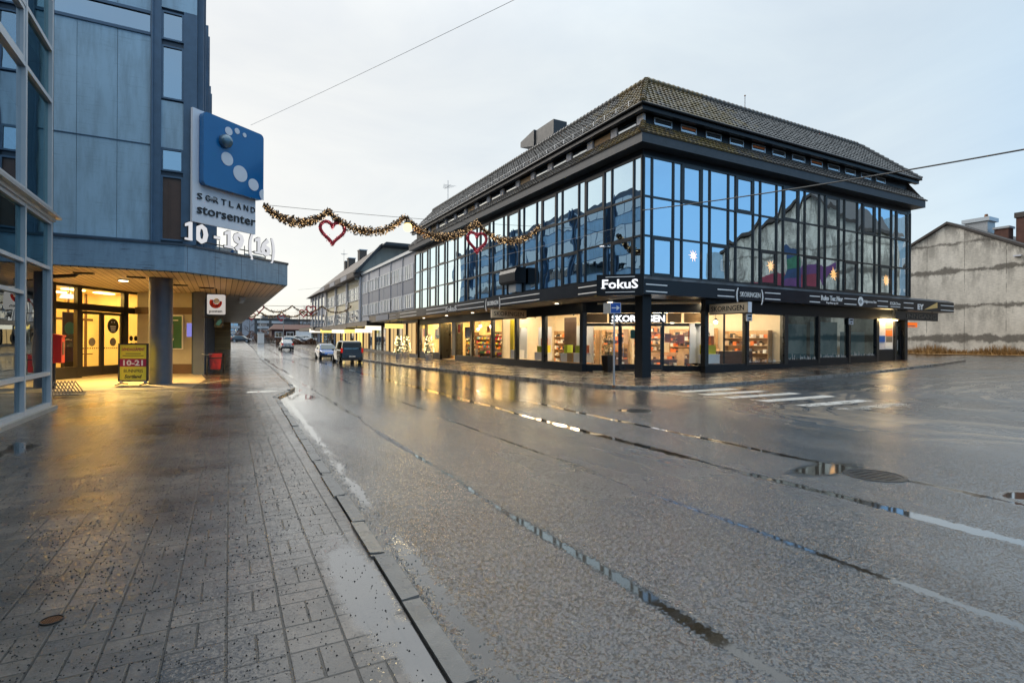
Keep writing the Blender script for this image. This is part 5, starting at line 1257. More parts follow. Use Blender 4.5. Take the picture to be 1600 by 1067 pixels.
# canopy
CPN = [(-9, 22.75), (-1.19, 22.75), (2.59, 26.06), (2.59, 88), (-9, 88)]
mb = MB(); mb.prism(CPN, 4.2, 5.16); cn = mb.build('canopy', 'blue_fascia', sc_)
FN = Frame((-1.19, 22.75), (3.78, 3.31), (3.31, -3.78)); LN = 5.02
mb = MB(); mb.fbox(FN, 0, LN + .03, -.05, .04, 5.12, 5.2); mb.fbox(Frame((0, 22.75), (1, 0), (0, -1)), -9, -1.17, -.05, .04, 5.12, 5.2); mb.fbox(Frame((2.59, 0), (0, 1), (1, 0)), 26.06, 88, -.05, .04, 5.12, 5.2); mb.build('drip_edge', 'blue_dark', cn)
mb = MB()
for a in (.12, 1.28, 2.5, 3.3, 4.5): mb.fbox(FN, a, a + .012, .0, .004, 4.21, 5.12)
mb.parts('panel_joint', 'blue_dark', cn)
mb = MB(); mb.prism([(-9, 22.85), (-1.2, 22.85), (2.5, 26.1), (2.5, 33.5), (-9, 33.5)], 4.16, 4.195); mb.build('soffit', 'soffit_boards', cn)
mb = MB(); mb.box(-.8, 33.51, 4.16, 2.5, 88, 4.195); mb.build('soffit', 'soffit_boards_street', cn)
mb = MB(); mb.cyl(-2.1, 25.3, -.1, 4.16, .40, None, 36); mb.build('column', 'column_paint', sc_, smooth=False)
mb = MB(); mb.box(-1.24, 31.35, -.1, -.76, 32.0, 4.16); mb.build('pilaster', 'column_paint', sc_)
# diagonal entrance
FE = Frame((-6.28, 29.42), (.4837, .8752), (.8752, -.4837))
mb = MB()
for a0, a1 in ((-1.6, -1.45), (-.12, .07), (1.18, 1.44), (4.03, 4.34), (5.4, 5.7)): mb.fbox(FE, a0, a1, -.12, .06, 0, 4.16)
mb.fbox(FE, -1.5, 5.4, -.1, .05, 3.05, 3.36); mb.fbox(FE, -1.5, 5.4, -.1, .05, 4.05, 4.16); mb.fbox(FE, -1.5, 1.18, -.1, .05, .02, .52); mb.fbox(FE, 4.34, 5.4, -.1, .05, .02, .52); mb.build('entrance_frame', 'dark_frame', sc_)
for a0, a1, z0, z1 in ((-1.45, -.12, .52, 3.05), (.07, 1.18, .52, 3.05), (4.34, 5.4, .52, 3.05), (-1.45, -.12, 3.36, 4.05), (.07, 1.18, 3.36, 4.05), (1.44, 3.7, 3.36, 4.05), (3.8, 4.03, 3.36, 4.05), (4.34, 5.4, 3.36, 4.05)):
    MB().fquad(FE, a0, a1, -.03, z0, z1).build('entrance_pane', 'entrance_glass', sc_, fix=False)
for a0, a1 in ((1.46, 2.68), (2.72, 4.01)):
    d_ = MB()
    for q in ((a0, a0 + .1, .05, 3.03), (a1 - .1, a1, .05, 3.03), (a0 + .1, a1 - .1, .05, .5), (a0 + .1, a1 - .1, 2.9, 3.03)): d_.fbox(FE, q[0], q[1], -.08, 0, q[2], q[3])
    d_ = d_.build('entrance_door', 'dark_frame', sc_); MB().fquad(FE, a0 + .1, a1 - .1, -.04, .5, 2.9).build('pane', 'entrance_glass', d_, fix=False)
    MB().disc(FE, (a0 + a1) / 2, 1.62, .2, .002, .012).build('push_plate', 'soffit_grey', d_)
    mb = MB()
    for q in range(8): mb.fbox(FE, a0 + .14 + q * .13, a0 + .2 + q * .13, -.036, -.03, 1.3, 1.36)
    mb.build('safety_dots', 'black_card', d_)
    if a0 > 2:
        MB().disc(FE, 3.42, 2.4, .36, -.036, -.03, 32).build('round_sticker', 'black_card', d_); mb = MB()
        for q in range(3): mb.fbox(FE, 3.24 + .02 * q, 3.6 - .02 * q, -.03, -.027, 2.34 - .1 * q, 2.39 - .1 * q)
        for q in (3.33, 3.5): mb.disc(FE, q, 2.58, .03, -.03, -.027, 10)
        mb.build('sticker_lines', 'white_card', d_)
mb = MB()
for a0, z in ((.62, 1.85), (.92, 1.85), (.62, 1.5), (.92, 1.5), (4.65, 1.8), (4.98, 1.8), (4.65, 1.45), (4.98, 1.45)):
    mb.disc(FE, a0, z, .13, -.028, -.022, 18); mb.fbox(FE, a0 - .07, a0 + .07, -.022, -.02, z - .012, z + .012)
mb.parts('pictogram', 'wire_black', sc_)
mb = MB(); F2 = FE
mb.add([FE.P(-3, -.15, .02), FE.P(5.7, -.15, .02), FE.P(5.7, -5, .02), FE.P(-3, -5, .02)], [(0, 1, 2, 3)]); mb.build('interior_floor', 'interior_floor', sc_)
mb = MB(); mb.fbox(FE, -3, 6, -4.6, -4.4, .02, 4.12); mb.fbox(FE, 5.75, 5.9, -4.4, -.15, .02, 4.12); mb.fbox(FE, -3, -2.85, -4.4, -.15, .02, 4.12); mb.fbox(FE, -3, 6, -4.6, -.12, 4.12, 4.15); mb.build('interior_wall', 'interior_cream', sc_)
mb = MB()
for a0, a1 in ((-.6, -.5), (.75, .83), (2.0, 2.08), (2.9, 2.98), (4.1, 4.18), (5.2, 5.3)): mb.fbox(FE, a0, a1, -2.9, -2.82, .02, 4.1)
mb.fbox(FE, -3, 5.7, -2.89, -2.83, 2.7, 2.82); mb.fbox(FE, -3, 5.7, -2.89, -2.83, .95, 1.0); mb.parts('vestibule_frame', 'dark_wood', sc_)
for a0, a1, z0, z1, mt in ((-.4, .5, 1.5, 2.5, 'red_card'), (1.0, 1.7, 1.2, 2.4, 'white_card'), (3.2, 3.9, 1.3, 2.5, 'orange_card'), (4.4, 5.0, 1.5, 2.4, 'white_card'), (2.2, 2.75, .4, 1.2, 'blue_card')): MB().fbox(FE, a0, a1, -4.39, -4.36, z0, z1).build('wall_poster', mt, sc_)
for a, n in ((-1.5, -1.4), (.6, -1.4), (2.7, -1.4), (4.6, -1.4), (-.5, -3.2), (1.8, -3.2), (4.0, -3.2)): MB().fbox(FE, a - .5, a + .5, n - .18, n + .18, 4.06, 4.1).build('ceiling_lamp', 'lamp_entrance', sc_)
mb = MB()
for q in range(26): mb.fbox(FE, -.2, 1.0, -3.3, -3.25, .35 + q * .1, .42 + q * .1)
mb.build('shutter', 'beige_card', sc_)
# poster wall beside the entrance and the dark street front
FW = Frame((-3.8, 33.4), (2.6, -1.2), (-1.2, -2.6))
mb = MB(); mb.fbox(FW, -.1, 2.9, -.15, .02, 0, .5); mb.fbox(FW, -.1, 2.9, -.15, .02, 3.05, 3.4); mb.parts('window_panel', 'dark_wood', sc_)
MB().fbox(FW, 0, 2.9, -.1, -.02, .5, 3.05).fbox(FW, 0, 2.9, -.1, -.02, 3.4, 4.16).build('frosted_window', 'frosted_film', sc_)
MB().fbox(FW, 2.45, 2.8, -.02, -.01, 1.9, 2.6).build('violet_screen', 'screen_violet', sc_)
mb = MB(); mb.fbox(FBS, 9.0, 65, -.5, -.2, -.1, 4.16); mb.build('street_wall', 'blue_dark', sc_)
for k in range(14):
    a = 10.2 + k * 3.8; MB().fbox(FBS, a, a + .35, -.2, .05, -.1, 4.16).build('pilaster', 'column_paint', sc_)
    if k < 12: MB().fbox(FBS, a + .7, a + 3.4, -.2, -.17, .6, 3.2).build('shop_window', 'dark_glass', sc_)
mb = MB(); mb.box(-.8, 84.0, 0, 1.15, 88, 4.16); mb.build('end_wall', 'end_wall_boards', sc_)
for x, y, lb in ((-3.5, 26.7, 'round lit lamp in the canopy ceiling before the entrance'),):
    t_ = thing('ceiling_light', lb, 'lamp', (x, y, 4.1)); MB().cyl(x, y, 4.11, 4.158, .2, .2, 20).build('rim_ring', 'dark_frame', t_); MB().cyl(x, y, 4.10, 4.109, .16, .16, 20).build('lens', 'lamp_disc', t_)
    l = bpy.data.lights.new('ceiling_light', 'SPOT'); l.energy = 2900; l.spot_size = R(150); l.spot_blend = .8; l.color = (1, .66, .22); l.shadow_soft_size = .16; lo = bpy.data.objects.new('ceiling_spot', l); COL.objects.link(lo); lo.location = (x, y, 4.06)
for x, y, lb in ((-1.6, 27.8, 'dark unlit ceiling fitting near the round column'), (-.6, 28.6, 'dark unlit ceiling fitting left of the post sign'), (-2.9, 25.2, 'dark ceiling fitting nearest the canopy edge'), (-4.4, 24.6, 'dark ceiling fitting left of the column')):
    t_ = thing('ceiling_fitting', lb, 'lamp', (x, y, 4.1), group='unlit ceiling fittings'); MB().box(x - .3, y - .1, 4.11, x + .3, y + .1, 4.158).build('housing', 'dark_frame', t_); MB().box(x - .25, y - .07, 4.10, x + .25, y + .07, 4.109).build('cover', 'black_card', t_)
t_ = thing('strip_light', 'long grey unlit strip lamp below the street canopy', 'lamp', (1.05, 35, 4.0)); MB().box(.9, 34.2, 4.02, 1.2, 37.0, 4.158).build('housing', 'galvanised', t_); MB().box(.95, 34.3, 3.98, 1.15, 36.9, 4.019).build('diffuser', 'sign_dots', t_)
t_ = thing('door_closer_arm', 'black curved pipe under the canopy at the far left', 'pipe', (-5, 24.6, 4)); MB().tube([(-6.6, 25.2, 3.95), (-5.2, 24.9, 4.0), (-4.7, 24.8, 4.05), (-4.6, 24.8, 4.16)], .07, 8).build('pipe', 'dark_frame', t_); MB().cyl(-4.6, 24.8, 4.1, 4.159, .11, None, 12).build('flange', 'dark_frame', t_)

# ---- things in front of the entrance
FS2 = Frame((-.83, 22.5), (.8, .6), (.6, -.8))
fs = thing('facade_sign', 'white sign board with blue rounded panel, white dots and storsenter lettering', 'sign', (.2, 23.2, 6.03))
MB().fbox(FS2, -.0, 2.68, -.3, -.2, 6.03, 10.14).build('board', 'sign_white', fs)
MB().fprism(FS2, rrect(.24, 2.84, 7.4, 10.06, .16), -.19, .06).build('blue_panel', 'sign_blue', fs)
mb = MB()
for a, z, r in ((1.25, 9.67, .155), (1.61, 9.80, .11), (1.94, 9.76, .085), (1.19, 8.60, .25), (1.76, 8.2, .31), (2.36, 7.93, .235)): mb.disc(FS2, a, z, r, .06, .075, 28)
mb.fprism(FS2, [(2.84, 7.42), (2.84, 7.86)] + [(2.84 - .2 * math.sin(R(q)), 7.64 + .22 * math.cos(R(q))) for q in range(10, 180, 17)], .06, .075)
mb.parts('white_dot', 'sign_dots', fs)
MB().ball(FS2.P(1.08, .12, 9.22), .255, 24, 14).build('ball', 'ball_blue', fs, smooth=True)
mb = MB()
for k, ch in enumerate('SORTLAND'): mb.text(FS2, ch, .17 + k * .325, 6.88, .235, .2, -.19, .03)
mb.build('place_lettering', 'letter_black', fs)
MB().text(FS2, 'storsenter', .17, 6.36, .36, 2.5, -.19, .03, bold=.008).build('lettering', 'letter_black', fs)
mb = MB(); mb.tube([(-.2, 23.1, 7), (-.6, 23.0, 7)], .05); mb.fbox(FS2, .1, 2.6, -.4, -.31, 6.2, 6.3); mb.fbox(FS2, .1, 2.6, -.4, -.31, 9.6, 9.7); mb.build('bracket', 'wire_grey', fs)
oh = thing('opening_hours_sign', 'white free standing numerals 10 - 19 (16) on the canopy edge', 'sign', (.5, 24.2, 5.2))
def digits(nr, n0, n1, mat, sh=0.0):
    mb = MB(); d_ = n1 - n0
    for tx, a, w_ in (('1', .04, .2), ('0', .42, .52), ('-', 1.22, .26), ('1', 1.72, .2), ('9', 2.1, .5), ('1', 3.2, .2), ('6', 3.5, .5)):
        if tx == '-': mb.fbox(FN, a - sh, a + w_ + sh, n0, n1, 5.62 - sh, 5.71 + sh)
        elif tx == '1':
            e = sh; mb.fprism(FN, [(a + .12 - e, 5.36 - e), (a + .24 + e, 5.36 - e), (a + .24 + e, 6.03 + e), (a + .14, 6.03 + e), (a - .02 - e, 5.94), (a - .02 - e, 5.84 - e), (a + .12 - e, 5.89 - e)], n0, n1); mb.fbox(FN, a - .03 - e, a + .12 - e, n0, n1, 5.36 - e, 5.43 + e); mb.fbox(FN, a + .24 + e, a + .36 + e, n0, n1, 5.36 - e, 5.43 + e)
        else: mb.text(FN, tx, a, 5.36, .67, w_, n0, d_, bold=.03 + sh)
    mb.text(FN, '(', 2.86, 5.34, .76, .2, n0, d_, bold=.03 + sh); mb.text(FN, ')', 4.04, 5.34, .76, .2, n0, d_, bold=.03 + sh)
    return mb.build(nr, mat, oh)
digits('numerals', .0, .05, 'numerals_emissive'); digits('side_returns', -.03, -.002, 'letter_black', .024)
mb = MB(); mb.tube([FN.P(-.02, -.13, 5.42), FN.P(4.3, -.13, 5.42)], .022); mb
for a in (.7, 1.6, 2.8, 3.9): mb.tube([FN.P(a, -.15, 5.15), FN.P(a, -.15, 5.6)], .016)
mb.build('rail', 'wire_black', oh)
bn = thing('banner_board', 'white banner board with blue mark behind the numerals', 'board', FN.P(2.1, -.3, 5.2)); MB().fbox(FN, 1.7, 2.75, -.5, -.45, 5.2, 5.42).build('board', 'white_card', bn); MB().fprism(FN, [(2.3, 5.22), (2.5, 5.22), (2.56, 5.4), (2.46, 5.4)], -.449, -.44).build('mark', 'blue_card', bn)
bn = thing('banner_board', 'plain white banner board under the bracketed numerals', 'board', FN.P(3.6, -.3, 5.2)); MB().fbox(FN, 3.1, 4.2, -.5, -.45, 5.2, 5.36).build('board', 'white_card', bn); MB().fbox(FN, 3.08, 4.22, -.52, -.46, 5.19, 5.2).build('foot_rail', 'wire_grey', bn)
ab = thing('pavement_board', 'yellow pavement board with magenta band reading 10-21', 'board', (-2.9, 24.7, 0.006)); FA = Frame((-3.42, 24.98), (1, -.42), (-.42, -1)); W = 1.06
fr = MB(); fr.ring(FA, 0, W, .16, 1.6, .055, -.05, .02)
fr.build('frame', 'black_card', ab)
MB().fbox(FA, .05, W - .05, -.03, 0, .22, 1.55).build('poster', 'yellow_sign', ab)
MB().fbox(FA, .05, W - .05, .0, .004, .72, 1.02).build('band', 'magenta_card', ab)
MB().text(FA, '10-21', .18, .77, .2, .7, .004, .006, bold=.03).build('lettering', 'letter_white', ab)
MB().text(FA, 'SØNDAGSÅPENT', .12, 1.32, .11, .82, .0, .006, bold=.02).build('lettering', 'magenta_card', ab)
mb = MB(); mb.fbox(FA, .26, .8, 0, .003, 1.2, 1.225); mb.fbox(FA, .15, .9, 0, .003, 1.12, 1.145); mb.build('small_print', 'black_card', ab)
MB().text(FA, 'BUNNPRIS', .2, .5, .13, .68, .0, .006, bold=.0).build('lettering', 'letter_black', ab)
MB().text(FA, 'Sortland', .22, .29, .13, .62, .0, .006, bold=.03, shear=.25).build('lettering', 'letter_black', ab)
for a in (.1, W - .1):
    MB().tube([FA.P(a, .35, .04), FA.P(a, -.02, .1), FA.P(a, -.4, .04)], .022).build('foot', 'black_card', ab); MB().fbox(FA, a - .04, a + .04, -.05, .03, .06, .18).build('bracket', 'galvanised', ab)
mx = thing('mailbox', 'red mailbox on the wall behind the glazed building', 'mailbox', (-4.85, 24.0, .9))
mb = MB(); mb.prism([(-5.3, 23.8), (-4.86, 23.8), (-4.86, 24.25), (-5.3, 24.25)], .92, 1.82); mb.build('box', 'red_paint', mx); mb = MB(); FM = Frame((0, 23.8), (1, 0), (0, -1)); mb.fprism(FM, [(-5.33, 1.82), (-4.83, 1.82), (-4.83, 1.87), (-5.08, 1.93), (-5.33, 1.87)], -.48, .03); mb.build('lid', 'red_paint', mx)
MB().box(-4.859, 23.9, 1.2, -4.85, 24.15, 1.65).build('label_plate', 'dark_wood', mx); MB().cyl(-5.1, 24.0, 0, .92, .05).build('post', 'dark_frame', mx)
rk = thing('bike_rack', 'low slatted metal rack leaning beside the glazed building', 'rack', (-4.3, 21.6, 0)); mb = MB()
for k in range(9): x = -4.75 + k * .085; mb.tube([(x, 20.9, .05), (x + .1, 21.1, .45), (x + .2, 21.7, .05)], .016, 5)
mb.build('bars', 'soffit_grey', rk); MB().tube([(-4.8, 20.9, .05), (-3.7, 20.9, .05)], .02).tube([(-4.6, 21.7, .05), (-3.8, 21.7, .05)], .02).build('rail', 'soffit_grey', rk)
ps = thing('posten_sign', 'white box sign with red and white ring lettered posten', 'sign', (-.3, 29, 2.95)); FPs = Frame((-.6, 29.1), (1, -.25), (-.25, -1))
MB().fprism(FPs, rrect(.0, .74, 2.95, 3.88, .05), -.2, 0).build('box', 'posten_lit', ps)
mb = MB(); pts = [(.37 + .27 * math.cos(R(q)), 3.5 + .27 * math.sin(R(q))) for q in range(150, 376, 15)] + [(.40 + .14 * math.cos(R(q)), 3.56 + .14 * math.sin(R(q))) for q in range(360, 149, -15)]; mb.fprism(FPs, pts, 0, .01); mb.build('ring_mark', 'red_card', ps)
mb = MB(); mb.fprism(FPs, [(.40 + .13 * math.cos(R(q)), 3.57 + .13 * math.sin(R(q))) for q in range(0, 360, 15)], .0, .006); mb.build('inner_mark', 'sign_dots', ps)
MB().text(FPs, 'posten', .1, 3.04, .13, .55, 0, .01, bold=.02).build('lettering', 'letter_black', ps); MB().tube([FPs.P(.37, -.1, 3.88), FPs.P(.37, -.1, 4.16)], .03).build('hanger', 'dark_frame', ps)
s2 = thing('hanging_sign', 'small dark shop sign with teal symbol below the post sign', 'sign', (0, 30, 2.4)); FQ = Frame((-.35, 30.2), (1, -.25), (-.25, -1))
MB().fbox(FQ, .05, .42, -.1, 0, 2.35, 2.85).build('box', 'black_card', s2); MB().fprism(FQ, [(.1, 2.5), (.24, 2.45), (.38, 2.62), (.34, 2.78), (.2, 2.68)], 0, .01).build('symbol', 'teal_card', s2); MB().tube([FQ.P(-.5, -.05, 2.85), FQ.P(.42, -.05, 2.85)], .02).build('arm', 'dark_frame', s2)
bi = thing('waste_bin', 'red plastic bin with black rail beside the dark pilaster', 'bin', (-.35, 32.2, 0)); mb = MB(); mb.hexa([(-.5, 32.0, .22), (-.04, 32.0, .22), (-.04, 32.4, .22), (-.5, 32.4, .22), (-.56, 31.95, 1.05), (.04, 31.95, 1.05), (.04, 32.45, 1.05), (-.56, 32.45, 1.05)]); mb.build('tub', 'red_paint', bi); MB().box(-.58, 31.93, .78, .06, 31.949, .83).build('strap', 'black_card', bi)
MB().tube([(.15, 31.9, .0), (.15, 31.9, .95), (.12, 32.2, 1.05), (.12, 32.5, .95), (.12, 32.5, 0)], .025).build('rail', 'black_card', bi)
bc = thing('parked_bicycle', 'dark bicycle leaning by the red bin', 'bicycle', (-.75, 31.0, 0))
def ring(c, r, F, tr=.02):
    pts = [Vector(F.P(r * math.cos(k * 6.2832 / 24), 0, c + r * math.sin(k * 6.2832 / 24))) for k in range(25)]; return pts
for yy in (30.75, 31.2):
    pass
FBk = Frame((-.62, 30.6), (0, 1), (1, 0)); FBk2 = Frame((-.62, 31.65), (0, 1), (1, 0))
for F_ in (FBk, FBk2): MB().tube(ring(.34, .33, F_), .02, 6).build('wheel', 'rubber', bc)
MB().tube([(-.62, 30.6, .34), (-.62, 30.85, .8), (-.62, 31.4, .8), (-.62, 31.15, .33), (-.62, 30.85, .8)], .018).tube([(-.62, 31.4, .8), (-.62, 31.65, .34), (-.62, 31.15, .33), (-.62, 31.42, .95)], .018).build('frame', 'black_card', bc)
MB().box(-.68, 31.3, .95, -.56, 31.55, 1.0).build('saddle', 'black_card', bc); MB().tube([(-.85, 30.8, 1.05), (-.62, 30.75, 1.0), (-.4, 30.8, 1.05)], .015).build('handlebar', 'galvanised', bc)
po = thing('poster_frame', 'framed dark green poster on the frosted window beside the column', 'poster', FW.P(1.3, .02, 1.4))
fr = MB(); fr.ring(FW, 1.1, 2.3, 1.25, 3.0, .05, 0, .07)
fr.build('frame', 'white_paint', po); MB().fbox(FW, 1.15, 2.25, .0, .03, 1.3, 2.95).build('print', 'green_card', po); MB().fbox(FW, 1.35, 1.8, .03, .035, 2.0, 2.55).build('photo', 'skin_pink', po); MB().fprism(FW, [(1.3, 1.5), (1.65, 1.4), (1.85, 1.8), (1.5, 1.9)], .03, .036).build('price_tag', 'white_card', po); MB().fbox(FW, 1.35, 2.05, .03, .034, 2.72, 2.76).build('headline', 'white_card', po)
ru = thing('rollup_banner', 'violet standing banner inside the entrance doors', 'banner', FE.P(2.2, -1.2, 0)); MB().fbox(FE, 1.9, 2.6, -1.25, -1.22, .7, 3.0).build('print', 'purple_card', ru); MB().fbox(FE, 1.9, 2.6, -1.3, -1.15, .02, .7).build('base', 'black_card', ru); MB().disc(FE, 2.3, 2.25, .3, -1.22, -1.21).build('round_picture', 'teal_card', ru); MB().fbox(FE, 2.05, 2.4, -1.219, -1.21, 1.7, 1.76).build('headline', 'white_card', ru)
ta = thing('checkout_table', 'small red and white table inside the left entrance window', 'table', FE.P(.9, -1.6, 0)); MB().fbox(FE, .5, 1.35, -2.0, -1.4, 1.4, 1.46).build('top', 'white_card', ta)
for a, n in ((.55, -1.45), (1.3, -1.45), (.55, -1.95), (1.3, -1.95)): MB().fbox(FE, a - .03, a + .03, n - .03, n + .03, .02, 1.4).build('leg', 'red_card', ta)
MB().fbox(FE, .55, 1.3, -1.42, -1.405, .9, 1.4).build('front_panel', 'orange_card', ta)
cl = thing('ceiling_pendant', 'round glowing pendant lamp behind the glass above the doors', 'lamp', FE.P(1.9, -.9, 3.6)); MB().cyl(*FE.P(1.9, -.9, 0)[:2], 3.62, 3.8, .38, .3, 20).build('shade', 'lightbox_white', cl); MB().tube([FE.P(1.9, -.9, 3.8), FE.P(1.9, -.9, 4.12)], .02).build('cord', 'black_card', cl)

# ------------------------------------------------------------------ the row of houses down the street
F0 = Frame((17.75, 0), (0, 1), (-1, 0)); GC = lambda y: g(17, y)
gy = thing('grey_building', 'grey rendered building with two rows of white windows beyond the glazed corner', 'building', (17.75, 54.5, 0))
MB().box(17.8, 54.5, 4.4, 30, 78.85, 11.1).build('wall', 'grey_render', gy); MB().box(17.6, 54.5, 11.1, 30.1, 78.85, 11.42).build('parapet', 'aluminium', gy)
for k in range(16):
    y = 55.0 + k * 1.47
    for z0, z1 in ((8.35, 9.95), (5.25, 6.75)):
        f = MB(); f.fbox(F0, y, y + 1.36, -.06, .02, z0, z0 + .08); f.fbox(F0, y, y + 1.36, -.06, .03, z1 - .08, z1)
        for q in (0, .58, 1.2): f.fbox(F0, y + q, y + q + .16, -.06, .03, z0 + .08, z1 - .08)
        f = f.build('window', 'white_paint', gy); MB().fbox(F0, y + .1, y + 1.26, -.05, -.02, z0 + .08, z1 - .08).build('pane', 'pale_glass', f)
        if k % 3 != 1: MB().fbox(F0, y + .12, y + .58, -.02, -.012, z0 + .1, z1 - .1).build('curtain', 'sign_white', f)
for y in (58.8, 63.6, 69.0, 74.5): MB().fbox(F0, y - .05, y + .05, -.05, .05, 4.9, 11.1).build('downpipe', 'grey_panel_dark', gy)
for k in range(4): MB().fbox(F0, 55 + k * 5.9, 60.6 + k * 5.9, -.06, -.02, 6.9, 8.2).build('facade_panel', 'grey_panel_dark', gy)
def street_canopy(parent, y0, y1, z0, z1, x=15.9, mat='black_fascia'):
    c = MB().box(x, y0, z0, 18.4, y1, z1).build('canopy', mat, parent); MB().box(x - .03, y0, z1, 18.4, y1, z1 + .05).build('flashing', 'weathered_lead', c); return c
def ground_floor(parent, y0, y1, z1, n, seed):
    rr = random.Random(seed); MB().box(18.1, y0, -.2, 30, y1, z1).build('shop_wall', 'dark_frame', parent)
    L = (y1 - y0) / n
    for k in range(n):
        a = y0 + k * L
        f = MB()
        for q in ((a + .3, a + .42), (a + L * .5 - .05, a + L * .5 + .05), (a + L - .42, a + L - .3)): f.fbox(F0, q[0], q[1], -.37, -.25, GC(a) + .35, z1 - .6)
        f = f.build('shop_window', 'black_mullion' if k % 3 else 'wood', parent)
        m1 = ['window_warm', 'grey_shop_glass', 'window_warm', 'blue_card', 'lightbox_yellow'][rr.randrange(5)]
        MB().fbox(F0, a + .42, a + L * .5 - .05, -.37, -.3, GC(a) + .4, z1 - .65).build('pane', m1, f)
        MB().fbox(F0, a + L * .5 + .05, a + L - .42, -.37, -.3, GC(a) + .4, z1 - .65).build('pane', 'dark_glass' if k % 2 else m1, f)
ground_floor(gy, 54.5, 78.8, 4.3, 7, 2); street_canopy(gy, 54.45, 66.5, 3.95, 4.7); street_canopy(gy, 66.5, 78.85, 3.6, 4.15, 15.6)
mb = MB(); FCm = Frame((15.9, 0), (0, 1), (-1, 0))
for z in (4.1, 4.42): mb.fbox(FCm, 55, 57.5, 0, .02, z, z + .06)
mb.fbox(FCm, 57.8, 63, 0, .06, 4.05, 4.65); mb.build('sign_band', 'grey_panel_dark', gy)
def light_box(y0, y1, x, z0, z1, mat, label):
    t_ = thing('light_box', label, 'sign', (x, (y0 + y1) / 2, z0), group='lit box signs'); MB().box(x - .12, y0, z0, x + .12, y1, z1).build('lit_panel', mat, t_); MB().box(x - .14, y0 - .04, z1, x + .14, y1 + .04, z1 + .05).build('top_frame', 'dark_frame', t_)
    MB().tube([(x, (y0 + y1) / 2, z1 + .05), (x, (y0 + y1) / 2, z1 + .5)], .03).build('hanger', 'dark_frame', t_)
def cross_box(y, x0, x1, z0, z1, mat, label):
    t_ = thing('light_box', label, 'sign', ((x0 + x1) / 2, y, z0), group='lit box signs'); MB().box(x0, y - .1, z0, x1, y + .1, z1).build('lit_panel', mat, t_); MB().box(x0 - .03, y - .12, z1, x1 + .03, y + .12, z1 + .06).build('top_frame', 'dark_frame', t_)
    for x in (x0 + .2, x1 - .2): MB().tube([(x, y, z1 + .06), (x, y, z1 + .4)], .03).build('hanger', 'dark_frame', t_)
cross_box(58, 15.6, 17.6, 3.1, 3.6, 'lightbox_yellow', 'yellow lit box sign nearest the van under the canopy'); cross_box(64, 14.9, 16.7, 3.0, 3.5, 'lightbox_white', 'white lit box sign above the van'); cross_box(72, 15.4, 17.6, 2.8, 3.3, 'lightbox_white', 'white lit box sign over the blue car'); cross_box(80, 15.6, 17.6, 2.85, 3.35, 'lightbox_yellow', 'pale yellow lit box sign before the far shops'); cross_box(90, 15.6, 17.8, 2.95, 3.5, 'lightbox_white', 'long white lit box under the far canopy'); cross_box(100, 15.4, 17.8, 3.1, 3.7, 'lightbox_yellow', 'yellow lit box sign under the farthest canopy'); cross_box(112, 15.2, 17.8, 3.3, 4.0, 'lightbox_white', 'farthest white lit box at the canopy end')

be = thing('beige_building', 'cream building with brown mansard roof and diagonal canopy stays', 'building', (17.75, 79, 0))
MB().box(17.8, 78.9, 3.8, 32, 108.5, 11.0).build('wall', 'cream_render', be)
for y in (79.3, 88.6, 98.2, 108.0): MB().fbox(F0, y - .35, y + .35, -.02, .25, 3.9, 11.0).build('pilaster', 'grey_render', be)
for b in range(3):
    y0 = 79.9 + b * 9.6
    for z0, z1 in ((7.75, 9.7), (4.5, 6.3)):
        for k in range(2):
            a = y0 + k * 4.1; f = MB(); 
            for q in (0, 1.2, 2.4, 3.6): f.fbox(F0, a + q, a + q + .14, -.05, .06, z0, z1)
            for z in (z0, (z0 + z1) / 2, z1 - .1): f.fbox(F0, a + .14, a + 3.6, -.05, .05, z, z + .1)
            f = f.build('window', 'white_paint', be); MB().fbox(F0, a + .1, a + 3.65, -.04, .01, z0 + .05, z1 - .05).build('pane', 'office_glass', f)
    MB().tube([(17.7, y0 + 8.2, 7.9), (15.9, y0 + 1.0, 4.0)], .10, 6).build('canopy_stay', 'dark_frame', be)
mb = MB(); mb.box(16.7, 78.95, 10.9, 17.8, 108.6, 11.75); mb.build('eaves_fascia', 'roof_brown', be)
for k in range(6): MB().box(16.66, 79.2 + k * 5, 11.0, 16.699, 83.8 + k * 5, 11.65).build('fascia_panel', 'grey_panel_dark' if k % 2 else 'roof_brown', be)
mb = MB(); mb.add([(16.7, 78.95, 11.76), (20.9, 78.95, 15.9), (28, 78.95, 15.9), (32, 78.95, 11.76), (16.7, 108.6, 11.76), (20.9, 108.6, 15.4), (28, 108.6, 15.4), (32, 108.6, 11.76)], [(0, 1, 5, 4), (1, 2, 6, 5), (2, 3, 7, 6), (4, 5, 6, 7), (0, 4, 7, 3)]); rf = mb.build('roof', 'roof_brown', be)
mb = MB(); mb.add([(16.9, 79.4, 11.5), (20.95, 79.4, 15.5), (27.9, 79.4, 15.5), (31.8, 79.4, 11.5), (31.8, 79.4, 10.5), (16.9, 79.4, 10.5)], [tuple(range(6))]); mb.build('gable_wall', 'pale_gable', be, fix=False)
mb = MB(); mb.hexa([(20.4, 76.9, 15.55), (28, 76.9, 15.55), (28, 79.6, 15.5), (20.4, 79.6, 15.5), (20.8, 76.9, 15.95), (28, 76.9, 15.95), (28, 79.6, 15.95), (20.8, 79.6, 15.95)]); mb.hexa([(16.6, 78.4, 11.5), (17.2, 78.4, 11.5), (17.2, 79.5, 11.5), (16.6, 79.5, 11.5), (20.5, 78.4, 15.9), (21.0, 78.4, 15.9), (21.0, 79.5, 15.9), (20.5, 79.5, 15.9)]); mb.build('verge', 'roof_metal', be)
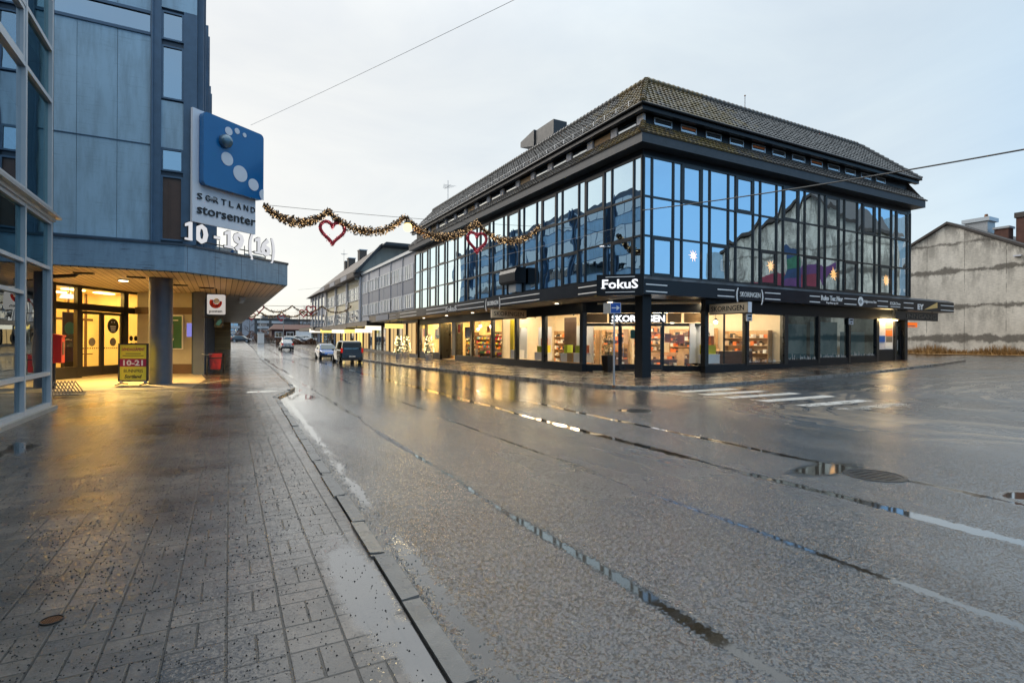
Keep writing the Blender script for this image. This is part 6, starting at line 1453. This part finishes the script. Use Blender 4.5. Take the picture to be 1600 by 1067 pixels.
for y, w_, h_, lb in ((93, 1.6, 1.5, 'a'), (102, 1.4, 1.3, 'b'), (105, 1.2, 1.1, 'c')):
    c = MB().box(20.6, y, 14.6, 21.8, y + w_, 15.6 + h_).build('chimney', 'roof_dark', rf); MB().box(20.5, y - .1, 15.6 + h_, 21.9, y + w_ + .1, 15.75 + h_).build('cowl', 'galvanised', c)
ground_floor(be, 78.9, 108.5, 3.75, 7, 5); street_canopy(be, 78.9, 108.5, 3.5, 4.05, 15.6)
fs_ = thing('far_building', 'farthest grey building of the row with hipped brown roof', 'building', (17.75, 108.6, .6))
MB().box(17.8, 108.6, 4.0, 32, 130, 11.2).build('wall', 'grey_panel_dark', fs_)
for k in range(5):
    a = 109.5 + k * 4.1
    MB().fbox(F0, a - .5, a + .1, -.02, .2, 4.2, 11).build('pilaster', 'grey_render', fs_)
    for z0, z1 in ((8.2, 10.3), (5.0, 6.9)):
        f = MB().fbox(F0, a + .3, a + 3.2, -.03, .05, z0, z1).build('window', 'dark_frame', fs_); MB().fbox(F0, a + .4, a + 1.7, .05, .06, z0 + .1, z1 - .1).fbox(F0, a + 1.85, a + 3.1, .05, .06, z0 + .1, z1 - .1).build('pane', 'office_glass', f)
mb = MB(); mb.add([(16.9, 108.6, 11.2), (32, 108.6, 11.2), (32, 130.6, 11.2), (16.9, 130.6, 11.2), (21, 108.6, 14.6), (28, 108.6, 14.6), (28, 125, 14.6), (21, 125, 14.6)], [(0, 1, 5, 4), (1, 2, 6, 5), (2, 3, 7, 6), (3, 0, 4, 7), (4, 5, 6, 7), (0, 3, 2, 1)]); mb.build('roof', 'roof_brown', fs_)
ground_floor(fs_, 108.6, 130, 3.9, 5, 8); street_canopy(fs_, 108.6, 130, 3.7, 4.3, 15.4)
# little lit trees in pots outside the shops
for k, (x, y, lb) in enumerate(((14.6, 49.5, 'small lit tree in a pot right of the parked van'), (16.4, 46.2, 'small lit tree in a pot beside the toy shop door'), (16.6, 53.6, 'small lit tree in a pot at the grey building corner'))):
    t_ = thing('potted_tree', lb, 'potted tree', (x, y, .03), group='lit potted trees'); MB().cyl(x, y, .03, .6, .26, .34, 14).build('pot', 'grey_panel_dark', t_); shrub(t_, x, y, .62, 2.3, .5, 'conifer', k + 20, 380, .09)
    rr = random.Random(k); li = MB()
    for q in range(60): zz = rr.uniform(.7, 2.2); r_ = .52 * (1 - .6 * (zz - .6) / 1.7); a = rr.uniform(0, 6.28); li.ball((x + r_ * math.cos(a), y + r_ * math.sin(a), zz), .022, 5, 3)
    li.build('fairy_lights', 'lamp_warm', t_, kind='stuff')

# ------------------------------------------------------------------ old concrete gable on the right
cw_ = thing('concrete_building', 'stained old concrete gable wall with chimneys on the roof at the right', 'building', (58, 24.5, .9)); FCW = Frame((58, 0), (0, -1), (-1, 0))
PK = [(-37, 0), (-37, 5.7), (-24.5, 12.55), (-12, 5.7), (-12, 0)]
MB().fprism(FCW, PK, -16, 0).build('gable_wall', 'old_concrete', cw_)
mb = MB(); mb.hexa([(57.8, 37.3, 5.6), (75, 37.3, 5.6), (75, 24.5, 12.6), (57.8, 24.5, 12.6), (57.8, 37.3, 5.82), (75, 37.3, 5.82), (75, 24.5, 12.82), (57.8, 24.5, 12.82)]); mb.hexa([(57.8, 11.7, 5.6), (75, 11.7, 5.6), (75, 24.49, 12.6), (57.8, 24.49, 12.6), (57.8, 11.7, 5.82), (75, 11.7, 5.82), (75, 24.49, 12.82), (57.8, 24.49, 12.82)]); rf = mb.build('roof', 'roof_dark', cw_)
c = MB().box(61.5, 22.9, 11.3, 63, 24.6, 13.0).build('ventilation_stack', 'galvanised', rf); MB().box(61.3, 22.7, 13.0, 63.2, 24.8, 13.35).build('cap', 'aluminium', c); MB().cyl(62.3, 23.3, 13.35, 13.75, .18, .12, 10).build('cowl', 'rusty_iron', c)
c = MB().box(61.6, 21.45, 10.8, 62.6, 22.45, 12.1).build('chimney', 'brick_red', rf); MB().box(61.5, 21.35, 12.1, 62.7, 22.55, 12.28).build('cap', 'galvanised', c)
c = MB().box(61.8, 19.6, 10.0, 63, 21.0, 13.3).build('chimney', 'brick_red', rf); MB().box(61.7, 19.5, 12.9, 63.1, 21.1, 13.35).build('cap', 'roof_dark', c)
MB().fbox(FCW, -19.8, -19.3, 0, .25, 9.0, 9.12).build('wall_lamp', 'sign_dots', cw_)
mb = MB(); rr = random.Random(9)
for k in range(5200):
    y = rr.uniform(13, 36); x = 57.9 - abs(rr.gauss(0, 1.0)); z = g(x, y) - .1; h_ = rr.uniform(.15, .75) * (1 if x > 56.5 else .55) * (.6 + .8 * (math.sin(y * 1.3) * .5 + .5)); a = rr.uniform(0, 6.28); l = rr.uniform(.02, .05); dx_, dy_ = rr.gauss(0, .22), rr.gauss(0, .22)
    mb.add([(x - l * math.sin(a), y - l * math.cos(a), z), (x + l * math.sin(a), y + l * math.cos(a), z), (x + dx_, y + dy_, z + h_)], [(0, 1, 2)])
tag(mb.build('dry_grass', 'dry_grass', fix=False), 'withered orange grass along the foot of the concrete wall', 'grass', kind='stuff')
sheet('verge', [(55.6, 12), (58, 12), (58, 37), (55.2, 37), (54.6, 24)], -.05, 'dry_grass')
# the wall with the painted mural across the side street, seen mirrored in the glazing
mu = thing('mural_building', 'tall concrete gable house with painted mural, seen mirrored in the corner glazing', 'building', (50, 4.6, .7)); FM_ = Frame((50, 0), (0, -1), (-1, 0))
MB().fprism(FM_, [(-12.1, 0), (-12.1, 12.0), (-7.6, 15.9), (2.9, 12.0), (2.9, 0)], -6, 0).build('gable_wall', 'reflected_concrete', mu)
mb = MB(); mb.fprism(FM_, [(-12.4, 11.8), (-7.6, 15.95), (3.2, 11.95), (3.2, 12.3), (-7.6, 16.3), (-12.4, 12.1)], -6.2, .3); mb.build('roof', 'roof_dark', mu)
for pts, mt in (([(.5, 8.0), (-2.8, 8.9), (-3.9, 9.1), (-4.8, 8.0), (-5.0, 4.5), (.5, 4.5)], 'mural_red'), ([(-3.4, 4.5), (-4.0, 7.6), (-4.6, 9.4), (-4.7, 11.0), (-5.4, 11.5), (-6.2, 10.6), (-6.5, 9.0), (-7.2, 6.0), (-7.2, 4.5)], 'mural_blue'), ([(-4.6, 9.2), (-4.7, 10.2), (-6.3, 10.4), (-6.4, 9.3)], 'mural_green'), ([(-6.4, 9.0), (-7.2, 9.3), (-8.6, 8.95), (-10.1, 9.3), (-10.1, 8.7), (-8.9, 8.1), (-8.2, 6.8), (-7.2, 5.0), (-7.0, 7.0)], 'mural_violet'), ([(-4.4, 8.2), (-6.4, 8.2), (-6.6, 7.2), (-4.2, 7.3)], 'mural_violet'), ([(-6.8, 8.3), (-8.3, 8.3), (-8.0, 7.0), (-7.0, 6.8)], 'mural_red')):
    k_ = {'mural_red': .012, 'mural_blue': .02, 'mural_green': .03, 'mural_violet': .026}[mt] + (.016 if len(pts) == 4 else 0)
    MB().fprism(FM_, pts, .0, k_).build('mural_patch', mt, mu)
bb = thing('blue_office', 'blue panelled office beyond the mural wall, seen only in reflections', 'building', (72, 0, 1)); FBO = Frame((72, 0), (0, -1), (-1, 0))
MB().box(72, -24, 0, 90, 12.5, 17).build('wall', 'blue_panel', bb)
for k in range(9):
    for z0 in (3.2, 6.6, 10, 13.4):
        f = MB().fbox(FBO, -12 + k * 3.9, -8.9 + k * 3.9, 0, .06, z0, z0 + 1.7).build('window', 'white_paint', bb); MB().fbox(FBO, -11.85 + k * 3.9, -9.05 + k * 3.9, .06, .07, z0 + .12, z0 + 1.58).build('pane', 'office_glass', f)

# ------------------------------------------------------------------ cars
def car(name, label, loc, rz, paint, kind='hatch', group='cars on and beside the street', detail=True):
    """nose towards -y; stations along the length carry half widths and heights"""
    t_ = thing(name, label, 'car', loc, rz, group)
    if kind == 'van': L, W, H = 4.4, 1.8, 1.83; low = [(0, .55, .30, .62), (.25, .78, .22, .80), (.9, .86, .2, .98), (1.35, .89, .2, 1.05), (2.6, .9, .2, 1.08), (4.1, .89, .22, 1.08), (4.38, .86, .3, 1.04)]; cab = [(1.2, .80, 1.04, 1.06), (2.0, .74, 1.07, 1.76), (2.7, .74, 1.08, 1.83), (4.05, .73, 1.08, 1.80), (4.36, .74, 1.05, 1.5)]
    elif kind == 'estate': L, W, H = 4.4, 1.74, 1.48; low = [(0, .5, .3, .55), (.25, .74, .2, .7), (1.1, .84, .18, .9), (2.4, .87, .18, .93), (4.0, .86, .2, .95), (4.35, .8, .3, .9)]; cab = [(1.15, .76, .9, .92), (1.95, .64, .93, 1.42), (2.6, .65, .94, 1.48), (3.7, .64, .95, 1.44), (4.3, .70, .93, 1.0)]
    else: L, W, H = 4.1, 1.76, 1.5; low = [(0, .52, .28, .55), (.22, .76, .2, .72), (.95, .85, .18, .9), (2.2, .88, .18, .94), (3.8, .87, .2, .98), (4.05, .8, .3, .95)]; cab = [(.95, .76, .9, .92), (1.8, .66, .94, 1.43), (2.4, .67, .95, 1.5), (3.4, .66, .98, 1.45), (4.0, .70, .97, 1.05)]
    def loft(st, prof):
        mb = MB(); n = len(prof(st[0])); vs = []
        for s in st: vs += prof(s)
        fs = [(i * n + k, i * n + (k + 1) % n, (i + 1) * n + (k + 1) % n, (i + 1) * n + k) for i in range(len(st) - 1) for k in range(n)] + [tuple(range(n)), tuple(range(len(vs) - n, len(vs)))]
        return mb.add(vs, fs)
    def plow(s):
        y, w_, zb, zt = s; zm = zb + (zt - zb) * .55
        return [(-w_ * .93, y, zb), (-w_, y, zm), (-w_ * .97, y, zt - .03), (-w_ * .88, y, zt), (w_ * .88, y, zt), (w_ * .97, y, zt - .03), (w_, y, zm), (w_ * .93, y, zb)]
    def pcab(s):
        y, w_, zb, zt = s; wb = w_ * 1.1
        return [(-wb, y, zb - .03), (-w_, y, zt - .06 if zt > zb + .1 else zt), (-w_ * .86, y, zt), (w_ * .86, y, zt), (w_, y, zt - .06 if zt > zb + .1 else zt), (wb, y, zb - .03)]
    b = loft(low, plow).build('body', paint, t_, smooth=False, local=True); md = b.modifiers.new('bevel', 'BEVEL'); md.width = .05; md.segments = 2; md.limit_method = 'ANGLE'; md.angle_limit = R(25)
    c = loft(cab, pcab).build('cabin', paint, t_, local=True); md = c.modifiers.new('bevel', 'BEVEL'); md.width = .035; md.segments = 2; md.limit_method = 'ANGLE'; md.angle_limit = R(25)
    # glazing: windscreen, rear window and sides set a little proud
    def lerp(a, b_, t): return tuple(a[i] + (b_[i] - a[i]) * t for i in range(len(a)))
    def quad(p, q, r_, s, off):
        mb = MB(); n = (Vector(q) - Vector(p)).cross(Vector(s) - Vector(p)).normalized() * off; mb.face(*[tuple(Vector(v) + n) for v in (p, q, r_, s)]); return mb
    P = [pcab(s) for s in cab]
    def sub(p, q, s, r_, u0, u1, v0, v1):   # p,q bottom  s,r top
        P_, Q_, S_, R_ = map(Vector, (p, q, s, r_))
        f = lambda u, v: P_.lerp(Q_, u).lerp(S_.lerp(R_, u), v)
        return f(u0, v0), f(u1, v0), f(u1, v1), f(u0, v1)
    quad(*sub((-.78, cab[0][0], cab[0][2]), (.78, cab[0][0], cab[0][2]), (-cab[1][1], cab[1][0], cab[1][3]), (cab[1][1], cab[1][0], cab[1][3]), .06, .94, .08, .92), .035).build('windscreen', 'car_glass', t_, local=True, fix=False)
    yb, wb_, zb_, zt_ = cab[-1]; y2, w2, z2b, z2 = cab[-2]
    if kind == 'van':
        for x0, x1 in ((-.64, -.04), (.04, .64)): MB().face((x0, 4.42, 1.12), (x1, 4.42, 1.12), (x1 * .97, 4.33, 1.66), (x0 * .97, 4.33, 1.66)).build('rear_window', 'car_glass', t_, local=True, fix=False)
        loft([(4.06, .73, 1.05, 1.80), (4.36, .74, 1.02, 1.74), (4.40, .72, 1.0, 1.66)], pcab).build('rear_hatch', paint, t_, local=True)
    else: quad(*sub((w2, y2, z2 - .02), (-w2, y2, z2 - .02), (wb_, yb, zt_), (-wb_, yb, zt_), .1, .9, .08, .92), .03).build('rear_window', 'car_glass', t_, local=True, fix=False)
    for sx in (-1, 1):
        for i, (i0, i1) in enumerate(((1, 2), (2, 3))):
            a, b_ = cab[i0], cab[i1]
            A0 = (sx * (a[1] * 1.085), a[0] - (.42 if i == 0 else 0), a[2] + .03); B0 = (sx * b_[1] * 1.085, b_[0] + (.25 if i == 1 and kind != 'van' else 0), b_[2] + .03)
            A1 = (sx * (a[1] * 1.01), a[0], a[3] - .1); B1 = (sx * b_[1] * 1.01, b_[0], b_[3] - .1)
            q = sub(A0, B0, A1, B1, .04, .96, .06, 1.0); mb = MB(); mb.face(*[(v.x + sx * .02, v.y, v.z) for v in q]); mb.build('side_window', 'car_glass', t_, local=True, fix=False)
        MB().box(sx * .96 - .07, 1.28, .98, sx * .96 + .07, 1.42, 1.12).build('mirror', 'car_trim', t_, local=True)
        for y in (.78, L - .78):
            w_ = MB().tube([(sx * .66, y, .31), (sx * .885, y, .31)], .31, 20).build('wheel', 'rubber', t_, local=True); MB().tube([(sx * .885, y, .31), (sx * .897, y, .31)], .2, 14).build('rim', 'rim', w_, local=True)
        zl = .66
        MB().hexa([(sx * .48, .0, zl - .07), (sx * .74, .16, zl - .07), (sx * .72, .3, zl - .07), (sx * .46, .2, zl - .07), (sx * .48, .05, zl + .05), (sx * .74, .2, zl + .08), (sx * .72, .34, zl + .08), (sx * .46, .24, zl + .05)]).build('headlight', 'sign_dots', t_, local=True)
        if kind == 'van': MB().box(sx * .81 - .07, 4.26, .86, sx * .81 + .07, 4.42, 1.22).build('tail_light', 'tail_red', t_, local=True)
        else: MB().box(sx * .70 - .12, L - .22, .74, sx * .70 + .12, L - .0, .92).build('tail_light', 'tail_red', t_, local=True)
    MB().box(-W / 2 * .94, L - .12, .24, W / 2 * .94, L + .06, .46).build('rear_bumper', 'car_trim', t_, local=True); MB().box(-W / 2 * .85, -.06, .24, W / 2 * .85, .12, .44).build('front_bumper', 'car_trim', t_, local=True)
    MB().box(-.26, L + (.06 if kind != 'van' else .03), .5, .26, L + (.08 if kind != 'van' else .05), .61).build('number_plate', 'plate_white', t_, local=True); MB().box(-.26, -.08, .42, .26, -.061, .53).build('number_plate', 'plate_white', t_, local=True)
    if kind != 'van': MB().box(-.3, L - .1, .48, .3, L + .055, .64).build('plate_recess', 'car_trim', t_, local=True)
    return t_
def rz_(x, y): return (x, y, g(x, y) - .08)
car('parked_van', 'black small van seen from behind, parked by the right kerb', (9.35, 49.1, -.08), math.pi, 'car_black', 'van')
# nose of each model points to -y, so turning by pi shows its rear
bpy.data.objects['parked_van'].rotation_euler = (0, 0, 0); bpy.data.objects['parked_van'].location = (9.3, 44.5, -.08); bpy.data.objects['parked_van'].rotation_euler.z = math.pi; bpy.data.objects['parked_van'].location.y = 48.9
car('parked_car', 'bright blue hatchback facing the viewer, parked beyond the black van', (9.3, 54.6, -.08), 0, 'car_blue', 'hatch')
car('silver_car', 'silver estate car driving away down the street', (8.3, 87.2, g(8, 85) - .08), math.pi, 'car_silver', 'estate')
p0 = car('parked_car', 'far dark blue car parked at the end of the left pavement', rz_(3.4, 140), R(80), 'car_navy', 'hatch')
car('parked_car', 'far black car parked left of the bicycle stands', rz_(6.0, 136), R(75), 'car_black', 'hatch')
car('parked_car', 'far white car, leftmost at the street end', rz_(1.4, 144), R(80), 'car_white', 'estate')
copy_tree(p0, rz_(18.5, 142), R(40), 'far dark car in the car park beyond the shops')
pw = car('parked_car', 'far white car in the car park right of the hedge', rz_(16.5, 138), R(60), 'car_white', 'hatch')
copy_tree(pw, rz_(21.5, 146), R(60), 'second far white car in the car park, farther right'); copy_tree(pw, rz_(14.5, 116), R(85), 'white car half hidden at the hedge end near the last shops')

# ------------------------------------------------------------------ the end of the street
ap = thing('apartment_block', 'long low grey apartment block with white balconies at the street end', 'building', (20, 228, 2.2)); FA_ = Frame((0, 228), (1, 0), (0, -1))
MB().box(-4, 228, 1.5, 38, 242, 9.6).build('wall', 'apartment_wall', ap); MB().box(-4.5, 227.4, 9.6, 38.5, 242.5, 10.1).build('roof', 'roof_dark', ap); MB().box(14, 230, 10.1, 24, 238, 11.5).build('roof_storey', 'apartment_wall', ap)
for k in range(8):
    x = -3 + k * 5
    for z in (3.9, 6.1, 8.2):
        if k not in (2, 5):
            MB().box(x, 226.4, z, x + 4, 227.99, z + .9).build('balcony', 'balcony_white', ap)
        f = MB().fbox(FA_, x + .4, x + 3.6, 0, .06, z - 1.3, z - .1).build('window', 'dark_frame', ap); MB().fbox(FA_, x + .5, x + 3.5, .06, .08, z - 1.2, z - .2).build('pane', 'office_glass', f)
MB().box(6.9, 226.6, 1.8, 11, 227.99, 9.4).build('stair_tower', 'grey_panel_dark', ap)
rh = thing('red_house', 'low dark red building with white windows beyond the car park', 'building', (20, 160, 1.8)); FR_ = Frame((0, 160), (1, 0), (0, -1))
MB().box(12.0, 160, 1.4, 34, 170, 4.6).build('wall', 'red_wood', rh); mb = MB(); mb.hexa([(11.5, 159.2, 4.5), (34.5, 159.2, 4.5), (34.5, 171, 4.5), (11.5, 171, 4.5), (11.5, 159.2, 4.75), (34.5, 159.2, 4.75), (33, 165, 6.2), (13, 165, 6.2)]); mb.build('roof', 'brick_red', rh)
for k in range(7):
    x = 12.8 + k * 2.9
    f = MB().fbox(FR_, x, x + 1.9, 0, .08, 2.5, 4.1).build('window', 'white_paint', rh); MB().fbox(FR_, x + .15, x + .9, .08, .1, 2.65, 3.95).fbox(FR_, x + 1.0, x + 1.75, .08, .1, 2.65, 3.95).build('pane', 'office_glass', f)
MB().box(18, 157.5, 1.9, 22, 160, 4.3).build('white_porch', 'white_paint', rh)
def lamp(x, y, h, label):
    z = g(x, y) - .08; t_ = thing('street_lamp', label, 'street lamp', (x, y, z), group='far street lamps'); MB().cyl(x, y, z, z + h, .07, .05, 8).build('mast', 'galvanised', t_); MB().box(x - .6, y - .12, z + h, x + .3, y + .12, z + h + .14).build('head', 'sign_dots', t_); MB().cyl(x, y, z, z + .5, .13, .13, 8).build('foot', 'galvanised', t_)
lamp(8.1, 140, 6.0, 'far pale street lamp above the white kiosk box'); lamp(10.3, 110, 5.0, 'street lamp just behind the silver car'); lamp(2.6, 150, 6.5, 'far street lamp at the canopy edge')
kb = thing('kiosk_box', 'small white cabinet at the end of the street', 'cabinet', (7.2, 122, g(7, 122))); MB().box(6.55, 122, g(7, 122), 7.75, 122.8, g(7, 122) + 2.1).build('cabinet', 'white_paint', kb); MB().box(6.5, 121.95, g(7, 122) + 2.1, 7.8, 122.85, g(7, 122) + 2.18).build('roof', 'galvanised', kb)
b0 = thing('bicycle_stand', 'dark bicycle stand hoop in a row before the far cars', 'stand', rz_(7.2, 132), 0, 'bicycle stands'); MB().tube([(-.35, 0, 0), (-.35, 0, .75), (-.2, 0, .95), (.2, 0, .95), (.35, 0, .75), (.35, 0, 0)], .06, 6).build('hoop', 'dark_frame', b0, local=True); MB().box(-.45, -.2, 0, .45, .2, .08).build('foot_bar', 'dark_frame', b0, local=True)
for k in range(1, 8): copy_tree(b0, rz_(7.2 + k * .85, 132 - k * .3), 0)
rr = random.Random(4)
def hedge(x0, x1, y, h_, n, label):
    mb = MB()
    for k in range(n):
        x = rr.uniform(x0, x1); yy = y + rr.gauss(0, .5); z = g(x, yy) - .1 + h_ * rr.random() * (.8 + .3 * math.sin(x * 2.1)); u = Vector((rr.gauss(0, 1), rr.gauss(0, 1), rr.gauss(0, 1))).normalized() * .16; v = u.orthogonal().normalized() * .09
        c = Vector((x, yy, z)); mb.add([c - u, c + v, c + u, c - v], [(0, 1, 2, 3)])
    tag(mb.build('hedge', 'hedge_leaf', fix=False), label, 'hedge', 'far brown hedges')
hedge(9.2, 16.5, 113, 1.15, 1500, 'reddish brown hedge behind the silver car'); hedge(1, 12, 150, 2.4, 2200, 'tall brown hedge before the apartment block'); hedge(17.0, 24, 150, 1.3, 900, 'brown hedge along the car park')
def bare_tree(x, y, h_, seed, label, spread=1.0):
    r2 = random.Random(seed); z0 = g(x, y) - .3; t_ = thing('bare_tree', label, 'tree', (x, y, z0), group='bare trees at the street end')
    tr = MB(); tr.tube([(x, y, z0), (x + r2.uniform(-.2, .2), y, z0 + h_ * .4), (x + r2.uniform(-.3, .3), y, z0 + h_ * .95)], .02 * h_, 6, .004 * h_); cr = MB()
    def br(p, d, L, r_, dep):
        q = p + d * L; m_ = p.lerp(q, .5) + Vector((r2.gauss(0, .04), r2.gauss(0, .04), .04)) * L; cr.tube([p, m_, q], r_, 3, r_ * .45)
        if dep:
            for k in range(4):
                s = r2.uniform(.35, 1); pp = p.lerp(q, s); dd = (d + Vector((r2.gauss(0, .6), r2.gauss(0, .6), r2.gauss(.25, .35)))).normalized(); br(pp, dd, L * r2.uniform(.45, .7), r_ * .5, dep - 1)
    for k in range(13):
        s = .22 + .75 * k / 13; a = r2.uniform(0, 6.28); d = Vector((math.cos(a) * spread, math.sin(a) * spread, r2.uniform(.35, .9))).normalized()
        br(Vector((x, y, z0 + h_ * s)), d, h_ * .34 * (1.1 - s * .8), .0075 * h_ * (1.1 - s), 2)
    tr.build('trunk', 'bark', t_); cr.build('crown', 'twigs', t_, fix=False)
for k, (x, y, h_, lb) in enumerate(((24, 200, 10, 'bare tree leftmost of the group behind the red house'), (27, 205, 12.5, 'tall bare tree second from the left behind the red house'), (30.5, 196, 11.5, 'bare tree in the middle of the group behind the red house'), (33, 210, 14, 'tallest bare tree behind the red house'), (36, 200, 13, 'bare tree next to the farthest brown roofed house'), (29, 220, 13, 'bare tree behind the middle of the group'), (38, 214, 14, 'bare tree mostly behind the brown roofed houses'), (22, 185, 8, 'low bare tree over the red house roof'), (8.5, 205, 7.5, 'small bare tree before the apartment block'), (15, 210, 7, 'small bare tree in front of the apartment stair tower'))): bare_tree(x, y, h_, k + 50, lb)
mb = MB()
for k in range(9000):
    x = rr.uniform(20, 130); y = 262 + rr.uniform(-8, 30); zt = 2.2 + (9 + 3 * math.sin(x * .13) + 1.5 * math.sin(x * .5)) * math.sqrt(rr.random()); c = Vector((x, y, zt)); u = Vector((rr.gauss(0, .4), rr.gauss(0, .4), rr.gauss(0, 1))).normalized() * rr.uniform(.3, .9); v = u.orthogonal().normalized() * .07
    mb.add([c - u, c + v, c + u, c - v], [(0, 1, 2, 3)])
tag(mb.build('far_wood', 'twigs', fix=False), 'far off brown winter wood behind the houses', 'wood', kind='stuff')
